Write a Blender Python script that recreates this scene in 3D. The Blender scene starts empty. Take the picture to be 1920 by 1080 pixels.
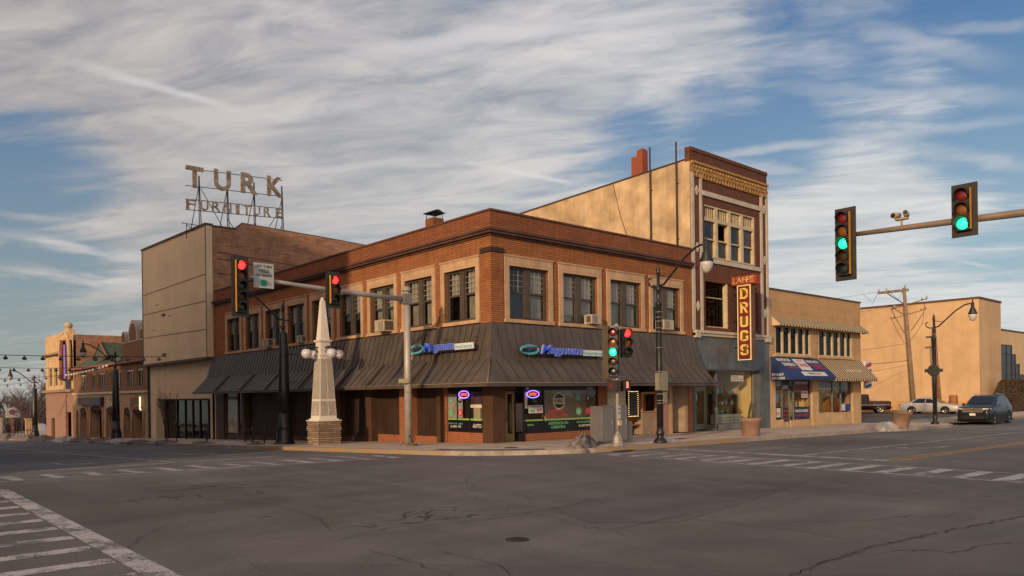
import bpy, bmesh, math, random
from mathutils import Vector, Matrix
rad = math.radians
random.seed(11)
SC = bpy.context.scene
COL = SC.collection

# ------------------------------------------------------------------ camera
ANG = math.atan2(1618.0, 1432.0); ROLL = 0.0132
Fv = Vector((math.cos(ANG), math.sin(ANG), 0)); Rv = Vector((math.sin(ANG), -math.cos(ANG), 0)); Uv = Vector((0, 0, 1))
cam_d = bpy.data.cameras.new('camera'); cam = bpy.data.objects.new('camera', cam_d); COL.objects.link(cam)
cam_d.sensor_width = 36.0; cam_d.lens = 1432.0 / 1920.0 * 36.0; cam_d.shift_y = 200.0 / 1920.0
cam_d.clip_start = 0.1; cam_d.clip_end = 3000
rgt = Rv * math.cos(ROLL) - Uv * math.sin(ROLL); upv = Rv * math.sin(ROLL) + Uv * math.cos(ROLL)
M4 = Matrix((rgt, upv, -Fv)).transposed().to_4x4(); M4.translation = Vector((-18.942, -22.525, 1.86))
cam.matrix_world = M4
SC.camera = cam

# ------------------------------------------------------------------ light and exposure
SUN_EL = rad(13.0); SUN_DIR = Vector((0.93, 0.37, 0)).normalized()      # direction the light travels (horizontal)
SC.view_settings.view_transform = 'Standard'; SC.view_settings.look = 'None'
SC.view_settings.exposure = 0.25; SC.view_settings.gamma = 1.0
sun_d = bpy.data.lights.new('sun', 'SUN'); sun = bpy.data.objects.new('sun', sun_d); COL.objects.link(sun)
sun_d.energy = 2.6; sun_d.angle = rad(1.5); sun_d.color = (1.0, 0.73, 0.47)
ldir = Vector((SUN_DIR.x * math.cos(SUN_EL), SUN_DIR.y * math.cos(SUN_EL), -math.sin(SUN_EL)))
sun.rotation_euler = ldir.to_track_quat('-Z', 'Y').to_euler()

class NT:
    """tiny node-tree helper"""
    def __init__(s, tree): s.t = tree; s.n = tree.nodes; s.l = tree.links
    def new(s, typ, **kw):
        n = s.n.new(typ)
        for k, v in kw.items():
            if k.startswith('i_'):
                key = k[2:]; key = int(key) if key.isdigit() else key.replace('_', ' ')
                n.inputs[key].default_value = v
            else: setattr(n, k, v)
        return n
    def link(s, a, b): s.l.new(a, b)
    def math(s, op, a, b=None, c=None, clamp=False):
        n = s.n.new('ShaderNodeMath'); n.operation = op; n.use_clamp = clamp
        for i, v in enumerate((a, b, c)):
            if v is None: continue
            if hasattr(v, 'links') or hasattr(v, 'is_linked'): s.l.new(v, n.inputs[i])
            else: n.inputs[i].default_value = v
        return n.outputs[0]
    def mix(s, fac, a, b, blend='MIX'):
        n = s.n.new('ShaderNodeMix'); n.data_type = 'RGBA'; n.blend_type = blend
        for idx, v in ((0, fac), (6, a), (7, b)):
            if hasattr(v, 'is_linked'): s.l.new(v, n.inputs[idx])
            elif idx == 0: n.inputs[0].default_value = v
            else: n.inputs[idx].default_value = (v[0], v[1], v[2], 1)
        return n.outputs[2]
    def ramp(s, fac, stops, interp='LINEAR'):
        n = s.n.new('ShaderNodeValToRGB'); n.color_ramp.interpolation = interp
        e = n.color_ramp.elements
        while len(e) < len(stops): e.new(0.5)
        for el, (p, c) in zip(e, stops):
            el.position = p; el.color = (c, c, c, 1) if not hasattr(c, '__len__') else (c[0], c[1], c[2], 1)
        s.l.new(fac, n.inputs[0]); return n.outputs[0]
    def noise(s, vec, scale, detail=4, rough=0.55, dist=0.0):
        n = s.n.new('ShaderNodeTexNoise'); n.inputs['Scale'].default_value = scale; n.inputs['Detail'].default_value = detail
        n.inputs['Roughness'].default_value = rough; n.inputs['Distortion'].default_value = dist
        s.l.new(vec, n.inputs['Vector']); return n.outputs['Fac']
    def mapping(s, vec, scale=(1, 1, 1), rot=(0, 0, 0), loc=(0, 0, 0)):
        n = s.n.new('ShaderNodeMapping'); n.inputs['Scale'].default_value = scale; n.inputs['Rotation'].default_value = rot
        n.inputs['Location'].default_value = loc; s.l.new(vec, n.inputs['Vector']); return n.outputs[0]

def px_dir(u, v):
    du, dv = u - 960.0, v - 740.0; cr, sr = math.cos(ROLL), math.sin(ROLL)
    return (Fv + Rv * ((du * cr - dv * sr) / 1432.0) + Uv * ((-du * sr - dv * cr) / 1432.0)).normalized()

# ------------------------------------------------------------------ sky: clear dusk sky under thin streaked cirrus
world = bpy.data.worlds.new('World'); SC.world = world; world.use_nodes = True
w = NT(world.node_tree); w.n.clear()
wout = w.new('ShaderNodeOutputWorld'); bg = w.new('ShaderNodeBackground'); w.link(bg.outputs[0], wout.inputs[0])
SKY_S = 0.10; bg.inputs[1].default_value = SKY_S
sky = w.new('ShaderNodeTexSky', sky_type='NISHITA', sun_disc=False)
sky.sun_elevation = SUN_EL; sky.sun_rotation = math.atan2(-SUN_DIR.x, -SUN_DIR.y)
sky.air_density = 1.6; sky.dust_density = 0.6; sky.ozone_density = 3.0
tc = w.new('ShaderNodeTexCoord'); DIR = tc.outputs['Generated']
sx = w.new('ShaderNodeSeparateXYZ'); w.link(DIR, sx.inputs[0])
zz = w.math('ADD', w.math('MAXIMUM', sx.outputs[2], 0.0), 0.08)
cb = w.new('ShaderNodeCombineXYZ'); w.link(w.math('DIVIDE', sx.outputs[0], zz), cb.inputs[0]); w.link(w.math('DIVIDE', sx.outputs[1], zz), cb.inputs[1])
PL = cb.outputs[0]                                                      # position on the cloud layer
def plane_pt(u, v):
    d = px_dir(u, v); z = max(d.z, 0) + 0.08; return Vector((d.x / z, d.y / z, 0))
# main drift direction of the cirrus on its layer
a0 = Fv - Rv * 2.6
th = math.atan2(a0.y, a0.x)
def streak(rot, sx_, sy_, scale, detail, rough, dist, loc=(0, 0, 0)):
    m = w.mapping(PL, scale=(1, 1, 1), rot=(0, 0, -rot)); m = w.mapping(m, scale=(sx_, sy_, 1), loc=loc)
    return w.noise(m, scale, detail, rough, dist)
n1 = streak(th, 0.30, 1.0, 1.0, 8, 0.52, 0.5)
n2 = streak(th + 0.22, 0.42, 1.35, 1.7, 9, 0.58, 0.7, (3.1, 7.7, 0))
n3 = streak(th + 0.1, 0.75, 1.7, 3.6, 9, 0.62, 0.6, (9.1, 2.2, 0))
cov = w.math('ADD', w.math('MULTIPLY', n1, 0.55), w.math('ADD', w.math('MULTIPLY', n2, 0.40), w.math('MULTIPLY', n3, 0.20)))
# broad thick and clear regions of the sky
def blob(u, v, ang, wgt):
    d = px_dir(u, v)
    dp = w.new('ShaderNodeVectorMath', operation='DOT_PRODUCT'); w.link(DIR, dp.inputs[0]); dp.inputs[1].default_value = d
    mr = w.new('ShaderNodeMapRange', interpolation_type='SMOOTHSTEP', i_1=math.cos(rad(ang)), i_2=1.0, i_3=0.0, i_4=wgt)
    w.link(dp.outputs['Value'], mr.inputs[0]); return mr.outputs[0]
for b in [(1830, 110, 9, -0.20), (1480, 190, 8, -0.16), (100, 368, 7, -0.24), (60, 570, 6, -0.08), (120, 470, 6, 0.08), (1880, 400, 7, -0.10), (1100, 190, 7, -0.08),
          (330, 110, 20, 0.20), (900, 60, 11, 0.10), (1140, 70, 7, 0.14), (1330, 110, 6, 0.10), (900, 330, 14, 0.10), (1700, 300, 7, 0.10), (1250, 240, 6, -0.08), (610, 240, 6, -0.07), (1680, 30, 8, 0.15), (1420, 60, 5, 0.08), (1600, 500, 12, 0.10), (300, 290, 8, 0.04)]:
    cov = w.math('ADD', cov, blob(*b))
cl = w.new('ShaderNodeMapRange', interpolation_type='SMOOTHSTEP', i_1=0.462, i_2=0.69); w.link(cov, cl.inputs[0])
cloud = w.math('MULTIPLY', cl.outputs[0], 0.93)
tmask = None
# condensation trails lying on the same layer
def trail(p, q, wid, amt):
    a, b = plane_pt(*p), plane_pt(*q); d = (b - a); L = d.length; d.normalize(); nrm = Vector((-d.y, d.x, 0))
    def dotc(v, off):
        n = w.new('ShaderNodeVectorMath', operation='DOT_PRODUCT'); w.link(PL, n.inputs[0]); n.inputs[1].default_value = v
        return w.math('SUBTRACT', n.outputs['Value'], off)
    dist = w.math('ABSOLUTE', w.math('ADD', dotc(nrm, a.dot(nrm)), w.math('MULTIPLY', w.math('SUBTRACT', w.noise(PL, 5.0, 3), 0.5), wid * 1.6)))
    m1 = w.new('ShaderNodeMapRange', interpolation_type='SMOOTHSTEP', i_1=wid, i_2=wid * 0.1); w.link(dist, m1.inputs[0])
    al = dotc(d, a.dot(d))
    e1 = w.new('ShaderNodeMapRange', i_1=0.0, i_2=L * 0.35); w.link(al, e1.inputs[0])
    e2 = w.new('ShaderNodeMapRange', i_1=L, i_2=L * 0.7); w.link(al, e2.inputs[0])
    brk = w.ramp(w.noise(PL, 3.0, 5), [(0.3, 0.5), (0.6, 1.0)])
    return w.math('MULTIPLY', w.math('MULTIPLY', w.math('MULTIPLY', m1.outputs[0], e1.outputs[0]), e2.outputs[0]), w.math('MULTIPLY', brk, amt))
for p, q, wd, am in [((60, 95), (470, 215), 0.040, 0.9), ((860, 300), (1125, 356), 0.040, 1.0), ((1640, 450), (1900, 512), 0.05, 0.65), ((560, 120), (1420, 5), 0.06, 0.85), ((1000, 75), (1500, 30), 0.04, 0.6),
                     ((1150, 320), (1990, 215), 0.07, 0.65), ((-60, 425), (330, 500), 0.16, 0.8), ((-60, 490), (330, 552), 0.22, 0.85), ((-60, 395), (260, 430), 0.09, 0.5), ((500, 330), (880, 290), 0.06, 0.45), ((380, 250), (800, 170), 0.07, 0.4), ((1250, 300), (1560, 330), 0.08, 0.5), ((1560, 250), (1990, 330), 0.10, 0.5), ((1180, 190), (1560, 150), 0.04, 0.4), ((1500, 20), (1900, 130), 0.07, 0.45), ((1700, 60), (2000, 40), 0.05, 0.4), ((1380, 160), (1960, 190), 0.09, 0.45)]:
    tr_ = trail(p, q, wd, am); cloud = w.math('MAXIMUM', cloud, tr_); tmask = tr_ if tmask is None else w.math('MAXIMUM', tmask, tr_)
cshade = w.ramp(w.math('ADD', w.math('MULTIPLY', n3, .5), w.math('MULTIPLY', n2, .5)), [(0.38, 0.0), (0.60, 1.0)])
side = w.new('ShaderNodeVectorMath', operation='DOT_PRODUCT'); w.link(DIR, side.inputs[0]); side.inputs[1].default_value = Rv
lr = w.new('ShaderNodeMapRange', i_1=-0.5, i_2=0.5); w.link(side.outputs['Value'], lr.inputs[0])
hz = w.new('ShaderNodeMapRange', i_1=0.0, i_2=0.45); w.link(sx.outputs[2], hz.inputs[0])
cc_l = w.mix(cshade, (1.7, 1.78, 2.1), (5.0, 4.45, 4.2)); cc_r = w.mix(cshade, (2.5, 3.0, 3.7), (7.0, 6.8, 6.7))
ccol = w.mix(lr.outputs[0], cc_l, cc_r)
ccol = w.mix(hz.outputs[0], w.mix(lr.outputs[0], (4.3, 4.1, 3.9), (6.0, 6.1, 6.0)), ccol)
ccol = w.mix(w.math('MULTIPLY', tmask, .75), ccol, (6.3, 6.0, 5.9))
blue = w.mix(hz.outputs[0], w.mix(lr.outputs[0], (2.6, 3.1, 3.1), (3.6, 4.8, 5.4)), (0.27, 1.15, 3.05))
clear = w.mix(0.18, blue, sky.outputs[0])
skyc = w.mix(cloud, clear, ccol)
# bright warm western sky round the low sun (behind the camera)
sd = w.new('ShaderNodeVectorMath', operation='DOT_PRODUCT'); w.link(DIR, sd.inputs[0]); sd.inputs[1].default_value = -ldir
gl1 = w.new('ShaderNodeMapRange', interpolation_type='SMOOTHSTEP', i_1=0.25, i_2=1.0); w.link(sd.outputs['Value'], gl1.inputs[0])
skyc = w.mix(gl1.outputs[0], skyc, w.mix(1.0, skyc, (9.0, 5.2, 2.6), 'ADD'))
w.link(skyc, bg.inputs[0])

# ------------------------------------------------------------------ mesh helpers
class MB:
    """collects shapes; frame maps local (s, o, z) to world"""
    def __init__(s, frame=None): s.bm = bmesh.new(); s.f = frame or (lambda a, b, c: (a, b, c))
    def v(s, p): return s.bm.verts.new(s.f(*p))
    def face(s, pts, mi=0):
        f = s.bm.faces.new([s.v(p) for p in pts]); f.material_index = mi; return f
    def box(s, a0, a1, b0, b1, c0, c1, mi=0):
        P = [(a, b, c) for a in (a0, a1) for b in (b0, b1) for c in (c0, c1)]
        V = [s.v(p) for p in P]
        for q in ((0, 1, 3, 2), (4, 6, 7, 5), (0, 4, 5, 1), (2, 3, 7, 6), (0, 2, 6, 4), (1, 5, 7, 3)):
            f = s.bm.faces.new([V[i] for i in q]); f.material_index = mi
        return s
    def prism(s, poly, c0, c1, axis=2, mi=0):
        """poly of 2-d points swept along axis (0: a, 1: b, 2: c)"""
        def mk(p, c):
            return (p[0], p[1], c) if axis == 2 else ((p[0], c, p[1]) if axis == 1 else (c, p[0], p[1]))
        A = [s.v(mk(p, c0)) for p in poly]; B = [s.v(mk(p, c1)) for p in poly]; n = len(poly)
        fs = [s.bm.faces.new(A), s.bm.faces.new(B[::-1])]
        for i in range(n): fs.append(s.bm.faces.new([A[i], B[i], B[(i + 1) % n], A[(i + 1) % n]]))
        for f in fs: f.material_index = mi
        return s
    def tube(s, pts, r, n=8, cap=True, mi=0, smooth=True):
        """r: number or list; pts list of 3-d points (local)"""
        W = [Vector(s.f(*p)) for p in pts]; rr = r if hasattr(r, '__len__') else [r] * len(W)
        rings = []; up = None
        for i, p in enumerate(W):
            t = (W[min(i + 1, len(W) - 1)] - W[max(i - 1, 0)]).normalized()
            if up is None: up = Vector((0, 0, 1)) if abs(t.z) < 0.9 else Vector((1, 0, 0))
            x = t.cross(up).normalized(); y = x.cross(t).normalized(); up = y
            rings.append([s.bm.verts.new(p + (x * math.cos(2 * math.pi * k / n) + y * math.sin(2 * math.pi * k / n)) * rr[i]) for k in range(n)])
        for a, b in zip(rings, rings[1:]):
            for k in range(n):
                f = s.bm.faces.new([a[k], a[(k + 1) % n], b[(k + 1) % n], b[k]]); f.smooth = smooth; f.material_index = mi
        if cap:
            for rg in (rings[0][::-1], rings[-1]):
                f = s.bm.faces.new(rg); f.material_index = mi
        return s
    def lathe(s, prof, c=(0, 0, 0), n=20, mi=0, smooth=True, flute=0):
        """prof list of (radius, z)"""
        rings = []
        for r, z in prof:
            rings.append([s.v((c[0] + r * (1 - flute * (k % 2)) * math.cos(2 * math.pi * k / n), c[1] + r * (1 - flute * (k % 2)) * math.sin(2 * math.pi * k / n), c[2] + z)) for k in range(n)])
        for a, b in zip(rings, rings[1:]):
            for k in range(n):
                f = s.bm.faces.new([a[k], a[(k + 1) % n], b[(k + 1) % n], b[k]]); f.smooth = smooth; f.material_index = mi
        s.bm.faces.new(rings[0][::-1]); s.bm.faces.new(rings[-1]); return s
    def ball(s, c, r, sub=2, sc=(1, 1, 1), mi=0):
        m = Matrix.Translation(Vector(s.f(*c))) @ Matrix.Diagonal((sc[0], sc[1], sc[2], 1))
        g = bmesh.ops.create_icosphere(s.bm, subdivisions=sub, radius=r, matrix=m)
        for v in g['verts']:
            for f in v.link_faces: f.smooth = True; f.material_index = mi
        return s
    def disc(s, c, r, nrm_axis=1, n=20, sc=(1, 1), mi=0, inner=0):
        pts = []
        def mk(k, q):
            a = 2 * math.pi * k / n; x, y = math.cos(a) * q * sc[0], math.sin(a) * q * sc[1]
            return (c[0] + x, c[1], c[2] + y) if nrm_axis == 1 else ((c[0], c[1] + x, c[2] + y) if nrm_axis == 0 else (c[0] + x, c[1] + y, c[2]))
        if inner:
            for k in range(n): s.face([mk(k, r), mk(k + 1, r), mk(k + 1, inner), mk(k, inner)], mi)
        else: s.face([mk(k, r) for k in range(n)], mi)
        return s
    def text(s, body, cen, right, up, wid, hgt, depth=0.0, shear=0.0, bold=0.0, mi=0):
        """letters fitted into wid x hgt round cen (world vectors)"""
        cu = bpy.data.curves.new('txt', 'FONT'); cu.body = body; cu.size = 1; cu.shear = shear; cu.offset = bold; cu.resolution_u = 3
        cu.extrude = 0.0; ob = bpy.data.objects.new('txt', cu)
        me = bpy.data.meshes.new_from_object(ob)
        if not me.vertices: bpy.data.objects.remove(ob); return s
        xs = [v.co.x for v in me.vertices]; ys = [v.co.y for v in me.vertices]
        x0, x1, y0, y1 = min(xs), max(xs), min(ys), max(ys)
        right = Vector(right).normalized(); up = Vector(up).normalized(); nr = right.cross(up)
        kx, ky = wid / max(x1 - x0, 1e-6), hgt / max(y1 - y0, 1e-6); cen = Vector(cen)
        vs = [s.bm.verts.new(cen + right * ((v.co.x - (x0 + x1) / 2) * kx) + up * ((v.co.y - (y0 + y1) / 2) * ky)) for v in me.vertices]
        fs = []
        for p in me.polygons:
            try: f = s.bm.faces.new([vs[i] for i in p.vertices]); f.material_index = mi; fs.append(f)
            except ValueError: pass
        if depth:
            g = bmesh.ops.extrude_face_region(s.bm, geom=fs)
            nv = [e for e in g['geom'] if isinstance(e, bmesh.types.BMVert)]
            bmesh.ops.translate(s.bm, verts=nv, vec=nr * depth)
            for f in {f for v in nv for f in v.link_faces}: f.material_index = mi
        bpy.data.objects.remove(ob); bpy.data.curves.remove(cu); bpy.data.meshes.remove(me)
        return s
    def wall(s, s0, s1, z0, z1, holes, front=0.0, depth=0.25, zb=None):
        """front skin with rectangular holes and their reveals; holes (a0, a1, c0, c1)"""
        xs = sorted({s0, s1, *[h[0] for h in holes], *[h[1] for h in holes]})
        zs = sorted({z0, z1, *[h[2] for h in holes], *[h[3] for h in holes]})
        for a, b in zip(xs, xs[1:]):
            for c, d in zip(zs, zs[1:]):
                m = ((a + b) / 2, (c + d) / 2)
                if not any(h[0] < m[0] < h[1] and h[2] < m[1] < h[3] for h in holes):
                    s.face([(a, front, c), (b, front, c), (b, front, d), (a, front, d)])
        for h in holes:
            a, b, c, d = h; k = front - depth
            s.face([(a, front, c), (a, k, c), (a, k, d), (a, front, d)]); s.face([(b, front, c), (b, k, c), (b, k, d), (b, front, d)])
            s.face([(a, front, c), (b, front, c), (b, k, c), (a, k, c)]); s.face([(a, front, d), (b, front, d), (b, k, d), (a, k, d)])
        return s
LF = lambda s_, o, z: (-o, s_, z)            # facade frame of the left (x = 0) street front
RF = lambda s_, o, z: (s_, -o, z)            # facade frame of the right (y = 0) street front
def at_frame(base, x, y, zrot=0.0, z=0.0):
    c, s_ = math.cos(zrot), math.sin(zrot)
    return lambda a, b, d: base(x + a * c - b * s_, y + a * s_ + b * c, z + d) if base else (x + a * c - b * s_, y + a * s_ + b * c, z + d)

def setp(o, label=None, cat=None, group=None, kind=None):
    if label: o['label'] = label
    if cat: o['category'] = cat
    if group: o['group'] = group
    if kind: o['kind'] = kind
    return o
def origin(o):
    return o.get('_org', (0, 0, 0)) if False else ORG.get(o.name, Vector((0, 0, 0)))
ORG = {}
def thing(name, label, cat, loc=(0, 0, 0), group=None):
    o = bpy.data.objects.new(name, None); o.empty_display_size = 0.3; COL.objects.link(o); o.location = loc
    ORG[o.name] = Vector(loc); return setp(o, label, cat, group)
def part(name, mb, mat, parent=None, label=None, bevel=0.0):
    me = bpy.data.meshes.new(name); bm = mb.bm
    bmesh.ops.recalc_face_normals(bm, faces=bm.faces[:])
    org = ORG.get(parent.name, Vector((0, 0, 0))) if parent else Vector((0, 0, 0))
    if org.length: bmesh.ops.translate(bm, verts=bm.verts[:], vec=-org)
    bm.to_mesh(me); bm.free()
    for m in (mat if isinstance(mat, (list, tuple)) else [mat]): me.materials.append(m)
    o = bpy.data.objects.new(name, me); COL.objects.link(o)
    if parent: o.parent = parent
    ORG[o.name] = org
    if label: o['label'] = label
    if bevel:
        b = o.modifiers.new('bevel', 'BEVEL'); b.width = bevel; b.segments = 2; b.limit_method = 'ANGLE'; b.angle_limit = rad(40)
    return o
def split_parts(name, mb, mat, parent, label=None, bevel=0.0):
    """every loose piece of mb becomes a part of its own"""
    bm = mb.bm; bm.verts.ensure_lookup_table(); seen = set(); out = []
    for v in bm.verts:
        if v in seen: continue
        st = [v]; seen.add(v); comp = []
        while st:
            a = st.pop(); comp.append(a)
            for e in a.link_edges:
                b = e.other_vert(a)
                if b not in seen: seen.add(b); st.append(b)
        m = MB(); mp = {a: m.bm.verts.new(a.co) for a in comp}; cs = set(comp)
        for f in {f for a in comp for f in a.link_faces}:
            nf = m.bm.faces.new([mp[x] for x in f.verts]); nf.smooth = f.smooth; nf.material_index = f.material_index
        out.append(part(name, m, mat, parent, label, bevel))
    bm.free(); return out
def solo(name, mb, mat, label, cat, loc=(0, 0, 0), group=None, kind=None, bevel=0.0):
    """a thing that is one mesh, its origin at loc"""
    bmesh.ops.translate(mb.bm, verts=mb.bm.verts[:], vec=-Vector(loc))
    o = part(name, mb, mat, None, bevel=bevel); o.location = loc; ORG[o.name] = Vector(loc)
    return setp(o, label, cat, group, kind)
def copy_tree(o, parent=None):
    c = o.copy(); COL.objects.link(c); ORG[c.name] = ORG.get(o.name, Vector())
    if parent: c.parent = parent
    for ch in [k for k in COL.objects if k.parent == o]: copy_tree(ch, c)
    return c

# ------------------------------------------------------------------ materials
MC = {}
def sh(c): return tuple(x / 12.92 if x <= 0.04045 else ((x + 0.055) / 1.055) ** 2.4 for x in (v / 255.0 for v in c))
def base_mat(name):
    m = bpy.data.materials.new(name); m.use_nodes = True; t = NT(m.node_tree)
    b = t.n['Principled BSDF']; return m, t, b
def mat(name, col=(0.5, 0.5, 0.5), rough=0.75, var=0.18, scale=2.0, metal=0.0, bump=0.0, col2=None, streak=0.0, fine=0.0, spec=0.35, ss=5.0):
    """weathered surface: two scales of mottling, optional vertical run-off streaks"""
    if name in MC: return MC[name]
    m, t, b = base_mat(name)
    vec = t.new('ShaderNodeTexCoord').outputs['Object']
    n = t.noise(vec, scale, 6, 0.6); n2 = t.noise(vec, scale * 0.17, 4, 0.6)
    lo = tuple(c * (1 - var) for c in col); hi = col2 or tuple(min(1, c * (1 + var)) for c in col)
    c = t.mix(t.ramp(n, [(0.3, 0.0), (0.7, 1.0)]), lo, hi)
    c = t.mix(t.math('MULTIPLY', t.ramp(n2, [(0.35, 0.0), (0.65, 1.0)]), min(1, var * 1.6)), c, t.mix(1.0, c, (0.72, 0.70, 0.68), 'MULTIPLY'))
    if streak:
        sm = t.mapping(vec, scale=(ss, ss, ss * .05)); sn = t.math('ADD', t.math('MULTIPLY', t.noise(sm, 1.0, 7, 0.7, 0.6), .65), t.math('MULTIPLY', t.noise(vec, .9, 5, .65), .38))
        c = t.mix(t.math('MULTIPLY', t.ramp(sn, [(0.45, 0.0), (0.72, 1.0)]), streak), c, t.mix(1.0, c, (0.45, 0.40, 0.36), 'MULTIPLY'))
    if fine:
        fn = t.noise(vec, 45.0, 2, 0.5); c = t.mix(t.math('MULTIPLY', t.ramp(fn, [(0.4, 0.0), (0.65, 1.0)]), fine), c, t.mix(1.0, c, (0.6, 0.6, 0.6), 'MULTIPLY'))
    t.link(c, b.inputs['Base Color']); b.inputs['Metallic'].default_value = metal; b.inputs['Specular IOR Level'].default_value = spec
    rr = t.new('ShaderNodeMapRange', i_3=max(0.02, rough - 0.08), i_4=min(1, rough + 0.08)); t.link(n, rr.inputs[0]); t.link(rr.outputs[0], b.inputs['Roughness'])
    if bump:
        bp = t.new('ShaderNodeBump', i_Strength=bump, i_Distance=0.02); t.link(t.noise(vec, scale * 6, 5, 0.6), bp.inputs['Height']); t.link(bp.outputs[0], b.inputs['Normal'])
    MC[name] = m; return m
def brick(name, c1, c2, mortar, bw=0.21, bh=0.075, mo=0.010, var=0.3, stain=0.4, bump=0.35):
    if name in MC: return MC[name]
    m, t, b = base_mat(name); vec = t.new('ShaderNodeTexCoord').outputs['Object']
    s_ = t.new('ShaderNodeSeparateXYZ'); t.link(vec, s_.inputs[0]); cbn = t.new('ShaderNodeCombineXYZ')
    t.link(t.math('ADD', s_.outputs[0], s_.outputs[1]), cbn.inputs[0]); t.link(s_.outputs[2], cbn.inputs[1])
    br = t.new('ShaderNodeTexBrick', i_Scale=1.0, i_Mortar_Size=mo, i_Brick_Width=bw, i_Row_Height=bh, i_Mortar_Smooth=0.2, i_Bias=0.0)
    br.inputs['Color1'].default_value = (*c1, 1); br.inputs['Color2'].default_value = (*c2, 1); br.inputs['Mortar'].default_value = (*mortar, 1)
    t.link(cbn.outputs[0], br.inputs['Vector'])
    n = t.noise(vec, 1.3, 6, 0.65); n2 = t.noise(vec, 0.35, 4, 0.6)
    c = t.mix(t.math('MULTIPLY', t.ramp(n, [(0.35, 0.0), (0.7, 1.0)]), var), br.outputs['Color'], t.mix(1.0, br.outputs['Color'], (0.55, 0.5, 0.5), 'MULTIPLY'))
    sn = t.noise(t.mapping(vec, scale=(3.5, 3.5, 0.4)), 1.0, 5, 0.6)
    c = t.mix(t.math('MULTIPLY', t.ramp(sn, [(0.5, 0.0), (0.8, 1.0)]), stain), c, t.mix(1.0, c, (0.45, 0.42, 0.40), 'MULTIPLY'))
    c = t.mix(t.math('MULTIPLY', t.ramp(n2, [(0.45, 0.0), (0.7, 1.0)]), 0.35), c, t.mix(1.0, c, (1.25, 1.15, 1.05), 'MULTIPLY'))
    t.link(c, b.inputs['Base Color']); b.inputs['Roughness'].default_value = 0.85; b.inputs['Specular IOR Level'].default_value = 0.25
    bp = t.new('ShaderNodeBump', i_Strength=bump, i_Distance=0.01, invert=True); t.link(br.outputs['Fac'], bp.inputs['Height']); t.link(bp.outputs[0], b.inputs['Normal'])
    MC[name] = m; return m
def glass(name, tint=(0.5, 0.52, 0.5), refl=0.10, rough=0.03, wav=0.02):
    if name in MC: return MC[name]
    m = bpy.data.materials.new(name); m.use_nodes = True; t = NT(m.node_tree); t.n.clear()
    o = t.new('ShaderNodeOutputMaterial'); tr = t.new('ShaderNodeBsdfTransparent'); tr.inputs[0].default_value = (*tint, 1)
    gl = t.new('ShaderNodeBsdfGlossy', i_Roughness=rough); gl.inputs[0].default_value = (0.9, 0.9, 0.9, 1)
    ge = t.new('ShaderNodeNewGeometry'); dp = t.new('ShaderNodeVectorMath', operation='DOT_PRODUCT'); t.link(ge.outputs['Incoming'], dp.inputs[0]); t.link(ge.outputs['Normal'], dp.inputs[1])
    fr = t.math('ADD', 0.04, t.math('MULTIPLY', t.math('POWER', t.math('SUBTRACT', 1.0, t.math('ABSOLUTE', dp.outputs['Value'])), 5.0), 0.96)); mx = t.new('ShaderNodeMixShader')
    vec = t.new('ShaderNodeTexCoord').outputs['Object']
    bp = t.new('ShaderNodeBump', i_Strength=wav, i_Distance=0.5); t.link(t.noise(vec, 0.9, 2), bp.inputs['Height'])
    t.link(bp.outputs[0], gl.inputs['Normal'])
    t.link(t.math('ADD', fr, refl - 0.04, clamp=True), mx.inputs[0]); t.link(tr.outputs[0], mx.inputs[1]); t.link(gl.outputs[0], mx.inputs[2]); t.link(mx.outputs[0], o.inputs[0])
    MC[name] = m; return m
def emit(name, col, strength, base=None, rough=0.4):
    if name in MC: return MC[name]
    m, t, b = base_mat(name); b.inputs['Base Color'].default_value = (*(base or col), 1); b.inputs['Emission Color'].default_value = (*col, 1)
    b.inputs['Emission Strength'].default_value = strength; b.inputs['Roughness'].default_value = rough; MC[name] = m; return m
def stripes(name, c1, c2, width, axis=0, soft=0.04, rough=0.8):
    """painted or woven stripes across an axis of the object"""
    if name in MC: return MC[name]
    m, t, b = base_mat(name); vec = t.new('ShaderNodeTexCoord').outputs['Object']
    s_ = t.new('ShaderNodeSeparateXYZ'); t.link(vec, s_.inputs[0])
    f = t.math('PINGPONG', t.math('DIVIDE', s_.outputs[axis], width), 1.0)
    r = t.new('ShaderNodeMapRange', i_1=0.5 - soft, i_2=0.5 + soft); t.link(f, r.inputs[0])
    n = t.noise(vec, 3.0, 5); c = t.mix(r.outputs[0], c1, c2)
    c = t.mix(t.math('MULTIPLY', n, 0.5), c, t.mix(1.0, c, (0.6, 0.57, 0.52), 'MULTIPLY'))
    t.link(c, b.inputs['Base Color']); b.inputs['Roughness'].default_value = rough; MC[name] = m; return m
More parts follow.
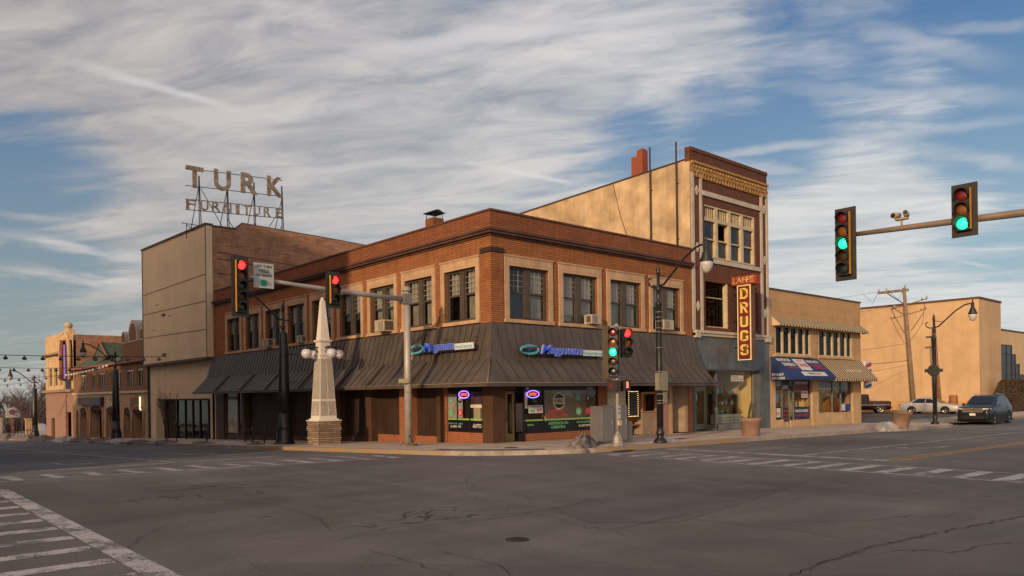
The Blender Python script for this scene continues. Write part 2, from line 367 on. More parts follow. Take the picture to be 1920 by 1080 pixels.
# ================================================================== terrain
def T(x, y):
    """pavement level; the town falls gently away from the crossing"""
    w_ = 1 if x < 20 else (0.3 if x > 40 else 1 - 0.7 * (x - 20) / 20)
    return -0.03 * max(0, y) * w_ - 0.01 * min(max(0, x), 30)
CUTX = [0, 20, 24, 28, 30, 32, 36, 40]; CUTY = [0, 10, 20, 30]
def sheet(name, polys, off, material, parent=None, label=None, kind='structure', thick=0.0):
    bm = bmesh.new()
    for poly in polys:
        bm.faces.new([bm.verts.new((p[0], p[1], 0)) for p in poly])
    for cx in CUTX: bmesh.ops.bisect_plane(bm, geom=bm.verts[:] + bm.edges[:] + bm.faces[:], plane_co=(cx, 0, 0), plane_no=(1, 0, 0))
    for cy in CUTY: bmesh.ops.bisect_plane(bm, geom=bm.verts[:] + bm.edges[:] + bm.faces[:], plane_co=(0, cy, 0), plane_no=(0, 1, 0))
    if thick:
        be = [e for e in bm.edges if len(e.link_faces) == 1]
        for e in be:
            a, b = e.verts; a2 = bm.verts.new((a.co.x, a.co.y, -thick)); b2 = bm.verts.new((b.co.x, b.co.y, -thick)); bm.faces.new((a, b, b2, a2))
    for v in bm.verts: v.co.z += T(v.co.x, v.co.y) + off
    bmesh.ops.triangulate(bm, faces=[f for f in bm.faces if len(f.verts) > 4])
    bmesh.ops.recalc_face_normals(bm, faces=bm.faces[:])
    me = bpy.data.meshes.new(name); bm.to_mesh(me); bm.free(); me.materials.append(material)
    o = bpy.data.objects.new(name, me); COL.objects.link(o); ORG[o.name] = Vector()
    if parent: o.parent = parent
    elif kind: o['kind'] = kind
    if label: o['label'] = label
    return o

def asphalt(name, base=0.075, tone=(1.0, 0.96, 0.92), crack=1.0):
    m, t, b = base_mat(name); vec = t.new('ShaderNodeTexCoord').outputs['Object']
    big = t.noise(vec, 0.09, 5, 0.6, 0.6); mid = t.noise(vec, 0.7, 6, 0.65); fine = t.noise(vec, 38.0, 3, 0.7); agg = t.noise(vec, 150.0, 2, 0.7)
    lo = tuple(base * 0.58 * k for k in tone); hi = tuple(base * 1.42 * k for k in tone)
    c = t.mix(t.ramp(big, [(0.3, 0.0), (0.7, 1.0)]), lo, hi)
    c = t.mix(t.math('MULTIPLY', t.ramp(mid, [(0.35, 0.0), (0.7, 1.0)]), 0.45), c, t.mix(1.0, c, (0.68, 0.66, 0.66), 'MULTIPLY'))
    # tyre-polished bands along both streets
    for sc in ((0.03, 1.1, 1), (1.0, 0.03, 1)):
        bn = t.noise(t.mapping(vec, scale=sc), 0.8, 3, 0.5)
        c = t.mix(t.math('MULTIPLY', t.ramp(bn, [(0.42, 0.0), (0.62, 1.0)]), 0.34), c, t.mix(1.0, c, (1.5, 1.45, 1.38), 'MULTIPLY'))
    # oil drips and dark stains
    st = t.noise(t.mapping(vec, scale=(1, 1, 1), loc=(31, 7, 0)), 1.9, 7, 0.72)
    c = t.mix(t.math('MULTIPLY', t.ramp(st, [(0.60, 0.0), (0.74, 1.0)]), 0.5), c, t.mix(1.0, c, (0.45, 0.44, 0.45), 'MULTIPLY'))
    c = t.mix(t.math('MULTIPLY', t.ramp(fine, [(0.45, 0.0), (0.62, 1.0)]), 0.35), c, t.mix(1.0, c, (1.9, 1.85, 1.8), 'MULTIPLY'))
    c = t.mix(t.math('MULTIPLY', t.ramp(agg, [(0.5, 0.0), (0.7, 1.0)]), 0.4), c, t.mix(1.0, c, (0.5, 0.5, 0.5), 'MULTIPLY'))
    wv = t.new('ShaderNodeVectorMath', operation='ADD'); t.link(vec, wv.inputs[0])
    nz = t.new('ShaderNodeTexNoise', i_Scale=0.8, i_Detail=6.0); t.link(vec, nz.inputs['Vector'])
    sc_ = t.new('ShaderNodeVectorMath', operation='SCALE'); sc_.inputs['Scale'].default_value = 1.5; t.link(nz.outputs['Color'], sc_.inputs[0]); t.link(sc_.outputs[0], wv.inputs[1])
    vo = t.new('ShaderNodeTexVoronoi', feature='DISTANCE_TO_EDGE', i_Scale=0.16); t.link(wv.outputs[0], vo.inputs['Vector'])
    ck = t.new('ShaderNodeMapRange', i_1=0.0035, i_2=0.0012); t.link(vo.outputs['Distance'], ck.inputs[0])
    msk = t.ramp(t.noise(t.mapping(vec, loc=(5, 50, 0)), 0.22, 4), [(0.45, 0.0), (0.55, 1.0)])
    ckf = t.math('MULTIPLY', t.math('MULTIPLY', ck.outputs[0], msk), 0.75 * crack)
    c = t.mix(ckf, c, (0.014, 0.013, 0.013))
    t.link(c, b.inputs['Base Color']); b.inputs['Roughness'].default_value = 0.82; b.inputs['Specular IOR Level'].default_value = 0.3
    h = t.math('SUBTRACT', t.math('ADD', t.math('MULTIPLY', fine, 0.5), agg), t.math('MULTIPLY', ckf, 2.0))
    bp = t.new('ShaderNodeBump', i_Strength=0.45, i_Distance=0.01); t.link(h, bp.inputs['Height']); t.link(bp.outputs[0], b.inputs['Normal'])
    return m
def paving(name, c1, c2, bw=1.5, joint=0.028):
    m, t, b = base_mat(name); vec = t.new('ShaderNodeTexCoord').outputs['Object']
    br = t.new('ShaderNodeTexBrick', i_Scale=1.0, i_Mortar_Size=joint, i_Brick_Width=bw, i_Row_Height=bw, i_Mortar_Smooth=0.1); br.offset = 0.0
    br.inputs['Color1'].default_value = (*c1, 1); br.inputs['Color2'].default_value = (*c2, 1); br.inputs['Mortar'].default_value = (0.05, 0.045, 0.04, 1); t.link(vec, br.inputs['Vector'])
    n = t.noise(vec, 1.1, 7, 0.7); f = t.noise(vec, 40, 3, 0.6)
    c = t.mix(t.math('MULTIPLY', t.ramp(n, [(0.35, 0.0), (0.68, 1.0)]), 0.55), br.outputs['Color'], t.mix(1.0, br.outputs['Color'], (0.55, 0.5, 0.46), 'MULTIPLY'))
    st = t.noise(vec, 3.3, 6, 0.75); c = t.mix(t.math('MULTIPLY', t.ramp(st, [(0.6, 0.0), (0.72, 1.0)]), 0.5), c, t.mix(1.0, c, (0.5, 0.47, 0.44), 'MULTIPLY'))
    c = t.mix(t.math('MULTIPLY', f, 0.3), c, t.mix(1.0, c, (0.7, 0.7, 0.7), 'MULTIPLY'))
    t.link(c, b.inputs['Base Color']); b.inputs['Roughness'].default_value = 0.88
    bp = t.new('ShaderNodeBump', i_Strength=0.25, i_Distance=0.01); t.link(f, bp.inputs['Height']); t.link(bp.outputs[0], b.inputs['Normal'])
    return m
def paint(name, col, wear=0.5, under=(0.06, 0.057, 0.054)):
    m, t, b = base_mat(name); vec = t.new('ShaderNodeTexCoord').outputs['Object']
    n = t.noise(vec, 2.2, 8, 0.72); f = t.noise(vec, 26.0, 4, 0.7)
    s_ = t.math('ADD', t.math('MULTIPLY', n, 0.6), t.math('MULTIPLY', f, 0.4))
    k = t.ramp(s_, [(wear - 0.04, 0.0), (wear + 0.05, 1.0)])
    dirty = t.mix(t.noise(vec, 0.8, 5), tuple(x * 0.62 for x in col), col)
    t.link(t.mix(k, under, dirty), b.inputs['Base Color']); b.inputs['Roughness'].default_value = 0.75; return m
M_ROAD = asphalt('road_asphalt', 0.112, (1.0, 0.94, 0.84)); M_LOT = asphalt('lot_asphalt', 0.065, crack=0.6); M_PATCH = asphalt('patch_asphalt', 0.096, (1.0, 0.94, 0.90), 0.6)
M_WALK = paving('pavement_slabs', (0.62, 0.49, 0.375), (0.55, 0.435, 0.33)); M_KERB = mat('kerb_concrete', (0.36, 0.30, 0.24), 0.85, 0.3, 3.0, fine=0.3)
M_KYEL = paint('kerb_yellow', (0.44, 0.255, 0.07), 0.50, (0.27, 0.22, 0.17)); M_WHITE = paint('road_white', (0.50, 0.47, 0.43), 0.475, (0.085, 0.082, 0.076)); M_YEL = paint('road_yellow', (0.42, 0.22, 0.045), 0.43)
M_EARTH = mat('winter_earth', (0.10, 0.078, 0.055), 0.95, 0.35, 0.4, bump=0.3, fine=0.4); M_CRACK = mat('crack_filler', (0.040, 0.036, 0.033), 0.7, 0.4, 3.0)

# ground sheet to the horizon, below everything
sheet('ground', [[(-900, -900), (1500, -900), (1500, 1500), (-900, 1500)]], -0.27, M_EARTH)
road = sheet('road', [[(-16.5, -80), (-4.0, -80), (-4.0, 400), (-16.5, 400)], [(-4.0, -21), (400, -21), (400, -3.3), (-4.0, -3.3)], [(-300, -21), (-16.5, -21), (-16.5, 3.0), (-300, 3.0)],
              [(-4.0, -3.3), (3.0, -3.3), (3.0, 3.5), (-4.0, 3.5)]], -0.15, M_ROAD)
# the near corner the photographer stands on is a pavement as well
# kerb line: down the left street, round the corner, along the right street with a bulb-out
KX, KY, KR = -4.4, -5.0, 6.0
def arc(cx, cy, r, a0, a1, n): return [(cx + r * math.cos(rad(a0 + (a1 - a0) * i / n)), cy + r * math.sin(rad(a0 + (a1 - a0) * i / n))) for i in range(n + 1)]
corner = arc(KX + KR, KY + KR, KR, 180, 270, 16)
left_run = [(KX, y) for y in (300, 120, 60, 30, 15, 5)]
right_run = [(10, KY), (20, KY), (22.5, KY), (24, KY - 0.55), (26, KY - 0.7), (31, KY - 0.7), (32.5, KY - 0.3), (33.5, -4.35), (40, -4.3), (60, -4.3), (120, -4.3), (300, -4.3)]
kerb_path = left_run + corner + right_run
def ribbon(path, w_, side=1):
    """quads of width w_ to the left of the path (towards the buildings)"""
    out = []
    nrm = []
    for i, p in enumerate(path):
        a = Vector(path[max(i - 1, 0)]); b = Vector(path[min(i + 1, len(path) - 1)]); d = (b - a).normalized(); nrm.append(Vector((-d.y, d.x)) * side)
    off = [(p[0] + n.x * w_, p[1] + n.y * w_) for p, n in zip(path, nrm)]
    for i in range(len(path) - 1): out.append([path[i], path[i + 1], off[i + 1], off[i]])
    return out, off
kq, inner = ribbon(kerb_path, 0.16)
# pavement: the far-left run, the corner block, the right run (as slabs inside the kerb)
n_l = len(left_run)
walk_polys = []
for i in range(len(inner) - 1):
    a, b = inner[i], inner[i + 1]
    if i < n_l - 1: walk_polys.append([a, b, (0.9, b[1]), (0.9, a[1])])
cl_ = inner[n_l - 1:n_l + len(corner)]
walk_polys.append(cl_ + [(10, inner[n_l + len(corner)][1]), (10, 2.0), (0.9, 2.0), (0.9, 5.0)])
for i in range(n_l + len(corner), len(inner) - 1):
    a, b = inner[i], inner[i + 1]; walk_polys.append([a, b, (b[0], 0.9), (a[0], 0.9)])
sheet('pavement', walk_polys, 0.0, M_WALK, thick=0.3)
sheet('kerb', kq, 0.004, M_KERB, thick=0.3)
def sub(path, i0, i1): return path[i0:i1]
ypaths = [[(KX, 12), (KX, 8), (KX, 5)] + corner[:6], [(corner[-3][0], corner[-3][1]), corner[-2], corner[-1], (5, KY), (9.5, KY)]]
for yp in ypaths:
    q, _ = ribbon(yp, 0.17); sheet('painted_kerb', q, 0.009, M_KYEL)
    q2, _ = ribbon(yp, 0.006, -1); sheet('painted_kerb', q2, -0.004, M_KYEL, thick=0.14)
rp = corner[4:12]; q, o_in = ribbon(rp, 0.24); q2, _ = ribbon(o_in, 0.55); sheet('kerb_ramp_pad', q2, 0.006, mat('tactile_pad', (0.11, 0.10, 0.095), 0.8, 0.25, 6.0)); q3, _ = ribbon(rp, 0.20); sheet('dropped_kerb', q3, 0.008, mat('dropped_kerb_concrete', (0.36, 0.33, 0.29), 0.8, 0.25, 4.0))
# kerb on the near-left corner and camera corner
for poly in ([(-16.2, 5.5), (-16.2, 300), (-40, 300), (-40, 1.0), (-18.9, 1.0), (-17.4, 1.6), (-16.5, 2.9)], [(-24, -300), (-17.2, -300), (-17.2, -23.6), (-17.9, -22.0), (-19.6, -21.2), (-60, -21.2), (-60, -300)]):
    sheet('pavement', [poly], -0.004, M_WALK, thick=0.3)
sheet('pavement', [[(-4, -21.2), (-4, -60), (300, -60), (300, -21.2)]], 0.0, M_WALK, thick=0.3)
# car park between the corner block and the stucco building
sheet('parking_lot', [[(31.9, -0.9), (59.9, -0.9), (59.9, 40), (31.9, 40)]], 0.008, M_LOT)
sheet('driveway_apron', [[(34.5, -5.3), (44, -5.3), (44, -0.9), (34.5, -0.9)]], 0.014, mat('apron_concrete', (0.26, 0.22, 0.18), 0.85, 0.25, 1.5))
sheet('lawn', [[(60.1, -0.8), (200, -0.8), (200, 1.4), (60.1, 1.4)]], 0.01, mat('winter_lawn', (0.13, 0.12, 0.055), 0.95, 0.3, 2.5, bump=0.5, fine=0.5))
# ---- markings
def marks(name, polys, m=None, lvl=0.0): return sheet(name, polys, -0.15 + 0.004 + lvl, m or M_WHITE)
def rect(x0, x1, y0, y1): return [(x0, y0), (x1, y0), (x1, y1), (x0, y1)]
# right crosswalk (stripes slant: parallel to the traffic)
P_ = [rect(-0.16, -0.02, -21.0, -5.6), rect(1.98, 2.10, -21.0, -5.4)]
marks('crosswalk_edge_lines', P_)
marks('crosswalk_stripes', [rect(0.0, 1.96, -5.75 - .861 * i - .34, -5.75 - .861 * i) for i in range(18)])
marks('stop_line', [rect(3.55, 3.95, -13.2, -5.4)])
marks('lane_line', [rect(4.1, 120, -10.5, -10.36), rect(4.9, 9.0, -7.95, -7.83)])
marks('centre_line', [rect(4.1, 120, -13.47, -13.31), rect(4.1, 120, -13.17, -13.03)], M_YEL)
# left crosswalk across the left street
def ky(x): return 0.35 + (x + 15.5) * -0.165                          # this crossing runs slightly askew
def skew(x0, x1, a, b): return [(x0, ky(x0) + a), (x1, ky(x1) + a), (x1, ky(x1) + b), (x0, ky(x0) + b)]
marks('crosswalk_edge_lines', [skew(-15.9, -4.9, -.08, .04), skew(-15.9, -4.9, 2.16, 2.28)])
marks('crosswalk_stripes', [skew(x, x + .30, .06, 2.14) for x in [-15.62 + .929 * i for i in range(12)]])
marks('stop_line', [[(-14.9, 4.45), (-7.0, 3.75), (-7.0, 4.05), (-14.9, 4.75)], rect(-8.3, -5.0, 7.6, 7.8)])
# near-left crosswalk
marks('crosswalk_edge_lines', [rect(-16.33, -16.02, -20.8, -1.9)])
marks('crosswalk_stripes', [rect(-19.6, -16.36, y, y + 0.34) for y in [-19.9 + 1.1 * i for i in range(17)]])
marks('lane_line', [rect(-10.45, -10.33, 4.2, 60)])
def turn_arrow(cx, cy, d, sd):
    """arrow painted along direction d (unit), head turned to side sd"""
    dx, dy = d; px, py = -dy * sd, dx * sd
    def w_(a, b): return (cx + dx * a + px * b, cy + dy * a + py * b)
    return [[w_(-1.4, -.08), w_(0.3, -.08), w_(0.3, .08), w_(-1.4, .08)], [w_(0.3, -.08), w_(0.9, .5), w_(0.75, .62), w_(0.1, .08)], [w_(1.15, .35), w_(1.2, 1.0), w_(0.5, .85)]]
marks('turn_arrow', turn_arrow(10.8, -12.0, (-1, 0), -1)); marks('turn_arrow', turn_arrow(-13.0, 8.5, (0, -1), 1)); marks('turn_arrow', turn_arrow(-8.0, 10.5, (0, -1), 1))
# ---- resurfaced patches, filled cracks, manhole
sheet('road_patch', [[(-15.2, -13.4), (-12.6, -16.2), (-10.8, -18.6), (-8.2, -21), (-16.0, -21)]], -0.146, M_PATCH)
sheet('road_patch', [[(-9.6, -12.9), (-3.6, -12.0), (-2.6, -14.2), (-9.2, -15.4), (-10.2, -14.4)]], -0.146, M_PATCH)
rc = random.Random(5)
def crack(pts, wd=0.02, jit=0.06):
    path = []
    for a, b in zip(pts, pts[1:]):
        L = math.dist(a, b); n = max(2, int(L / 0.10)); dx, dy = (b[0] - a[0]) / L, (b[1] - a[1]) / L
        for i in range(n):
            t_ = i / n; j = rc.gauss(0, jit * 0.5) if i else 0
            path.append((a[0] + (b[0] - a[0]) * t_ - dy * j, a[1] + (b[1] - a[1]) * t_ + dx * j))
    path.append(pts[-1]); q = []
    ws = [wd * rc.uniform(0.35, 1.5) for _ in path]; off = []
    for i, p in enumerate(path):
        a = Vector(path[max(i - 1, 0)]); b = Vector(path[min(i + 1, len(path) - 1)]); d = (b - a).normalized(); off.append(((p[0] - d.y * ws[i], p[1] + d.x * ws[i]), (p[0] + d.y * ws[i], p[1] - d.x * ws[i])))
    return [[off[i][1], off[i + 1][1], off[i + 1][0], off[i][0]] for i in range(len(off) - 1)]
CR = [[(-11.21, -18.29), (-9.25, -18.23), (-8.4, -18.35), (-7.14, -18.51), (-5.03, -18.87)], [(-8.85, -15.19), (-8.71, -16.25), (-8.61, -16.88), (-8.77, -17.81)], [(-6.13, -13.22), (-6.23, -14.62), (-6.17, -15.5)],
 [(-13.64, -12.86), (-12.64, -12.54), (-11.72, -12.94), (-10.59, -13.05), (-8.85, -12.85), (-8.13, -12.58)], [(-12.88, -9.99), (-13.03, -11.06), (-13.41, -12.14), (-13.25, -12.24)], [(-11.86, -11.48), (-10.86, -12.11), (-9.61, -12.52)],
 [(-13.76, -13.79), (-13.77, -14.68), (-13.82, -15.71)], [(-13.17, -14.52), (-13.08, -15.06), (-13.13, -15.72), (-13.37, -16.15)], [(-6.54, -9.6), (-6.1, -11.35), (-6.13, -13.22)], [(-10.78, -14.9), (-10.16, -15.09), (-9.2, -15.04), (-8.48, -15.03)],
 [(-15.03, -9.73), (-15.69, -10.66), (-16.02, -11.4)], [(-12.92, -8.0), (-12.86, -9.08), (-12.82, -9.87)], [(-14.32, -8.02), (-13.51, -8.19), (-11.89, -7.95)], [(-5.96, -15.44), (-5.09, -15.29)], [(-15.15, -1.96), (-15.2, -3.35)], [(-7.02, -7.82), (-6.38, -9.26)]]
cq = []
for c in CR: cq += crack(c, 0.006, 0.045)
cq += crack(CR[0], 0.009, 0.06)
sheet('road_cracks', cq, -0.138, M_CRACK, label='dark filled cracks wandering over the asphalt')
mb = MB(); mb.lathe([(0.0, 0), (0.165, 0.0), (0.165, 0.006), (0.15, 0.010), (0.15, 0.004), (0.14, 0.004), (0.14, 0.012), (0.0, 0.012)], n=28)
for k in range(-3, 4): mb.box(-0.11 + abs(k) * .012, 0.11 - abs(k) * .012, k * 0.033 - 0.006, k * 0.033 + 0.006, 0.012, 0.016)
bmesh.ops.translate(mb.bm, verts=mb.bm.verts[:], vec=(-11.9, -14.64, -0.148))
solo('manhole_cover', mb, mat('cast_iron', (0.06, 0.052, 0.047), 0.55, 0.3, 9.0, metal=0.6), 'round iron manhole cover set in the asphalt in the foreground', 'manhole cover', (-11.9, -14.64, -0.148))

mb = MB(); mb.box(1.15, 2.05, -5.32, -5.02, -.150, -.140)
for k in range(8): mb.box(1.17 + k * .11, 1.22 + k * .11, -5.30, -5.04, -.140, -.132)
solo('drain_grate', mb, MC['cast_iron'], 'dark iron drain grate in the gutter below the dirty snow heap', 'drain', (1.6, -5.17, -.15))
for k, (x, y) in enumerate(((-1.2, -2.4), (7.4, -3.3))):
    mb = MB(); mb.lathe([(.24, 0), (.24, .008), (.20, .008), (.20, .012), (.01, .012)], (x, y, T(x, y)), 20)
    solo('utility_cover', mb, MC['cast_iron'], ('round utility cover in the corner pavement before the shop door', 'round utility cover in the pavement right of the slim lamp')[k], 'cover', (x, y, T(x, y)), 'utility covers in the pavement')
# ================================================================== corner building
M_BR = brick('brick_orange', (0.385, 0.155, 0.056), (0.31, 0.118, 0.046), (0.11, 0.046, 0.024), bw=.62, bh=0.082, mo=0.011, stain=.6, var=.5)
M_BRD = brick('brick_parapet', (0.29, 0.105, 0.042), (0.23, 0.082, 0.036), (0.09, 0.038, 0.022), bw=.62, bh=0.082, mo=0.012, stain=0.5)
M_STONE = mat('limestone', (0.53, 0.345, 0.20), 0.8, 0.2, 1.4, streak=0.45, fine=0.25); M_CORN = mat('cornice_paint', (0.11, 0.052, 0.036), 0.7, 0.3, 1.5, streak=0.5)
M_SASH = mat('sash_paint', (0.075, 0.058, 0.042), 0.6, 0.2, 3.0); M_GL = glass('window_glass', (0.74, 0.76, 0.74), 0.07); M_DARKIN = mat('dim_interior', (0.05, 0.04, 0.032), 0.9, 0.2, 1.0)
M_BLIND = mat('roller_blind', (0.52, 0.48, 0.40), 0.9, 0.12, 1.5); M_BLIND2 = mat('old_curtain', (0.36, 0.32, 0.24), 0.9, 0.25, 2.5); M_MUNT = mat('muntin_paint', (0.30, 0.27, 0.22), 0.6, 0.1, 2.0)
M_AWN = mat('awning_metal', (0.092, 0.072, 0.052), 0.5, 0.25, 1.2, streak=0.6, spec=0.45); M_AWN2 = mat('awning_seam_and_shade', (0.055, 0.043, 0.032), 0.5, 0.2, 1.5)
M_ROOF = mat('roof_felt', (0.06, 0.058, 0.055), 0.9, 0.2, 0.6); M_BROWN = mat('brown_cladding', (0.088, 0.043, 0.023), 0.6, 0.22, 1.1, streak=0.4); M_PANEL = mat('brown_boarding', (0.048, 0.026, 0.016), 0.6, 0.3, 0.9, streak=0.6)
M_BLACK = mat('black_paint', (0.012, 0.012, 0.012), 0.45, 0.2, 3.0); M_FOIL = mat('window_film_black', (0.010, 0.010, 0.014), 0.25, 0.1, 2.0); M_METAL = mat('galvanised', (0.32, 0.31, 0.29), 0.5, 0.15, 3.0, metal=0.5)
M_INW = mat('shop_wall', (0.42, 0.36, 0.24), 0.8, 0.1, 1.0); M_INF = mat('shop_floor', (0.16, 0.12, 0.09), 0.5, 0.2, 1.0)

bldg = thing('corner_building', 'two-storey orange brick corner building with brown metal awning and stone-framed windows', 'building', (0, 0, 0))
YL, XR, ZT = 28.6, 13.0, 9.04
LW = [(0.92 + 2.937 * i, 0.92 + 2.937 * i + 2.08) for i in range(9)]
RW = [(0.90 + 2.995 * i, 0.90 + 2.995 * i + 2.16) for i in range(4)]
ZS, ZH = 4.84, 6.94
mb = MB(LF); mb.wall(0.0, YL, 4.3, 8.02, [(a, b, ZS, ZH) for a, b in LW]); mb.f = RF; mb.wall(0.0, XR, 4.3, 8.02, [(a, b, ZS, ZH) for a, b in RW])
mb.f = LF; mb.box(0.0, 0.60, 0.001, 0.035, 4.3, 7.36); mb.f = RF; mb.box(-0.035, 0.60, 0.0, 0.035, 4.3, 7.36)
part('wall', mb, M_BR, bldg)
mb = MB(); mb.box(-0.02, 0.30, -0.02, YL, 8.34, 8.98); mb.box(0.30, XR, -0.02, 0.30, 8.34, 8.98); mb.box(XR - .25, XR - .005, 0.3, YL, 4.0, 8.98); mb.box(0.3, XR - .25, YL - .3, YL, 4.0, 8.98)
part('parapet', mb, M_BRD, bldg)
mb = MB()
for z0, z1, o in ((8.02, 8.10, .07), (8.10, 8.20, .20), (8.20, 8.26, .27), (8.26, 8.34, .16)):
    mb.box(-o, 0.02, -o, YL, z0, z1); mb.box(0.02, XR, -o, 0.02, z0, z1)
part('cornice', mb, M_CORN, bldg)
mb = MB(); mb.box(-0.07, 0.34, -0.07, YL, 8.98, 9.05); mb.box(0.34, XR, -0.07, 0.34, 8.98, 9.05)
part('coping', mb, mat('coping_tile', (0.12, 0.055, 0.035), 0.6, 0.3, 2.0), bldg)
mb = MB(); mb.box(-0.06, 0.62, -0.06, 0.62, 7.40, 7.58); part('corner_band', mb, mat('soot_brick', (0.045, 0.025, 0.02), 0.9, 0.3, 4.0), bldg)
mb = MB(); mb.box(0.3, XR - .25, 0.3, YL - .3, 8.45, 8.5); mb.box(0.25, XR - .25, 0.25, YL - .3, 3.9, 4.0); part('roof', mb, M_ROOF, bldg)
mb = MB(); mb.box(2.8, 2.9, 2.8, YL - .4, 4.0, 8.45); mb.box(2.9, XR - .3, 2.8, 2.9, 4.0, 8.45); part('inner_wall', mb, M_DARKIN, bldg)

# white efflorescence specks under the cornice are weathering of the brick; windows:
rw = random.Random(3)
def sash_window(frame, a, b, look):
    m = MB(frame)                                                     # stone surround
    m.box(a - .24, a, -.02, .05, ZS, ZH + .10); m.box(b, b + .24, -.02, .05, ZS, ZH + .10); m.box(a - .24, b + .24, -.02, .055, ZH + .10, ZH + .36) if False else m.box(a - .24, b + .24, -.02, .052, ZH + .102, ZH + .36)
    m.box(a, b, -.02, .046, ZH, ZH + .10); m.box(a - .28, b + .28, -.02, .10, ZS - .14, ZS - .002); m.box(a - .27, b + .27, -.02, .085, ZH + .362, ZH + .42)
    wn = part('window', m, M_STONE, bldg)
    m = MB(frame); o0, o1 = -.20, -.12; mid = (a + b) / 2; mw = .15
    m.box(a, a + .09, o0, o1, ZS, ZH); m.box(b - .09, b, o0, o1, ZS, ZH); m.box(mid - mw, mid + mw, o0, o1 + .03, ZS + .10, ZH - .09)
    m.box(a + .09, b - .09, o0, o1, ZH - .09, ZH); m.box(a + .09, b - .09, o0, o1, ZS, ZS + .10)
    zm = 5.93
    for x0, x1 in ((a + .09, mid - mw), (mid + mw, b - .09)):
        m.box(x0, x1, o0 - .02, o1 - .02, zm - .035, zm + .035); m.box(x0, x0 + .045, o0 - .01, o1 - .03, ZS + .1, ZH - .09); m.box(x1 - .045, x1, o0 - .01, o1 - .03, ZS + .1, ZH - .09)
    part('window_frame', m, M_SASH, wn)
    m = MB(frame); bl = MB(frame); bl2 = MB(frame)
    for k, (x0, x1) in enumerate(((a + .135, mid - mw - .045), (mid + mw + .045, b - .135))):
        mu = MB(frame)
        m.face([(x0, -.19, ZS + .1), (x1, -.19, ZS + .1), (x1, -.19, zm - .03), (x0, -.19, zm - .03)]); m.face([(x0, -.175, zm + .03), (x1, -.175, zm + .03), (x1, -.175, ZH - .09), (x0, -.175, ZH - .09)])
        for i in (1, 2): xx = x0 + (x1 - x0) * i / 3; mu.box(xx - .010, xx + .010, -.17, -.155, zm + .03, ZH - .09)
        for i in (1, 2, 3): zz_ = zm + .03 + (ZH - .12 - zm) * i / 4; mu.box(x0, x1, -.171, -.154, zz_ - .010, zz_ + .010)
        part('muntins', mu, M_MUNT, wn)
        lk = look[k]
        if lk == 'G': bl.box(x0, x1, -.30, -.285, zm - .02, ZH - .05); bl2.box(x0 - .02, x1 + .02, -.36, -.34, ZS + .05, zm + .02)
        if lk in 'UF': bl.box(x0, x1, -.30, -.285, zm - (0 if lk == 'U' else .9 * rw.uniform(.7, 1.1)), ZH - .05)
        if lk in 'LF': bl2.box(x0 - .02, x1 + .02, -.36, -.34, ZS + .05, zm + .02)
        if lk == 'H': bl.box(x0, x1, -.30, -.285, zm + .45, ZH - .05)
    part('pane', m, M_GL, wn)
    if bl.bm.verts: split_parts('blind', bl, M_BLIND, wn)
    else: bl.bm.free()
    if bl2.bm.verts: split_parts('curtain', bl2, M_BLIND2, wn)
    else: bl2.bm.free()
for (a, b), lk in zip(LW, ['GU', 'GG', 'GG', 'UU', 'UG', 'UU', 'UU', 'GU', 'UU']): sash_window(LF, a, b, lk)
for (a, b), lk in zip(RW, ['OG', 'FG', 'GG', 'UG']): sash_window(RF, a, b, lk)

# ---- the brown metal awning that wraps both street fronts
PRO = [(0.03, 4.66), (0.12, 4.62), (0.30, 3.95), (0.52, 3.22), (1.42, 2.28), (1.42, 2.17)]
mb = MB()
for (o0, z0), (o1, z1) in zip(PRO, PRO[1:]):
    mb.face([(-o0, YL + .3, z0), (-o1, YL + .3, z1), (-o1, -o1, z1), (-o0, -o0, z0)])
    mb.face([(-o0, -o0, z0), (-o1, -o1, z1), (XR + .02, -o1, z1), (XR + .02, -o0, z0)])
mb.face([(-PRO[-1][0], YL + .3, 2.17), (-.0, YL + .3, 2.40), (0, 0, 2.40), (-1.42, -1.42, 2.17)]); mb.face([(-1.42, -1.42, 2.17), (0, 0, 2.40), (XR + .02, 0, 2.40), (XR + .02, -1.42, 2.17)])
mb.face([(XR + .02, 0, 4.66)] + [(XR + .02, -o, z) for o, z in PRO] + [(XR + .02, 0, 2.40)]); mb.face([(0, YL + .3, 4.66)] + [(-o, YL + .3, z) for o, z in PRO] + [(0, YL + .3, 2.40)])
awn = part('awning', mb, M_AWN, bldg)
mb = MB()
def awning_rib(frame, s, w_, h, i0, i1):
    mb.f = frame
    for (o0, z0), (o1, z1) in list(zip(PRO, PRO[1:]))[i0:i1]:
        n = Vector((z0 - z1, o1 - o0)).normalized() * h
        for a, b in (((s - w_, o0, z0), (s - w_, o1, z1)),):
            p = [(s - w_, o0, z0), (s + w_, o0, z0), (s + w_, o0 + n.x, z0 + n.y), (s - w_, o0 + n.x, z0 + n.y)]; q = [(s - w_, o1, z1), (s + w_, o1, z1), (s + w_, o1 + n.x, z1 + n.y), (s - w_, o1 + n.x, z1 + n.y)]
            mb.face([p[3], p[2], q[2], q[3]]); mb.face([p[0], p[3], q[3], q[0]]); mb.face([p[1], p[2], q[2], q[1]]); mb.face(q)
s_ = 0.15
while s_ < YL: awning_rib(LF, s_ + rw.uniform(-.02, .02), .010, .028, 1, 3); s_ += 0.405
s_ = 0.15
while s_ < XR: awning_rib(RF, s_ + rw.uniform(-.02, .02), .008, .018, 1, 3); s_ += 0.405
s_ = -.85
while s_ < YL: awning_rib(LF, s_, .012, .022, 3, 4) if s_ > -.6 else None; s_ += 0.52
s_ = -.3
while s_ < XR: awning_rib(RF, s_, .014, .032, 3, 4); s_ += 0.56
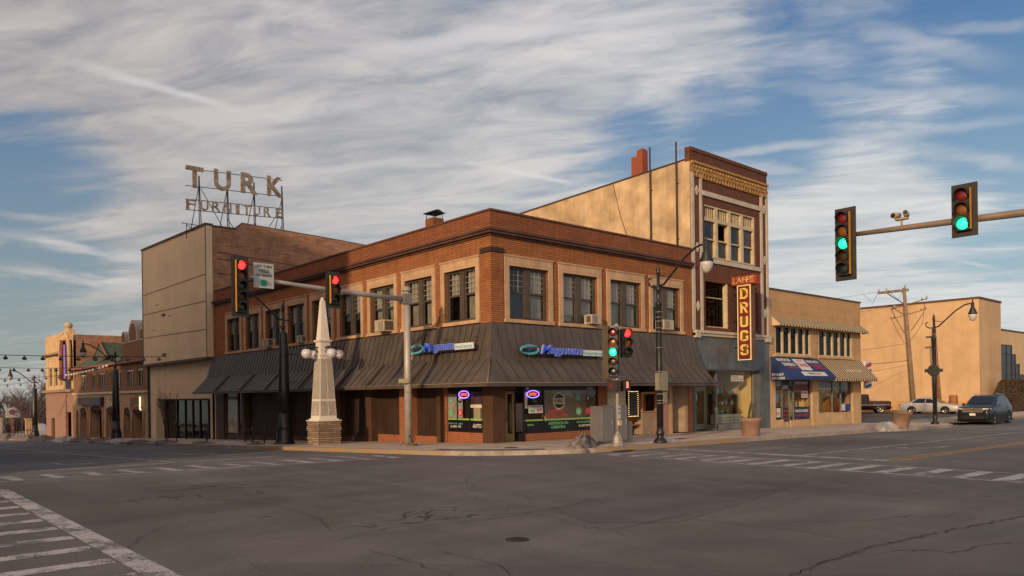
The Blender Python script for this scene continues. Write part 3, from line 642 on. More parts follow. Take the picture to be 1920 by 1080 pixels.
for s_ in (3.6, 6.9, 9.6, 13.6, 17.6, 21.0, 25.0): awning_rib(LF, s_, .07, .10, 3, 4)  # wide dark ribs stand for the shadows at joints between awning sections
part('awning_seams_and_shade', mb, M_AWN2, awn)
mb = MB(LF); mb.tube([(0 - .52, .53, 3.26), (-1.43, 1.44, 2.29)], .03, 6); mb.tube([(YL + .3, 1.44, 2.30), (-1.44, 1.44, 2.30)], .022, 6); mb.f = RF; mb.tube([(-1.44, 1.44, 2.30), (XR, 1.44, 2.30)], .022, 6)
part('awning_trim', mb, mat('awning_edge', (0.16, 0.12, 0.085), 0.5, 0.3, 2.0), awn)
# faded two-line lettering on the awning slope
mb = MB()
for frame, s0, rt in ((LF, 5.05, Vector((0, -1, 0))), (RF, 6.62, Vector((1, 0, 0)))):
    p = Vector(frame(s0, .44, 3.56)); up = (Vector(frame(s0, .30, 3.95)) - Vector(frame(s0, .52, 3.22))).normalized()
    mb.text('PLACAS', p + up * .11, rt, up, .56, .14, .004, bold=.02); mb.text('Y TITULOS', p - up * .10, rt, up, .62, .13, .004, bold=.02)
part('awning_lettering', mb, mat('faded_white_paint', (0.55, 0.53, 0.50), 0.7, 0.15, 3.0), awn)

# ---- ground floor, left street front
def zb(s): return T(0, s) - 0.15
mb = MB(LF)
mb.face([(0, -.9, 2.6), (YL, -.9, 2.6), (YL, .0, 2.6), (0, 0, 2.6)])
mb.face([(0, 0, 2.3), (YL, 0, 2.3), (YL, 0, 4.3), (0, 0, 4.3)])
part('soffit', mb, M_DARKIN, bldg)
for a, b in ((3.68, 5.52), (6.52, 8.88), (9.5, 11.9), (12.4, 14.7), (15.2, 18.2), (18.8, 19.9), (19.93, 23.9)):
    pan = MB(LF); pan.box(a, b, -.34, -.28, zb(b), 2.6)
    s_ = a + .3
    while s_ < b: pan.box(s_ - .006, s_ + .006, -.28, -.268, zb(b) + .5, 2.5); s_ += .31
    pan.box(a, b, -.282, -.24, zb(b) + .42, zb(b) + .48)
    part('boarded_panel', pan, M_PANEL, bldg)
mb = MB(LF)
for a, b in ((5.52, 6.50), (2.95, 3.20)): mb.box(a, b, -.3, .02, zb(b), 2.6)
mb.box(.66, 3.15, -.12, -.04, -.2, .40); mb.box(3.64, 5.52, -.28, -.16, -.3, .12); mb.box(6.5, 8.6, -.28, -.16, -.4, .10)
mb.f = RF; mb.box(1.65, 6.04, -.12, -.04, -.2, .33); mb.box(6.04, 6.62, -.2, .02, -.2, 2.6); mb.box(12.65, 13.0, -.3, .02, -.3, 2.6)
split_parts('brick_base', mb, brick('brick_base', (0.40, 0.145, 0.062), (0.33, 0.115, 0.052), (0.17, 0.09, 0.055), stain=0.3), bldg)
mb = MB(LF)
for a, b in ((3.18, 3.64), (8.90, 9.5), (11.9, 12.4), (14.7, 15.2), (18.2, 18.8), (23.9, 24.3), (27.2, YL)): mb.box(a, b, -.3, .03, zb(b) , 2.6)
for a, b in ((9.5, 11.9), (12.4, 14.7), (15.2, 18.2), (19.93, 23.9)): mb.box(a, b, -.28, -.12, zb(b), zb(b) + .42)
mb.box(0, .60, -.55, .03, -.15, 2.6); mb.f = RF; mb.box(-.03, .60, -.6, .03, -.15, 2.6) if False else None
split_parts('brown_pier', mb, M_BROWN, bldg)
mb = MB(RF); mb.box(-.034, .60, 0.0, .034, -.15, 2.6); mb.box(.6, 1.2, -.6, -.0, 2.05, 2.6) ; part('corner_column', mb, M_BROWN, bldg)
# far shop window with a big paper notice
mb = MB(LF); mb.box(24.3, 27.2, -.2, -.1, zb(27), -.42); mb.box(24.3, 24.42, -.2, -.05, -.42, 2.6); mb.box(25.02, 25.14, -.2, -.05, -.42, 2.6); mb.box(27.08, 27.2, -.2, -.05, -.42, 2.6); mb.box(25.14, 27.08, -.2, -.05, 1.82, 1.95)
wn = part('shop_window', mb, M_SASH, bldg); mb = MB(LF); mb.face([(24.42, -.12, -.42), (27.1, -.12, -.42), (27.1, -.12, 2.5), (24.42, -.12, 2.5)]); part('pane', mb, glass('clear_shade_glass', (0.85, 0.85, 0.83), 0.0), wn)
mb = MB(LF); mb.box(25.2, 27.05, -.18, -.165, -.36, 1.74); nt = part('paper_notice', mb, mat('notice_paper', (0.60, 0.57, 0.50), 0.8, 0.25, 1.6, streak=0.3), wn)
mb = MB(LF); mb.box(24.3, 27.3, -1.2, -1.1, -1.2, 2.6); part('backing', mb, M_DARKIN, wn)

# ---- the corner shop: interior, glass, door
mb = MB(); mb.box(0.6, 6.3, 3.9, 4.0, -.1, 2.6); mb.box(6.3, 6.4, 0.3, 4.0, -.1, 2.6); mb.box(.7, 1.0, 2.6, 3.9, -.1, 2.6)
part('shop_wall', mb, M_INW, bldg); mb = MB(); mb.box(.1, 6.3, .1, 3.9, -.12, -.02); part('shop_floor', mb, M_INF, bldg)
mb = MB(); mb.box(.05, 6.3, .12, 3.9, 2.55, 2.6); part('shop_ceiling', mb, mat('ceiling_tile', (0.35, 0.33, 0.30), 0.9, 0.1, 1.0), bldg)
mb = MB(); mb.box(1.9, 5.4, 2.3, 2.9, -.02, .95); mb.box(1.4, 2.0, 3.3, 3.8, -.02, 1.5); mb.box(4.6, 5.6, 3.6, 3.85, .9, 1.9); part('shop_counter', mb, mat('counter_wood', (0.13, 0.09, 0.06), 0.5, 0.2, 2.0), bldg)
mb = MB(); mb.box(3.7, 6.28, .95, 1.0, .3, 2.1); mb.box(1.9, 2.7, 1.2, 1.25, .3, 1.5); mb.box(.9, .95, .5, 3.0, .3, 1.5); part('added_backing', mb, mat('added_backing_tan', (0.62, 0.53, 0.36), 0.8, 0.2, 1.2), bldg)  # tan boards added behind the glass to brighten the dim shop interior
def shop_glass(frame, a, b, z0, mull):
    m = MB(frame)
    for x in mull: m.box(x - .025, x + .025, -.10, -.03, z0, 2.45)
    m.box(a, b, -.10, -.02, z0 - .05, z0); m.box(a, b, -.10, -.03, 2.45, 2.6)
    wn = part('shop_window', m, M_BLACK, bldg); m = MB(frame); m.face([(a, -.07, z0), (b, -.07, z0), (b, -.07, 2.45), (a, -.07, 2.45)])
    part('pane', m, glass('shop_glass', (0.85, 0.87, 0.84), 0.05), wn)
    m = MB(frame); m.box(a + .02, b - .02, -.064, -.060, z0 + .01, z0 + .42); m.box(a + .02, b - .02, -.064, -.060, 2.02, 2.44); part('black_film', m, M_FOIL, wn)
    m = MB(frame); m.box(a + .02, b - .02, -.058, -.054, z0 + .44, z0 + .50); part('green_stripe', m, mat('vinyl_green', (0.28, 0.52, 0.12), 0.5, 0.1, 2.0), wn)
    return wn
WG = mat('vinyl_green_letters', (0.16, 0.42, 0.22), 0.5, 0.1, 2); WW = mat('vinyl_white', (0.62, 0.60, 0.54), 0.5, 0.08, 2); WR = mat('vinyl_red', (0.55, 0.05, 0.06), 0.5, 0.1, 2); WT = mat('vinyl_teal', (0.10, 0.38, 0.40), 0.5, 0.1, 2); WC = mat('vinyl_cream', (0.66, 0.58, 0.42), 0.6, 0.1, 2)
def decal(parent, frame, mt, items, name='lettering', rt=None):
    for it in items:
        m = MB(); body, s0, z, wd, hg = it[:5]; o = it[5] if len(it) > 5 else -.056
        m.text(body, frame(s0, o, z), rt or ((0, -1, 0) if frame is LF else (1, 0, 0)), (0, 0, 1), wd, hg, .003, bold=.025); part(name, m, mt, parent)
def discs(parent, frame, mt, items, name='decal'):
    for s0, z, r, in_ in items: 
        m = MB(frame)
        if in_: m.disc((s0, -.055, z), r, 1, 24, inner=in_)
        else: m.disc((s0, -.056, z), r, 1, 24)
        part(name, m, mt, parent)
def neon(parent, frame, s0, z):
    sg = 1 if frame is RF else -1
    m = MB(frame); N = 28; m.tube([(s0 + .33 * math.cos(6.2832 * k / N), .01, z + .145 * math.sin(6.2832 * k / N)) for k in range(N + 1)], .018, 6, cap=False)
    n = part('neon_sign', m, emit('neon_blue', (0.28, 0.16, 1.0), 2.6, (0.3, 0.3, 0.6)), parent)
    m = MB(); m.text('OPEN', frame(s0, -.01, z), (0, -1, 0) if frame is LF else (1, 0, 0), (0, 0, 1), .38, .105, .02, shear=.25, bold=.005); part('lettering', m, emit('neon_red', (1.0, 0.05, 0.06), 2.6, (0.6, 0.1, 0.1)), n)
w1 = shop_glass(LF, .66, 3.12, .42, (.68, 1.5, 2.3, 3.09)); w2 = shop_glass(RF, 1.65, 6.04, .34, (1.67, 2.75, 6.01))
decal(w1, LF, WT, [('AGENCIA', 2.6, 2.30, .8, .07), ('RENTA DE CAJAS', 2.45, .70, .95, .08)]); decal(w1, LF, WW, [('AL INSTANTE', 2.45, .59, .7, .09), ('AUTO', 1.05, .64, .55, .16), ('SEGUROS', 1.0, 2.30, .5, .06)])
decal(w1, LF, WC, [('BIENVENIDOS', 2.45, 2.22, 1.0, .07)])
discs(w1, LF, WT, [(2.75, 1.66, .13, 0)]); discs(w1, LF, WR, [(2.12, 1.15, .15, 0)]); discs(w1, LF, WG, [(2.78, 1.15, .15, 0)]); discs(w1, LF, M_FOIL, [(2.14, 1.70, .15, 0)])
mb = MB(LF); mb.box(1.98, 3.02, -.066, -.064, .94, 1.92); part('decal_panel', mb, mat('vinyl_grey', (0.30, 0.27, 0.24), 0.6, 0.3, 3.0), w1)
mb = MB(LF); mb.box(.74, 1.42, -.062, -.058, 1.5, 2.0); part('poster', mb, mat('dark_poster', (0.07, 0.035, 0.05), 0.5, 0.5, 7.0), w1); mb = MB(LF); mb.box(.74, 1.45, -.056, -.054, 1.36, 1.48); part('poster_strip', mb, WC, w1)
decal(w1, LF, WW, [('M', 2.14, 1.70, .15, .15, -.05), ('B', 2.12, 1.15, .09, .15, -.05), ('i', 2.75, 1.66, .04, .13, -.05)])
neon(w1, LF, 1.80, 1.89); neon(w2, RF, 2.12, 1.87)
decal(w2, RF, WW, [('TRAMITES DE PLACAS', 3.55, 2.28, 1.1, .07), ('SEGUROS', 4.95, 2.28, .5, .07), ('24 HRS', 5.55, 2.09, .35, .10), ('AL INSTANTE', 5.20, .50, .75, .09), ('22', 1.85, 2.16, .17, .20)])
decal(w2, RF, WG, [('ASISTENCIA EN', 3.60, .655, 1.15, .12), ('CARRETERA', 3.60, .49, .85, .12), ('RENTA DE SEGURO', 5.20, .655, .95, .08), ('SERVICIO', 2.02, .63, .35, .07)])
decal(w2, RF, WR, [('LLAMENOS', 3.45, 1.17, .9, .14), ('815.352.1981', 3.42, .97, 1.5, .16)])
mb = MB(RF); mb.box(1.92, 2.72, -.062, -.058, 1.10, 1.42); ps = part('white_poster', mb, WW, w2); decal(ps, RF, WG, [('Uber', 2.12, 1.21, .30, .13, -.052)]); decal(ps, RF, mat('vinyl_pink', (0.6, 0.03, 0.25), 0.5, 0.1, 2), [('lyft', 2.52, 1.21, .26, .15, -.052)]); decal(ps, RF, M_FOIL, [('MANEJAS PARA', 2.32, 1.36, .6, .05, -.052)])
discs(w2, RF, WC, [(3.66, 1.57, .36, .30)], 'decal_ring'); discs(w2, RF, M_FOIL, [(3.66, 1.57, .29, 0)]); mb = MB(RF); mb.box(3.385, 3.935, -.055, -.052, 1.44, 1.69); part('decal_band', mb, WC, w2); decal(w2, RF, M_FOIL, [('1981', 3.66, 1.565, .46, .18, -.050)])
discs(w2, RF, WT, [(4.80, 1.70, .15, 0)]); discs(w2, RF, WG, [(4.84, 1.12, .18, 0)]); discs(w2, RF, M_FOIL, [(5.42, 1.68, .15, 0)]); discs(w2, RF, WR, [(5.42, 1.12, .16, 0), (4.78, 1.40, .08, 0)])
decal(w2, RF, WW, [('B', 5.42, 1.68, .10, .14, -.05), ('l', 4.84, 1.12, .05, .18, -.05), ('v', 4.80, 1.70, .12, .12, -.05)])
mb = MB(RF); mb.box(1.70, 1.86, -.06, -.056, 1.30, 1.95); part('poster_strip', mb, WC, w2)
for k, (zz_, s0) in enumerate(((1.62, 5.82), (1.12, 5.82))):
    discs(w2, RF, mat('vinyl_olive', (0.12, 0.12, 0.08), 0.6, 0.2, 2), [(s0, zz_, .07, 0)])
# recessed door beside the corner column
mb = MB(); mb.box(1.56, 1.62, .49, .56, -.05, 2.05); mb.box(1.60, 1.66, .0, .485, -.05, .3); mb.box(1.60, 1.66, .0, .06, .3, 2.5); mb.box(.6, 1.62, .50, .56, 2.05, 2.6); mb.box(1.0, 1.06, .49, .56, -.05, 2.05); mb.box(.3, 1.0, .5, .56, -.05, 2.5); part('door_frame', mb, M_BLACK, bldg)
mb = MB(); mb.box(1.07, 1.55, .50, .53, -.03, .3); mb.box(1.07, 1.19, .50, .53, .3, 2.0); mb.box(1.43, 1.55, .50, .53, .3, 2.0); mb.box(1.19, 1.43, .50, .53, 1.88, 2.0)
dr = part('door', mb, mat('brass_door', (0.34, 0.24, 0.10), 0.5, 0.2, 2.0), bldg); mb = MB(); mb.face([(1.19, .515, .3), (1.43, .515, .3), (1.43, .515, 1.88), (1.19, .515, 1.88)]); part('pane', mb, M_GL, dr); mb = MB(); mb.tube([(1.12, .46, .8), (1.12, .46, 1.25)], .02, 6); part('handle', mb, M_METAL, dr)

# ---- recessed theatre-like lobby to the right: notice board, bulb-lit case, bench, booth, side door
M_LOB = mat('lobby_wall', (0.07, 0.035, 0.025), 0.7, 0.3, 1.5); M_TILE = mat('booth_tile', (0.33, 0.23, 0.15), 0.6, 0.2, 2.5, streak=0.3)
mb = MB(RF); mb.face([(6.6, -2.2, -.1), (11.2, -2.2, -.1), (11.2, -2.2, 2.6), (6.6, -2.2, 2.6)]); mb.face([(6.6, -.05, -.1), (6.6, -2.2, -.1), (6.6, -2.2, 2.6), (6.6, -.05, 2.6)]); mb.face([(6.6, 0, 2.59), (12.9, 0, 2.59), (12.9, -2.2, 2.59), (6.6, -2.2, 2.59)]); mb.face([(6.6, 0, -.075), (12.9, 0, -.12), (12.9, -2.2, -.12), (6.6, -2.2, -.075)])
mb.box(6.4, 13.0, -.3, 0.0, 2.5, 4.3); mb.box(0.0, 6.4, -.3, -.0, 2.6, 4.3)
part('lobby', mb, M_LOB, bldg)
mb = MB(RF); mb.box(6.72, 8.16, -.30, -.24, .55, 2.0); bd = part('notice_board', mb, WC, bldg)
mb = MB(RF)
for i in range(9):
    for j in range(7): mb.box(6.78 + i * .155, 6.90 + i * .155, -.24, -.235, .62 + j * .195, .78 + j * .195) if rw.random() < .9 else None
part('cards', mb, mat('pale_card', (0.56, 0.50, 0.36), 0.7, 0.2, 5.0), bd)
mb = MB(RF); mb.box(8.24, 8.98, -.30, -.18, .74, 1.98); ca = part('poster_case', mb, M_BLACK, bldg)
mb = MB(RF); mb.box(8.32, 8.90, -.18, -.175, .84, 1.88); part('poster', mb, mat('case_poster', (0.02, 0.016, 0.018), 0.4, 0.4, 3.0), ca)
mb = MB(RF)
for i in range(8): 
    for zz_ in (.79, 1.93): mb.ball((8.28 + i * .095, -.16, zz_), .016, 1)
for i in range(1, 12):
    for xx in (8.28, 8.945): mb.ball((xx, -.16, .79 + i * .095), .016, 1)
part('bulbs', mb, emit('warm_bulb', (1.0, 0.62, 0.22), 2.6, (0.9, 0.7, 0.4)), ca)
mb = MB(RF); mb.box(8.3, 9.5, -.75, -.35, .34, .40); mb.box(8.34, 8.42, -.72, -.38, -.05, .34); mb.box(9.38, 9.46, -.72, -.38, -.05, .34); mb.box(8.3, 9.5, -.80, -.75, .55, .85)
solo('wooden_bench', mb, mat('bench_wood', (0.36, 0.15, 0.045), 0.5, 0.2, 3.0), 'orange-brown wooden bench in the recessed lobby behind the grey cabinet', 'bench', (8.9, .5, -.05))
mb = MB(RF); mb.box(9.35, 10.45, -1.0, -.25, -.12, .95); part('ticket_booth', mb, M_TILE, bldg); mb = MB(RF)
for a, b, o0, o1 in ((9.35, 9.43, -.33, -.25), (10.37, 10.45, -.33, -.25)): mb.box(a, b, o0, o1, .95, 1.8)
mb.box(9.35, 10.45, -1.0, -.25, 1.8, 1.9); mb.box(9.36, 10.44, -.95, -.9, .95, 1.8); mb.box(9.3, 10.5, -1.02, -.2, .95, 1.0); part('booth_window', mb, mat('booth_wood', (0.40, 0.20, 0.08), 0.5, 0.2, 3.0), bldg)
mb = MB(RF); mb.box(10.5, 11.0, -.4, .01, -.2, 2.6); part('pink_pier', mb, mat('pink_tile', (0.36, 0.18, 0.13), 0.6, 0.25, 3.0), bldg)
mb = MB(RF); mb.box(11.04, 11.30, -.25, .03, -.2, 2.6); part('pilaster', mb, M_STONE, bldg)
mb = MB(RF); mb.face([(11.84, -.9, -.1), (12.66, -.02, -.1), (12.66, -.02, 2.6), (11.84, -.9, 2.6)]); mb.face([(11.3, -1.5, -.1), (11.84, -.9, -.1), (11.84, -.9, 2.6), (11.3, -1.5, 2.6)]); mb.face([(11.3, -1.5, -.1), (11.3, -.1, -.1), (11.3, -.1, 2.6), (11.3, -1.5, 2.6)]); part('entry_wall', mb, M_TILE, bldg)
mb = MB(RF); mb.box(11.30, 11.86, -1.00, -.94, -.08, 2.2); dr = part('side_door', mb, mat('dark_green_door', (0.03, 0.04, 0.032), 0.4, 0.2, 2.0), bldg); mb = MB(RF); mb.ball((11.40, -.90, .95), .035, 1); part('handle', mb, M_METAL, dr)

# ---- shop signs standing off the awning
def shop_sign(frame, rt, s_eye, s_t0, s_t1, s_b1, z, o, cat_label):
    sg = 1 if frame is RF else -1
    th_ = thing('shop_sign', cat_label, 'shop sign', frame(s_eye, o, z), 'blue lettered signs on the brown awning')
    m = MB(frame); m.box(min(s_eye - sg * .3, s_b1), max(s_eye - sg * .3, s_b1), o - .16, o - .06, z - .20, z + .04)
    part('raceway', m, mat('sign_raceway', (0.02, 0.022, 0.035), 0.5, 0.2, 2.0), th_)
    for x in (s_eye, (s_t0 + s_t1) / 2, s_b1 - sg * .2): m = MB(frame); m.tube([(x, .3, z + .30), (x, o - .1, z + .30), (x, o - .1, z - .3)], .014, 5); part('bracket', m, mat('rust', (0.16, 0.07, 0.035), 0.8, 0.3, 5.0), th_)
    # swirl emblem: two crescents round a dark pupil
    def cres(m, ph, o_, thk):
        N = 20; outer = []; inner = []
        for k in range(N + 1):
            a = ph + math.pi * 1.15 * k / N; q = math.sin(math.pi * k / N)
            outer.append((s_eye + .50 * sg * math.cos(a), z + .20 * math.sin(a))); inner.append((s_eye + (.50 - .13 * q) * sg * math.cos(a - .12 * q), z + (.20 - .085 * q) * math.sin(a)))
        for k in range(N): m.prism([outer[k], outer[k + 1], inner[k + 1], inner[k]] , o_ - thk, o_, axis=1)
    tq = mat('sign_teal', (0.09, 0.36, 0.42), 0.35, 0.08, 2.0)
    m = MB(frame); cres(m, .25, o, .06); cres(m, .25 + math.pi, o, .06)
    em = part('emblem', m, tq, th_)
    m = MB(frame); m.disc((s_eye, o - .02, z), .075, 1, 18, sc=(1.4, .85)); part('pupil', m, mat('sign_navy', (0.03, 0.05, 0.16), 0.4, 0.1, 2.0), em)
    cw = abs(s_t1 - s_t0); cx = (s_t0 + s_t1) / 2
    m = MB(); m.text('Magnum', frame(cx, o - .05, z - .02), rt, (0, 0, 1), cw, .46, .08, shear=.22, bold=.035); part('lettering', m, mat('sign_outline', (0.30, 0.30, 0.62), 0.4, 0.1, 2.0), th_)
    m = MB(); m.text('Magnum', frame(cx, o + .032, z - .02), rt, (0, 0, 1), cw * .975, .43, .012, shear=.22, bold=.004); part('letter_faces', m, emit('sign_blue', (0.04, 0.10, 0.50), 0.25, (0.03, 0.09, 0.46)), th_)
    m = MB(frame); m.box(min(s_t1 + sg * .04, s_b1), max(s_t1 + sg * .04, s_b1), o - .06, o, z - .17, z + .07); bx = part('white_box', m, mat('sign_white', (0.62, 0.64, 0.60), 0.4, 0.06, 2.0), th_)
    m = MB(); m.text('Insurance', frame((s_t1 + s_b1) / 2 + sg * .02, o + .001, z - .05), rt, (0, 0, 1), abs(s_b1 - s_t1) * .86, .16, .006, bold=.01); part('lettering', m, tq, bx)
shop_sign(RF, (1, 0, 0), 1.34, 1.92, 4.30, 5.58, 3.61, .72, 'blue and teal eye-emblem sign on the right front awning, beside the traffic lights')
shop_sign(LF, (0, -1, 0), 4.12, 3.55, 1.50, .30, 3.82, .70, 'blue and teal eye-emblem sign on the left front awning, just left of the corner')

# ---- window air conditioners (each could be lifted out)
def aircon(frame, s0, z0, wd, hg, dp, label):
    th_ = thing('air_conditioner', label, 'air conditioner', frame(s0, .1, z0), 'air conditioners hung in the upper windows')
    m = MB(frame); m.box(s0 - wd / 2, s0 + wd / 2, -.1, dp, z0, z0 + hg); part('casing', m, mat('aircon_cream', (0.42, 0.36, 0.27), 0.5, 0.15, 3.0), th_, bevel=.012)
    m = MB(frame)
    for k in range(7): m.box(s0 - wd * .42, s0 + wd * .10, dp, dp + .006, z0 + .06 + k * (hg - .1) / 7, z0 + .06 + k * (hg - .1) / 7 + .02)
    part('grille', m, mat('aircon_grille', (0.10, 0.085, 0.065), 0.6, 0.2, 3.0), th_); m = MB(frame)
    m.box(s0 - wd / 2 - .004, s0 - wd / 2, .05, dp - .06, z0 + .06, z0 + hg - .06); part('side_grille', m, MC['aircon_grille'], th_); m = MB(frame); m.box(s0 + wd / 2, s0 + wd / 2 + .004, .05, dp - .06, z0 + .06, z0 + hg - .06)
    part('side_grille', m, MC['aircon_grille'], th_)
aircon(LF, 7.25, ZS - .05, .78, .52, .55, 'large cream air conditioner in the third window left of the building corner')
aircon(LF, 15.75, ZS - .03, .55, .38, .30, 'small air conditioner at the sixth window of the left front'); aircon(LF, 19.9, ZS - .03, .70, .46, .40, 'boxy air conditioner in the window behind the black street lamp on the left front')
aircon(RF, 5.60, ZS + .02, .62, .40, .35, 'air conditioner in the second window right of the corner'); aircon(RF, 10.6, ZS, .78, .46, .42, 'air conditioner in the last window of the right front, behind the lamp post')
# ---- chimney with a spark guard
ch = thing('chimney', 'short brick chimney with a black spark-arrestor cap on the corner building roof', 'chimney', (4.0, 9.2, 8.5))
mb = MB(); mb.box(3.65, 4.3, 8.8, 9.5, 8.5, 10.86); part('stack', mb, M_BRD, ch); mb = MB()
for a in (3.7, 4.25):
    for b in (8.85, 9.45): mb.tube([(a, b, 10.86), (a, b, 11.12)], .02, 5)
mb.box(3.58, 4.37, 8.72, 9.58, 11.12, 11.16); mb.prism([(3.65, 11.16), (4.3, 11.16), (4.08, 11.28), (3.87, 11.28)], 8.8, 9.5, axis=1)
for k in range(7): mb.tube([(3.7 + k * .09, 8.85, 10.86), (3.7 + k * .09, 8.85, 11.12)], .008, 4)
part('cap', mb, M_BLACK, ch)
# ================================================================== three-storey drugstore building
M_DBR = brick('brick_maroon', (0.16, 0.066, 0.036), (0.115, 0.046, 0.027), (0.09, 0.045, 0.032), bh=0.075, mo=0.009, stain=0.45); M_WTERRA = mat('white_terracotta', (0.50, 0.43, 0.34), 0.5, 0.15, 2.5, streak=0.3)
M_PLAST = mat('old_yellow_plaster', (0.58, 0.42, 0.24), 0.9, 0.34, 0.8, streak=0.55, bump=0.3, fine=0.25, ss=1.3); M_BLUET = mat('blue_grey_tile', (0.105, 0.12, 0.125), 0.35, 0.3, 1.6, streak=0.5); M_OCHRE = mat('ochre_terracotta', (0.40, 0.225, 0.07), 0.6, 0.45, 6.0, fine=0.4)
M_CREAMW = mat('cream_woodwork', (0.52, 0.42, 0.27), 0.6, 0.2, 3.0); M_DGL = glass('old_glass', (0.30, 0.31, 0.31), 0.07, 0.05, 0.06)
DB = thing('drugstore_building', 'narrow three-storey maroon brick building with white trim and blue-grey shopfront', 'building', (13, 0, -.13))
X0, X1, ZD = 13.02, 20.28, 14.12
mb = MB(RF); mb.wall(X0, X1, 4.7, ZD - .18, [(14.2, 19.05, 8.74, 11.45), (14.22, 19.2, 5.18, 7.52)], depth=.3); part('wall', mb, M_DBR, DB)
mb = MB()                                                               # plastered side wall, its top falling to the back
mb.prism([(0.35, 4.0), (0.35, 13.50), (12.4, 13.08), (27, 12.5), (27, 4.0)], X0 + .001, X0 + .26, axis=0) ; mb.box(X0 + .001, X0 + .3, 0.012, .35, 4.0, 13.55)
part('side_wall', mb, M_PLAST, DB)
mb = MB(); mb.prism([(0.30, 13.48), (0.30, 13.56), (12.4, 13.15), (27, 12.57), (27, 12.48), (12.4, 13.06)], X0 - .03, X0 + .29, axis=0); part('side_coping', mb, mat('tar_edge', (0.06, 0.035, 0.025), 0.8, 0.2, 3.0), DB)
mb = MB(); mb.box(X0 + .3, X1 - .26, .3, 27, 12.3, 12.4); mb.box(X1 - .25, X1, .01, 27, -.3, 12.9); mb.box(X0 + .3, X1 - .26, 26.7, 26.95, -.3, 12.6); mb.box(X0 + .3, X1 - .26, .3, 26.6, 4.3, 4.4); mb.box(X0 + .3, X1 - .26, 1.4, 1.5, 4.4, 12.3)
part('roof_and_back', mb, M_DARKIN, DB)
mb = MB(RF); mb.box(X0 - .02, X1 + .02, -.30, .05, ZD - .18, ZD); mb.box(X0 - .001, X1, -.3, -.002, 13.4, ZD - .18); part('coping', mb, M_DBR, DB)
mb = MB(RF); mb.box(X0 + .05, X1 - .05, -.01, .12, 12.90, 13.02); mb.box(X0 + .05, X1 - .05, -.01, .07, 13.02, 13.30); mb.box(X0 + .05, X1 - .05, -.01, .16, 13.30, 13.42)
k_ = X0 + .2
while k_ < X1 - .2: mb.ball((k_, .09, 13.17), .085, 1, (1, .6, 1.2)); mb.box(k_ - .05, k_ + .05, .0, .11, 12.66, 12.90); k_ += .26
part('ornament_band', mb, M_OCHRE, DB)
for a, b in ((X0 + .04, X0 + .27), (13.78, 13.97), (19.50, 19.72), (X1 - .18, X1)):
    mb = MB(RF); mb.box(a, b, -.01, .06, 4.98, 12.88); part('pilaster', mb, M_WTERRA, DB)
for a, b, c, d in ((13.97, 19.5, 11.84, 12.08), (13.97, 19.5, 8.48, 8.70)):
    mb = MB(RF); mb.box(a, b, -.01, .09, c, d); part('string_course', mb, M_WTERRA, DB)
mb = MB(RF); mb.box(X0 + .1, X1, -.01, .22, 4.84, 4.97); mb.box(X0 + .1, X1, -.01, .14, 4.70, 4.84); mb.box(X0 + .1, X0 + .5, .0, .2, 4.6, 4.84); mb.box(X1 - .5, X1, 0, .2, 4.6, 4.84); part('sill_cornice', mb, M_WTERRA, DB)
for cx in (13.53, 19.90):
    for zc in (12.0, 9.15, 6.2):
        mb = MB(RF); mb.prism([(cx - .14, zc), (cx, zc - .24), (cx + .14, zc), (cx, zc + .24)], -.01, .07, axis=1); mb.box(cx - .18, cx + .18, -.01, .05, zc - .045, zc + .045); part('diamond', mb, M_WTERRA, DB)
for k, (a, b) in enumerate(((14.22, 15.22), (15.44, 16.42), (16.64, 17.62), (17.86, 18.86))):
    mb = MB(RF); z0, zt, z1 = 8.76, 10.72, 11.43
    mb.box(a - .11, a, -.28, -.02, z0, z1); mb.box(b, b + .11, -.28, -.02, z0, z1); mb.box(a, b, -.28, -.03, zt - .09, zt + .09); mb.box(a, b, -.28, -.03, z1 - .07, z1); mb.box(a, b, -.28, -.02, z0, z0 + .07); mb.box(a, b, -.26, -.08, 9.68, 9.75)
    wn = part('window', mb, M_CREAMW, DB)
    for i in range(1, 6): pass
    mb = MB(RF)
    for i in range(1, 6): x = a + (b - a) * i / 6; mb.box(x - .018, x + .018, -.2, -.12, zt + .09, z1 - .07)
    part('transom_bars', mb, M_CREAMW, wn)
    mb = MB(RF); mb.face([(a, -.2, z0), (b, -.2, z0), (b, -.2, 9.68), (a, -.2, 9.68)]); mb.face([(a, -.17, zt + .09), (b, -.17, zt + .09), (b, -.17, z1), (a, -.17, z1)])
    if k != 1: mb.face([(a, -.15, 9.75), (b, -.15, 9.75), (b, -.15, zt), (a, -.15, zt)])
    part('pane', mb, M_DGL, wn)
    mb = MB(RF)
    if k == 3: mb.box(a, b, -.24, -.215, 9.76, zt - .1)
    else: mb.box(a, b - .02, -.30, -.28, z0 + .05, 9.66)
    part('board', mb, mat('plywood', (0.52, 0.30, 0.11), 0.7, 0.15, 3.0) if k == 3 else mat('grimy_blind', (0.22, 0.20, 0.17), 0.9, 0.25, 2.0), wn)
mb = MB(RF); mb.box(14.22, 16.15, -.29, -.2, 5.18, 5.26); mb.box(14.22, 14.30, -.29, -.18, 5.26, 7.5); mb.box(16.14, 16.24, -.29, .0, 5.18, 7.5); mb.box(14.3, 16.14, -.28, -.2, 6.72, 6.76); wn = part('window', mb, M_CREAMW, DB)
mb = MB(RF); mb.face([(14.3, -.24, 5.26), (16.14, -.24, 5.26), (16.14, -.24, 7.5), (14.3, -.24, 7.5)]); part('pane', mb, glass('dim_glass', (0.18, 0.18, 0.17), 0.0), wn)
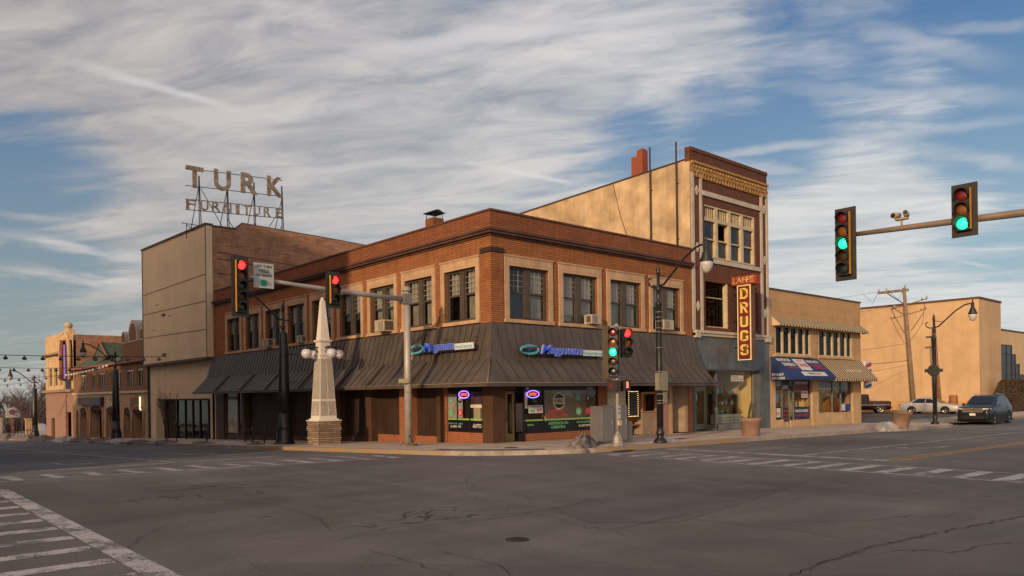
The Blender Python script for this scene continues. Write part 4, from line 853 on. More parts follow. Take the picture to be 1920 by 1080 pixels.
mb = MB(RF); mb.box(16.24, 17.1, -.3, -.06, 5.18, 7.52); part('brick_infill', mb, M_DBR, DB); mb = MB(RF); mb.face([(17.1, -.24, 5.18), (19.2, -.24, 5.18), (19.2, -.24, 7.52), (17.1, -.24, 7.52)]); part('dark_pane', mb, MC['dim_glass'], DB)
# tiled fascia with scars of old lettering
mb = MB(RF); mb.box(X0 + .02, X1 - .01, -.28, .03, 3.05, 4.70); mb.box(X0 + .02, 19.3, -.2, .06, 3.02, 3.10)
part('fascia', mb, M_BLUET, DB); mb = MB(RF)
for i in range(12): x = 13.3 + i * .58; mb.box(x - .006, x + .006, .028, .034, 3.12, 4.68)
for z in (3.65, 4.18): mb.box(X0 + .03, X1 - .02, .028, .034, z - .006, z + .006)
for i in range(16): x = 13.3 + rw.uniform(0, 2.6); z = rw.uniform(3.9, 4.6); mb.box(x, x + rw.uniform(.04, .14), .028, .035, z, z + rw.uniform(.02, .06))
part('tile_joints', mb, mat('tile_joint', (0.16, 0.17, 0.17), 0.6, 0.4, 6.0), DB)
mb = MB(RF); mb.box(19.25, X1, -1.2, .04, -.3, 3.05); part('grey_pier', mb, M_BLUET, DB); mb = MB(RF); mb.box(X0 + .02, X0 + .26, -1.2, .03, -.3, 3.05); part('green_pier', mb, mat('green_tile', (0.075, 0.105, 0.10), 0.35, 0.2, 1.5), DB)
# shop front: angled side glass, door set back, display window
mb = MB(RF)
for a, o0, z0, z1 in ((14.42, -1.0, -.15, 3.02), (15.48, -1.0, -.15, 3.02), (14.42, -1.0, -.15, 3.02)): mb.box(a, a + .09, o0 - .05, o0 + .05, z0, z1)
mb.box(14.5, 15.5, -1.04, -.96, 2.02, 2.12); mb.box(15.57, 19.1, -.42, -.30, -.2, .16); mb.box(15.57, 19.1, -.40, -.32, 2.95, 3.02); mb.box(19.1, 19.22, -.42, -.26, -.2, 3.02); mb.box(15.57, 15.66, -1.0, -.3, -.2, .16); mb.box(15.52, 15.60, -.42, -.30, -.2, 3.02)
mb.face([(13.28, -.1, -.2), (14.42, -1.0, -.2), (14.42, -1.0, .30), (13.28, -.1, .30)])
sf = part('shop_front', mb, mat('dull_aluminium', (0.20, 0.20, 0.185), 0.45, 0.2, 2.0, metal=0.3), DB)
mb = MB(RF); G = glass('display_glass', (0.80, 0.80, 0.76), 0.03); mb.face([(15.6, -.36, .16), (19.1, -.36, .16), (19.1, -.36, 2.95), (15.6, -.36, 2.95)]); mb.face([(13.28, -.1, .3), (14.42, -1.0, .3), (14.42, -1.0, 3.0), (13.28, -.1, 3.0)]); mb.face([(15.56, -.42, .16), (15.56, -.95, .16), (15.56, -.95, 2.95), (15.56, -.42, 2.95)]); mb.face([(14.5, -1, 2.12), (15.5, -1, 2.12), (15.5, -1, 3), (14.5, -1, 3)])
part('pane', mb, G, sf)
mb = MB(RF); mb.box(14.53, 14.62, -1.03, -.97, -.1, 2.0); mb.box(15.40, 15.48, -1.03, -.97, -.1, 2.0); mb.box(14.62, 15.4, -1.03, -.97, -.1, .18); mb.box(14.62, 15.4, -1.03, -.97, 1.92, 2.0); dr = part('door', mb, mat('dull_aluminium', ()), DB) if False else part('door', mb, MC['dull_aluminium'], DB)
mb = MB(RF); mb.face([(14.62, -1, .18), (15.4, -1, .18), (15.4, -1, 1.92), (14.62, -1, 1.92)]); part('pane', mb, G, dr); mb = MB(RF); mb.box(14.54, 14.62, -.95, -.92, .8, 1.2); part('handle', mb, WC, dr)
# lit shop interior
M_YW = mat('yellow_shop_wall', (0.80, 0.58, 0.24), 0.8, 0.06, 1.0)
mb = MB(); mb.box(13.3, 19.2, 5.5, 5.6, -.2, 3.0); mb.box(19.12, 19.22, .45, 5.5, -.2, 3.0); mb.box(13.3, 13.38, 1.2, 5.5, -.2, 3.0); part('shop_wall', mb, M_YW, DB)
mb = MB(); mb.box(13.3, 19.2, 0, 5.5, -.18, -.155); part('shop_floor', mb, M_INF, DB); mb = MB(); mb.box(13.3, 19.2, .1, 5.5, 2.98, 3.04); part('shop_ceiling', mb, MC['ceiling_tile'], DB)
mb = MB(); mb.box(16.5, 18.75, 1.15, 1.4, 1.12, 1.16); mb.box(16.5, 18.75, 1.15, 1.4, 1.66, 1.76); mb.box(16.42, 16.5, 1.15, 1.4, -.1, 1.76); mb.box(18.75, 18.82, 1.15, 1.4, -.1, 1.76); part('shelf', mb, mat('shelf_dark', (0.05, 0.045, 0.035), 0.6, 0.2, 2.0), DB)
cm = [mat('goods_green', (0.08, 0.20, 0.13), 0.5, 0.3, 5), mat('goods_pale', (0.55, 0.52, 0.42), 0.5, 0.2, 5), mat('goods_brown', (0.22, 0.12, 0.06), 0.5, 0.3, 5), mat('goods_teal', (0.10, 0.28, 0.30), 0.5, 0.3, 5)]
mb = MB()
for i in range(40):
    x = 16.55 + rw.uniform(0, 2.0); z = rw.choice((1.16, 1.16, 1.76, .66)); wd = rw.uniform(.05, .16); h = rw.uniform(.1, .32); mb.box(x, x + wd, 1.12 + i * .001, 1.3, z, z + h, rw.randrange(4))
o = part('goods', mb, cm, DB, 'boxes and bottles crowded on the shelf'); o['kind'] = 'stuff'
mb = MB(); mb.box(16.0, 18.5, .72, 1.0, -.1, .64); mb.box(14.7, 15.2, 1.6, 2.0, -.1, .9); part('display_counter', mb, mat('display_white', (0.42, 0.44, 0.38), 0.5, 0.15, 2.0), DB); mb = MB()
for i in range(3):
    for j in range(4): mb.box(16.1 + i * .8, 16.75 + i * .8, .705, .72, 0.0 + j * .15, .02 + j * .15)
part('counter_shelves', mb, MC['shelf_dark'], DB)
mb = MB(RF); mb.box(16.95, 18.15, -.33, -.315, 2.42, 2.74); ws = part('white_sign', mb, mat('sign_card', (0.58, 0.55, 0.44), 0.6, 0.08, 2.0), DB)
mb = MB(); mb.text('DOWNTOWN', RF(17.35, -.313, 2.64), (1, 0, 0), (0, 0, 1), .5, .07, .002); mb.text('PHARMACY MUSEUM', RF(17.55, -.313, 2.52), (1, 0, 0), (0, 0, 1), .95, .07, .002); part('lettering', mb, MC['shelf_dark'], ws)
mb = MB(RF); mb.box(13.55, 13.95, -.42, -.40, 1.45, 1.75); part('window_card', mb, MC['sign_card'], DB)
# steel stanchions along the plaster wall and the rear brick stack
for k, (y_, zt) in enumerate(((0.70, 14.48), (2.35, 14.62))):
    mb = MB(); mb.tube([(12.86, y_, 8.5), (12.86, y_, zt)], .045, 8); mb.box(12.82, 13.02, y_ - .02, y_ + .02, 9.6, 9.64); mb.box(12.82, 13.02, y_ - .02, y_ + .02, 12.4, 12.44)
    solo('steel_pipe', mb, mat('rusty_pipe', (0.06, 0.032, 0.022), 0.7, 0.2, 4.0), ('tall thin pipe against the yellow plaster wall, nearer the maroon brick front', 'tall thin pipe against the yellow plaster wall, nearer the red stack')[k], 'pipe', (12.86, y_, 8.5), 'pipes standing against the plaster wall')
mb = MB(); mb.tube([(12.99, 5.0, 13.3), (12.985, 4.5, 11.5), (12.985, 3.6, 9.1)], .014, 5); solo('wall_cable', mb, MC['rusty_pipe'], 'thin black cable running down the yellow plaster wall', 'cable', (12.99, 3.6, 9.1))
mb = MB(); mb.box(13.36, 13.85, 3.62, 4.0, 12.4, 14.58); mb.box(13.35, 13.80, 3.22, 3.62, 12.4, 14.85); mb.box(13.42, 13.75, 3.28, 3.55, 14.85, 14.92)
solo('brick_stack', mb, brick('brick_red', (0.36, 0.085, 0.04), (0.29, 0.07, 0.035), (0.2, 0.09, 0.06)), 'stepped red brick chimney stack above the yellow plaster wall', 'chimney', (13.7, 3.6, 12.4))

# the projecting neon shop sign
SG = thing('neon_drug_sign', 'tall maroon and yellow vertical sign reading DRUGS projecting from the brick front', 'neon sign', (16.6, -.05, 3.4))
M_MAR = mat('sign_maroon', (0.17, 0.022, 0.020), 0.45, 0.25, 3.0, streak=0.3); M_CRM = mat('sign_cream', (0.66, 0.52, 0.20), 0.5, 0.1, 4.0); M_RUSTS = mat('sign_side_rust', (0.15, 0.075, 0.045), 0.7, 0.3, 3.0, streak=0.5)
y0, y1, z0, z1 = -.36, -1.14, 3.50, 7.42
mb = MB(); mb.box(16.60, 17.0, y1, y0, z0, z1); part('sign_box', mb, M_RUSTS, SG)
mb = MB(); mb.box(16.575, 16.60, y1 + .04, y0 - .04, z0 + .04, z1 - .04); part('sign_face', mb, M_MAR, SG)
mb = MB(); mb.box(16.555, 16.60, y1, y1 + .045, z0, z1); mb.box(16.555, 16.60, y0 - .045, y0, z0, z1); mb.box(16.555, 16.60, y1 + .045, y0 - .045, z0, z0 + .05); mb.box(16.555, 16.60, y1 + .045, y0 - .045, z1 - .05, z1); part('border', mb, emit('cream_tube', (0.9, 0.65, 0.25), 0.15, (0.72, 0.58, 0.28)), SG)
def block_letter(ch):
    """5 x 7 strokes of a blocky sign letter as boxes (x0, x1, y0, y1) in unit square, with chamfered corners"""
    t = .27; u = .18
    return {'D': [[(0, 0), (.72, 0), (1, .2), (1, .8), (.72, 1), (0, 1), (0, 1 - u), (.62, 1 - u), (.73, .74), (.73, .26), (.62, u), (0, u)], [(.04, u), (.04 + t, u), (.04 + t, 1 - u), (.04, 1 - u)]],
            'R': [[(.04, 0), (.04 + t, 0), (.04 + t, 1 - u), (.04, 1 - u)], [(0, 1), (0, 1 - u), (.66, 1 - u), (.73, .76), (.73, .66), (.66, .6), (.31, .6), (.31, .43), (.72, .43), (1, .58), (1, .85), (.75, 1)], [(.42, .43), (.72, .43), (1, .0), (.72, 0)]],
            'U': [[(0, 1), (0, .15), (.2, 0), (.8, 0), (1, .15), (1, 1), (.73, 1), (.73, .24), (.66, u), (.34, u), (.27, .24), (.27, 1)]],
            'G': [[(1, .78), (1, .85), (.8, 1), (.2, 1), (0, .85), (0, .15), (.2, 0), (.8, 0), (1, .15), (1, .5), (.55, .5), (.55, .36), (.73, .36), (.73, .24), (.66, u), (.34, u), (.27, .24), (.27, .76), (.34, 1 - u), (.66, 1 - u), (.73, .76), (.73, .70), (1, .70)]],
            'S': [[(1, .70), (1, .85), (.8, 1), (.2, 1), (0, .85), (0, .58), (.2, .43), (.66, .43), (.73, .37), (.73, .24), (.66, u), (.34, u), (.27, .24), (.27, .32), (0, .32), (0, .15), (.2, 0), (.8, 0), (1, .15), (1, .44), (.8, .59), (.34, .59), (.27, .65), (.27, .76), (.34, 1 - u), (.66, 1 - u), (.73, .76), (.73, .70)]]}[ch]
for i, chh in enumerate('DRUGS'):
    zc = 6.70 - i * .735; mb = MB()
    for poly in block_letter(chh):
        P = [(16.552, -.52 - px * .46, zc + pz * .56) for px, pz in poly]
        A = [mb.bm.verts.new(p) for p in P]; B = [mb.bm.verts.new((16.576, p[1], p[2])) for p in P]
        f = mb.bm.faces.new(A); mb.bm.faces.new(B[::-1])
        for a in range(len(P)): mb.bm.faces.new([A[a], A[(a + 1) % len(P)], B[(a + 1) % len(P)], B[a]])
        bmesh.ops.triangulate(mb.bm, faces=[f])
    part('letter', mb, emit('letter_yellow', (1.0, 0.62, 0.12), 0.06, (0.66, 0.45, 0.12)), SG)
mb = MB(); mb.box(16.56, 17.0, -1.44, -.02, 7.45, 7.90); hd = part('name_box', mb, mat('sign_red_rust', (0.34, 0.055, 0.02), 0.6, 0.5, 4.0, streak=0.5), SG)
mb = MB(); mb.text('LAFFE', (16.558, -.73, 7.68), (0, -1, 0), (0, 0, 1), 1.22, .30, .02, bold=.02); part('lettering', mb, mat('worn_cream_letters', (0.55, 0.36, 0.16), 0.7, 0.6, 7.0), hd)
mb = MB()
for z in (4.2, 5.6, 7.0): mb.tube([(16.8, 0, z), (16.8, -.4, z)], .03, 6)
mb.tube([(16.2, 0, 6.9), (16.6, -.4, 6.8)], .012, 5); mb.tube([(18.4, 0, 6.9), (17.0, -1.0, 5.9)], .012, 5); part('brackets', mb, M_BLACK, SG)

# ================================================================== tan shop building with two awnings
M_TAN = brick('tan_block', (0.50, 0.315, 0.155), (0.45, 0.28, 0.14), (0.36, 0.22, 0.12), bw=.9, bh=.55, mo=.012, stain=0.4); M_TANS = mat('tan_stone', (0.54, 0.36, 0.19), 0.75, 0.15, 1.5, streak=0.3)
TB = thing('tan_shop_building', 'low two-storey tan building with a blue awning and striped awnings', 'building', (20.3, 0, -.2))
A0, A1, AZ = 20.31, 31.85, 7.60
gl_ = [(20.95, 25.15), (26.05, 30.65)]
mb = MB(RF); mb.wall(A0, A1, 3.5, AZ, [(a, b, 3.96, 5.52) for a, b in gl_], depth=.3); part('wall', mb, M_TAN, TB)
mb = MB(); mb.box(A0, A1, .35, 18, AZ - .5, AZ - .4); mb.box(A1 - .3, A1 - .002, .01, 18, -.5, AZ - .001); mb.box(A0, A1 - .3, 17.8, 18, -.5, AZ - .01); mb.box(A0, A1 - .3, .35, 17.8, 3.3, 3.4); part('roof_and_side', mb, M_TANS, TB)
mb = MB(); mb.box(A0 - .02, A1 + .04, -.05, .32, AZ, AZ + .09); mb.box(A1 - .32, A1 + .04, .32, 18.05, AZ, AZ + .09); part('coping', mb, mat('dark_coping', (0.07, 0.045, 0.03), 0.6, 0.2, 3.0), TB)
mb = MB(RF); mb.box(A0 + .01, A1 - .31, -1.2, -1.1, 3.4, 7.0); part('inner_wall', mb, M_DARKIN, TB)
for gi, (a, b) in enumerate(gl_):
    for i in range(5):
        p = a + (b - a) * i / 5; q = a + (b - a) * (i + 1) / 5; mb = MB(RF)
        mb.box(p + (.0 if i else .02), p + .13, -.12, -.01, 3.97, 5.51); mb.box(p + .13, q - (0 if i < 4 else .14), -.12, -.04, 3.97, 4.05)
        if i == 4: mb.box(q - .14, q - .01, -.2, -.01, 3.97, 5.51)
        wn = part('window', mb, M_CREAMW, TB); mb = MB(RF); mb.face([(p + .13, -.11, 4.05), (q, -.11, 4.05), (q, -.11, 5.5), (p + .13, -.11, 5.5)]); part('pane', mb, MC['dim_glass'], wn)
        if (gi == 0 and i == 2) or (gi == 1 and i > 0):
            mb = MB(RF)
            for j in range(3): mb.box(p + .2, q - .1 - .1 * j, -.40, -.25, 4.05 + j * .16, 4.19 + j * .16)
            part('stacked_goods', mb, mat('goods_mix', (0.30, 0.22, 0.20), 0.7, 0.6, 6.0, col2=(0.20, 0.27, 0.25)), wn)
mb = MB(RF); mb.box(20.8, 25.25, -.01, .10, 3.84, 3.955); mb.box(25.95, 30.8, -.01, .10, 3.84, 3.955); part('sill', mb, M_TANS, TB)
def awning(name, a, b, zt, zb_, out, material, lab, flap=.18, scal=False):
    th_ = thing(name, lab, 'awning', (a, -.02, zt)); m = MB(RF)
    m.face([(a, .02, zt), (b, .02, zt), (b, out, zb_), (a, out, zb_)]); m.face([(a, .02, zt), (a, out, zb_), (a, out, zb_ - flap), (a, .02, zb_ - flap)]); m.face([(b, .02, zt), (b, out, zb_), (b, out, zb_ - flap), (b, .02, zb_ - flap)])
    cv = part('canopy', m, material, th_); m = MB(RF)
    if scal:
        n = int((b - a) / .26)
        for i in range(n):
            p, q = a + (b - a) * i / n, a + (b - a) * (i + 1) / n; m.face([(p, out, zb_), (q, out, zb_), (q, out, zb_ - flap * .7), ((p + q) / 2 + .06, out, zb_ - flap), ((p + q) / 2 - .06, out, zb_ - flap), (p, out, zb_ - flap * .7)])
    else: m.face([(a, out, zb_), (b, out, zb_), (b, out, zb_ - flap), (a, out, zb_ - flap)])
    part('valance', m, material, th_); m = MB(RF)
    m.tube([(a + .02, .0, zb_ - flap + .03), (a + .02, out - .02, zb_ - flap + .03), (b - .02, out - .02, zb_ - flap + .03), (b - .02, 0, zb_ - flap + .03)], .02, 6); part('frame', m, M_METAL, th_); return th_
M_STR = stripes('awning_stripe', (0.60, 0.45, 0.24), (0.085, 0.05, 0.025), 0.16, 0); M_BLU = mat('awning_blue', (0.020, 0.042, 0.13), 0.7, 0.2, 1.5)
awning('striped_window_awning', 20.62, 32.0, 6.08, 5.66, .50, stripes('awning_stripe_narrow', (0.62, 0.49, 0.28), (0.075, 0.05, 0.028), 0.17, 0), 'long shallow striped metal awning above the upper windows', .10)
ba = awning('blue_awning', 20.40, 25.88, 3.80, 2.66, 1.15, M_BLU, 'blue fabric awning printed with white and red lettering over the shop door')
sa = awning('striped_shop_awning', 25.92, 31.72, 3.80, 2.58, 1.15, M_STR, 'tan and brown striped fabric awning with scalloped edge beside the blue one', .17, True)
up = (Vector(RF(22, .02, 3.80)) - Vector(RF(22, 1.15, 2.66))).normalized()
def on_slope(x, k, zt=3.80, zb_=2.66): return Vector(RF(x, .02 + 1.13 * k, zt + (zb_ - zt) * k)) + Vector((0, -1, 0)) * .010 + Vector((0, 0, .010))
VN = mat('print_white', (0.58, 0.57, 0.54), 0.7, 0.1, 3.0); VR = mat('print_red', (0.42, 0.045, 0.05), 0.7, 0.15, 3.0); VB = mat('print_blue', (0.03, 0.05, 0.2), 0.7, 0.15, 3.0)
mb = MB(); mb.text('ENVIOS DE', on_slope(21.5, .15), (1, 0, 0), up, 1.45, .24, .004, bold=.03); mb.text('DINERO', on_slope(21.65, .38), (1, 0, 0), up, 1.35, .27, .004, bold=.03); mb.text('PRESTAMOS', on_slope(24.75, .20), (1, 0, 0), up, 1.4, .22, .004, bold=.02); part('lettering', mb, VN, ba)
mb = MB(); mb.text('MONEY ORDERS', on_slope(21.75, .56), (1, 0, 0), up, 1.3, .10, .004, bold=.02); mb.text('PERSONALES', on_slope(24.85, .40), (1, 0, 0), up, 1.3, .17, .004, bold=.02); mb.text('AL INSTANTE', on_slope(24.95, .55), (1, 0, 0), up, 1.3, .14, .004, bold=.02); part('red_lettering', mb, VR, ba)
def slope_card(x0, x1, k0, k1, m_, par, nm='printed_panel'):
    m = MB(); m.bm.faces.new([m.bm.verts.new(on_slope(x, k) - Vector((0, 0, .004))) for x, k in ((x0, k0), (x1, k0), (x1, k1), (x0, k1))]); return part(nm, m, m_, par)
slope_card(22.55, 23.85, .08, .66, VN, ba); mb = MB(); mb.text('INCOME', on_slope(23.2, .18) , (1, 0, 0), up, .7, .12, .003); mb.text('TAXES', on_slope(23.2, .40), (1, 0, 0), up, 1.1, .28, .004, bold=.03); part('red_lettering', mb, VR, ba)
slope_card(22.2, 25.0, .74, .95, VN, ba); mb = MB(); mb.text('MONEY', on_slope(23.3, .845), (1, 0, 0), up, .75, .15, .004, bold=.02); part('blue_lettering', mb, VB, ba); mb = MB(); mb.text('GRAM', on_slope(24.0, .845), (1, 0, 0), up, .62, .15, .004, bold=.02); part('red_lettering', mb, VR, ba)
mb = MB(); mb.text('MONEY', (20.39, -.48, 2.78), (0, -1, 0), (0, 0, 1), .72, .15, .004, bold=.03); mb.text('ORDERS', (20.39, -.50, 2.58), (0, -1, 0), (0, 0, 1), .78, .13, .004, bold=.03); part('side_lettering', mb, VN, ba)
up2 = up; mb = MB(); mb.text('BARBER SHOP', on_slope(29.1, .62, 3.80, 2.58) + Vector((0, -.01, .02)), (1, 0, 0), up2, 2.2, .24, .006, bold=.01); part('lettering', mb, mat('print_cream', (0.60, 0.52, 0.36), 0.7, 0.2, 3.0), sa)
# shop fronts
for a, b in ((A0 + .01, 20.93), (25.22, 25.98), (30.62, A1 - .31)):
    mb = MB(RF); mb.box(a, b, -.5, .02, -.5, 3.5); part('pier', mb, M_TANS, TB)
mb = MB(RF); mb.box(A0 + .01, A1 - .01, -.3, -.01, 2.62, 3.5); part('lintel', mb, mat('soffit_dark', (0.06, 0.045, 0.035), 0.8, 0.2, 1.0), TB)
for a, b, z in ((20.93, 21.92, .22), (22.72, 25.22, .16), (25.98, 28.05, .50), (28.05, 30.62, .46)):
    mb = MB(RF); mb.box(a, b - .02, -.30, -.04, -.5, z); part('bulkhead', mb, M_TANS, TB)
mb = MB(RF)
for x, z in ((20.95, .2), (21.88, -.25), (22.70, -.25), (23.2, .16), (25.18, .16)): mb.box(x, x + .05, -.22, -.12, z, 2.62)
w3 = part('shop_window', mb, MC['dull_aluminium'], TB); mb = MB(RF)
for a, b, z in ((21.0, 21.88, .22), (22.75, 25.18, .18), (21.93, 22.7, .05)): mb.face([(a, -.17, z), (b, -.17, z), (b, -.17, 2.6), (a, -.17, 2.6)])
part('pane', mb, G, w3)
mb = MB(RF); mb.box(22.05, 22.68, -.19, -.175, -.25, .14); part('door_kickplate', mb, M_CREAMW, w3)
def poster(a, b, z0_, z1_, m_, items, par):
    m = MB(RF); m.box(a, b, -.165, -.155, z0_, z1_); p = part('poster', m, m_, par)
    for body, mt_, k, hh in items:
        m = MB(); m.text(body, RF((a + b) / 2, -.153, z0_ + (z1_ - z0_) * k), (1, 0, 0), (0, 0, 1), (b - a) * .82, hh, .003, bold=.03); part('lettering', m, mt_, p)
BKP = mat('poster_black', (0.012, 0.012, 0.016), 0.4, 0.2, 3.0); NVP = mat('poster_navy', (0.018, 0.022, 0.075), 0.4, 0.2, 3.0)
poster(20.98, 21.86, 1.92, 2.55, BKP, [('TAXES', VN, .7, .16), ('AQUI', VN, .45, .14), ('NOTARY', VR, .18, .10)], w3); poster(21.95, 22.68, 1.90, 2.55, BKP, [('BILL PAY', VB, .72, .1), ('LOANS', VN, .30, .22)], w3); poster(23.27, 25.14, 1.88, 2.52, BKP, [('PRESTAMOS', VN, .72, .20), ('LOANS', VR, .28, .25)], w3)
poster(24.2, 24.95, 1.45, 1.84, VN, [('OPEN', VR, .7, .12), ('HOURS', VR, .3, .10)], w3); poster(20.98, 21.86, .26, .98, M_FOIL, [], w3); poster(23.27, 25.14, .20, .92, NVP, [('PAGOS DE BILES', VN, .66, .17), ('MONEY ORDERS', VR, .30, .12)], w3); poster(21.95, 22.68, .10, .90, BKP, [('LOANS', VR, .75, .14), ('TAXES', VR, .45, .12), ('CELL', VR, .18, .10)], w3)
mb = MB(RF); mb.box(21.15, 21.72, -.152, -.146, .36, .88); p = part('poster', mb, VN, w3); mb = MB(); mb.text('YES', RF(21.43, -.144, .55), (1, 0, 0), (0, 0, 1), .4, .18, .003, bold=.03); part('lettering', mb, VR, p)
mb = MB(RF); mb.disc((21.35, -.15, 1.50), .26, 1, 20, sc=(.9, 1.25), inner=.22); mb.disc((21.35, -.155, 1.50), .21, 1, 20, sc=(.9, 1.25)); part('oval_decal', mb, mat('decal_blue', (0.12, 0.22, 0.36), 0.5, 0.4, 8.0), w3)
mb = MB(RF); mb.box(22.0, 23.0, -.9, -.6, .9, 1.3); mb.box(22.9, 23.6, -1.3, -.9, -.2, 1.5); mb.box(22.95, 23.9, -1.4, -1.38, 1.3, 1.9); part('shop_goods', mb, mat('orange_stand', (0.42, 0.16, 0.06), 0.6, 0.3, 3.0), TB)
mb = MB(RF); mb.box(A0, A1 - .31, -2.6, -2.5, -.5, 3.3); mb.box(A0 + .02, A0 + .1, -2.5, -.5, -.5, 3.3); mb.box(25.45, 25.6, -2.5, -.45, -.5, 3.3); part('shop_wall', mb, M_YW, TB); mb = MB(); mb.box(A0, A1 - .31, .05, 2.5, -.28, -.26); part('shop_floor', mb, M_INF, TB); mb = MB(); mb.box(A0, A1 - .31, .05, 2.5, 3.28, 3.32); part('shop_ceiling', mb, MC['ceiling_tile'], TB)
mb = MB(RF)
for x in (26.0, 28.05, 29.2, 30.56): mb.box(x, x + .06, -.22, -.12, .48, 2.62)
w4 = part('shop_window', mb, MC['dull_aluminium'], TB); mb = MB(RF); mb.face([(26.0, -.17, .48), (30.6, -.17, .48), (30.6, -.17, 2.6), (26.0, -.17, 2.6)]); part('pane', mb, G, w4)
mb = MB(RF); mb.box(28.5, 29.9, -.85, -.55, -.2, 1.30); mb.box(28.65, 29.75, -.80, -.60, 1.301, 1.42); part('display_cabinet', mb, mat('cabinet_wood', (0.30, 0.12, 0.04), 0.5, 0.25, 3.0), TB)
mb = MB(RF); mb.box(29.32, 29.8, -.15, -.14, .56, .98); p = part('poster', mb, VN, w4); mb = MB(RF); mb.box(29.85, 30.5, -.15, -.14, .56, .98); part('poster', mb, VB, w4)
mb = MB(); mb.box(26.2, 30.55, 1.0, 1.05, -.2, 2.05); mb.box(22.0, 25.1, 1.1, 1.15, -.2, 1.9); split_parts('display_back', mb, mat('display_yellow', (0.78, 0.60, 0.30), 0.8, 0.10, 1.0), TB)
# striped barber board on the far corner
mb = MB(); 
BS = solo('barber_sign', MB().box(31.60, 32.45, -.42, -.26, 1.95, 3.76), stripes('barber_white', (0.6, 0.6, 0.58), (0.6, 0.6, 0.58), 1.0, 2), 'red, white and blue slanted barber board at the far corner of the tan building', 'barber sign', (31.60, -.34, 1.95))
for z, m_, hh in ((3.30, VR, .24), (2.86, VB, .24), (2.35, VR, .2), (1.98, VB, .16)):
    mb = MB(); mb.prism([(31.605, z - .02), (32.445, z + .16), (32.445, z + .16 + hh), (31.605, z - .02 + hh)], -.43, -.421, axis=1); o = part('stripe', mb, m_, BS)

# ================================================================== big stucco building on the right
M_STUC = mat('ochre_stucco', (0.60, 0.40, 0.215), 0.9, 0.14, 0.35, streak=0.34, bump=0.15, fine=.12, ss=.5)
SB = thing('stucco_building', 'large windowless ochre stucco building behind the car park', 'building', (60, 1.6, -.4))
mb = MB(); mb.box(60, 66.2, 1.6, 34, -1.5, 10.15); part('wall', mb, M_STUC, SB); mb = MB(); mb.box(59.93, 66.27, 1.53, 34.1, 10.15, 10.34); part('coping', mb, mat('brown_flashing', (0.10, 0.05, 0.03), 0.6, 0.2, 3.0), SB)
mb = MB(); mb.box(66.21, 110, 2.6, 34, -1.5, 7.75); part('lower_wing', mb, mat('pale_stucco', (0.60, 0.42, 0.24), 0.9, 0.08, 0.5), SB); mb = MB(); mb.box(66.21, 110.1, 2.53, 34.1, 7.75, 7.9); part('wing_coping', mb, MC['brown_flashing'], SB)
mb = MB(); mb.box(59.96, 60.0, 1.7, 34, -1.5, .75); part('base_band', mb, mat('stucco_base', (0.52, 0.30, 0.12), 0.9, 0.15, 0.6), SB)
mb = MB()
for i, (a, b, z) in enumerate(((67.4, 72.5, 6.3), (72.5, 73.7, 5.4), (73.7, 75.0, 4.4), (75.0, 76.4, 3.3))): mb.box(a, b - .01, 2.45, 2.6, .4, z)
wn = part('stepped_window', mb, mat('bronze_glass', (0.020, 0.017, 0.015), 0.3, 0.2, 1.0, spec=.3), SB); mb = MB()
for x, z in ((67.4, 6.3), (69.1, 6.3), (70.8, 6.3), (72.5, 6.3), (73.7, 5.4), (75.0, 4.4), (76.4, 3.3)): mb.box(x - .04, x + .04, 2.40, 2.448, .4, z)
for z, b in ((3.3, 76.4), (4.4, 75.0), (5.4, 73.7), (6.3, 72.5)): mb.box(67.4, b, 2.40, 2.449, z - .05, z)
part('window_frame', mb, M_BLACK, wn)
# ================================================================== furniture store with beige cladding (left)
M_BEI = mat('beige_panel', (0.68, 0.54, 0.35), 0.8, 0.08, 0.4, streak=0.25, bump=0.08, ss=.8); M_BEI2 = mat('beige_render', (0.66, 0.52, 0.34), 0.85, 0.12, 0.8, streak=0.15, ss=.8); M_DKB = mat('dark_brown_trim', (0.085, 0.05, 0.03), 0.6, 0.2, 2.0)
M_OLDB = brick('brick_dusky', (0.46, 0.235, 0.135), (0.30, 0.145, 0.085), (0.36, 0.24, 0.16), bh=0.11, bw=.5, mo=0.016, var=.75, stain=0.35)
FB = thing('furniture_store', 'tall beige panel-clad store left of the brick corner building, roof sign above', 'building', (0, 36, T(0, 36)))
Y0_, Y1_ = 28.92, 43.1
mb = MB(); mb.prism([(Y0_, 4.62), (Y1_, 4.62), (Y1_, 13.78), (Y0_, 13.42)], -.42, .0, axis=0); part('cladding', mb, M_BEI, FB)
mb = MB()
for z0, z1 in ((10.15, 10.15), (8.35, 8.6), (6.45, 6.75)): mb.prism([(Y0_, z0), (Y1_, z1), (Y1_, z1 + .05), (Y0_, z0 + .05)], -.432, -.42, axis=0)
mb.box(-.44, -.42, Y0_, Y0_ + .12, 4.62, 13.40); mb.box(-.44, -.42, Y1_ - .2, Y1_, 4.62, 13.7)
for y_, z in ((39.5, 9.1), (36.5, 8.0), (40.3, 7.2)): mb.box(-.428, -.42, y_ - .5, y_ + .3, z, z + .04)
for y_, z in ((37.8, 8.15), (37.8, 5.15)): mb.box(-.5, -.42, y_ - .35, y_ + .35, z, z + .14)
part('panel_joints', mb, mat('panel_joint', (0.13, 0.09, 0.06), 0.8, 0.2, 3.0), FB)
mb = MB(); mb.prism([(Y0_ - .03, 13.42), (Y1_ + .03, 13.78), (Y1_ + .03, 13.92), (Y0_ - .03, 13.56)], -.50, .05, axis=0); part('cap', mb, M_DKB, FB)
mb = MB(); mb.box(-.50, .02, Y0_ - .02, Y1_ + .02, 4.50, 4.66); part('lower_band', mb, M_DKB, FB)
mb = MB(LF); mb.wall(28.62, Y1_, -1.6, 4.52, [(29.75, 41.4, -1.6, 1.88)], front=-.02, depth=.6); part('lower_wall', mb, M_BEI2, FB)
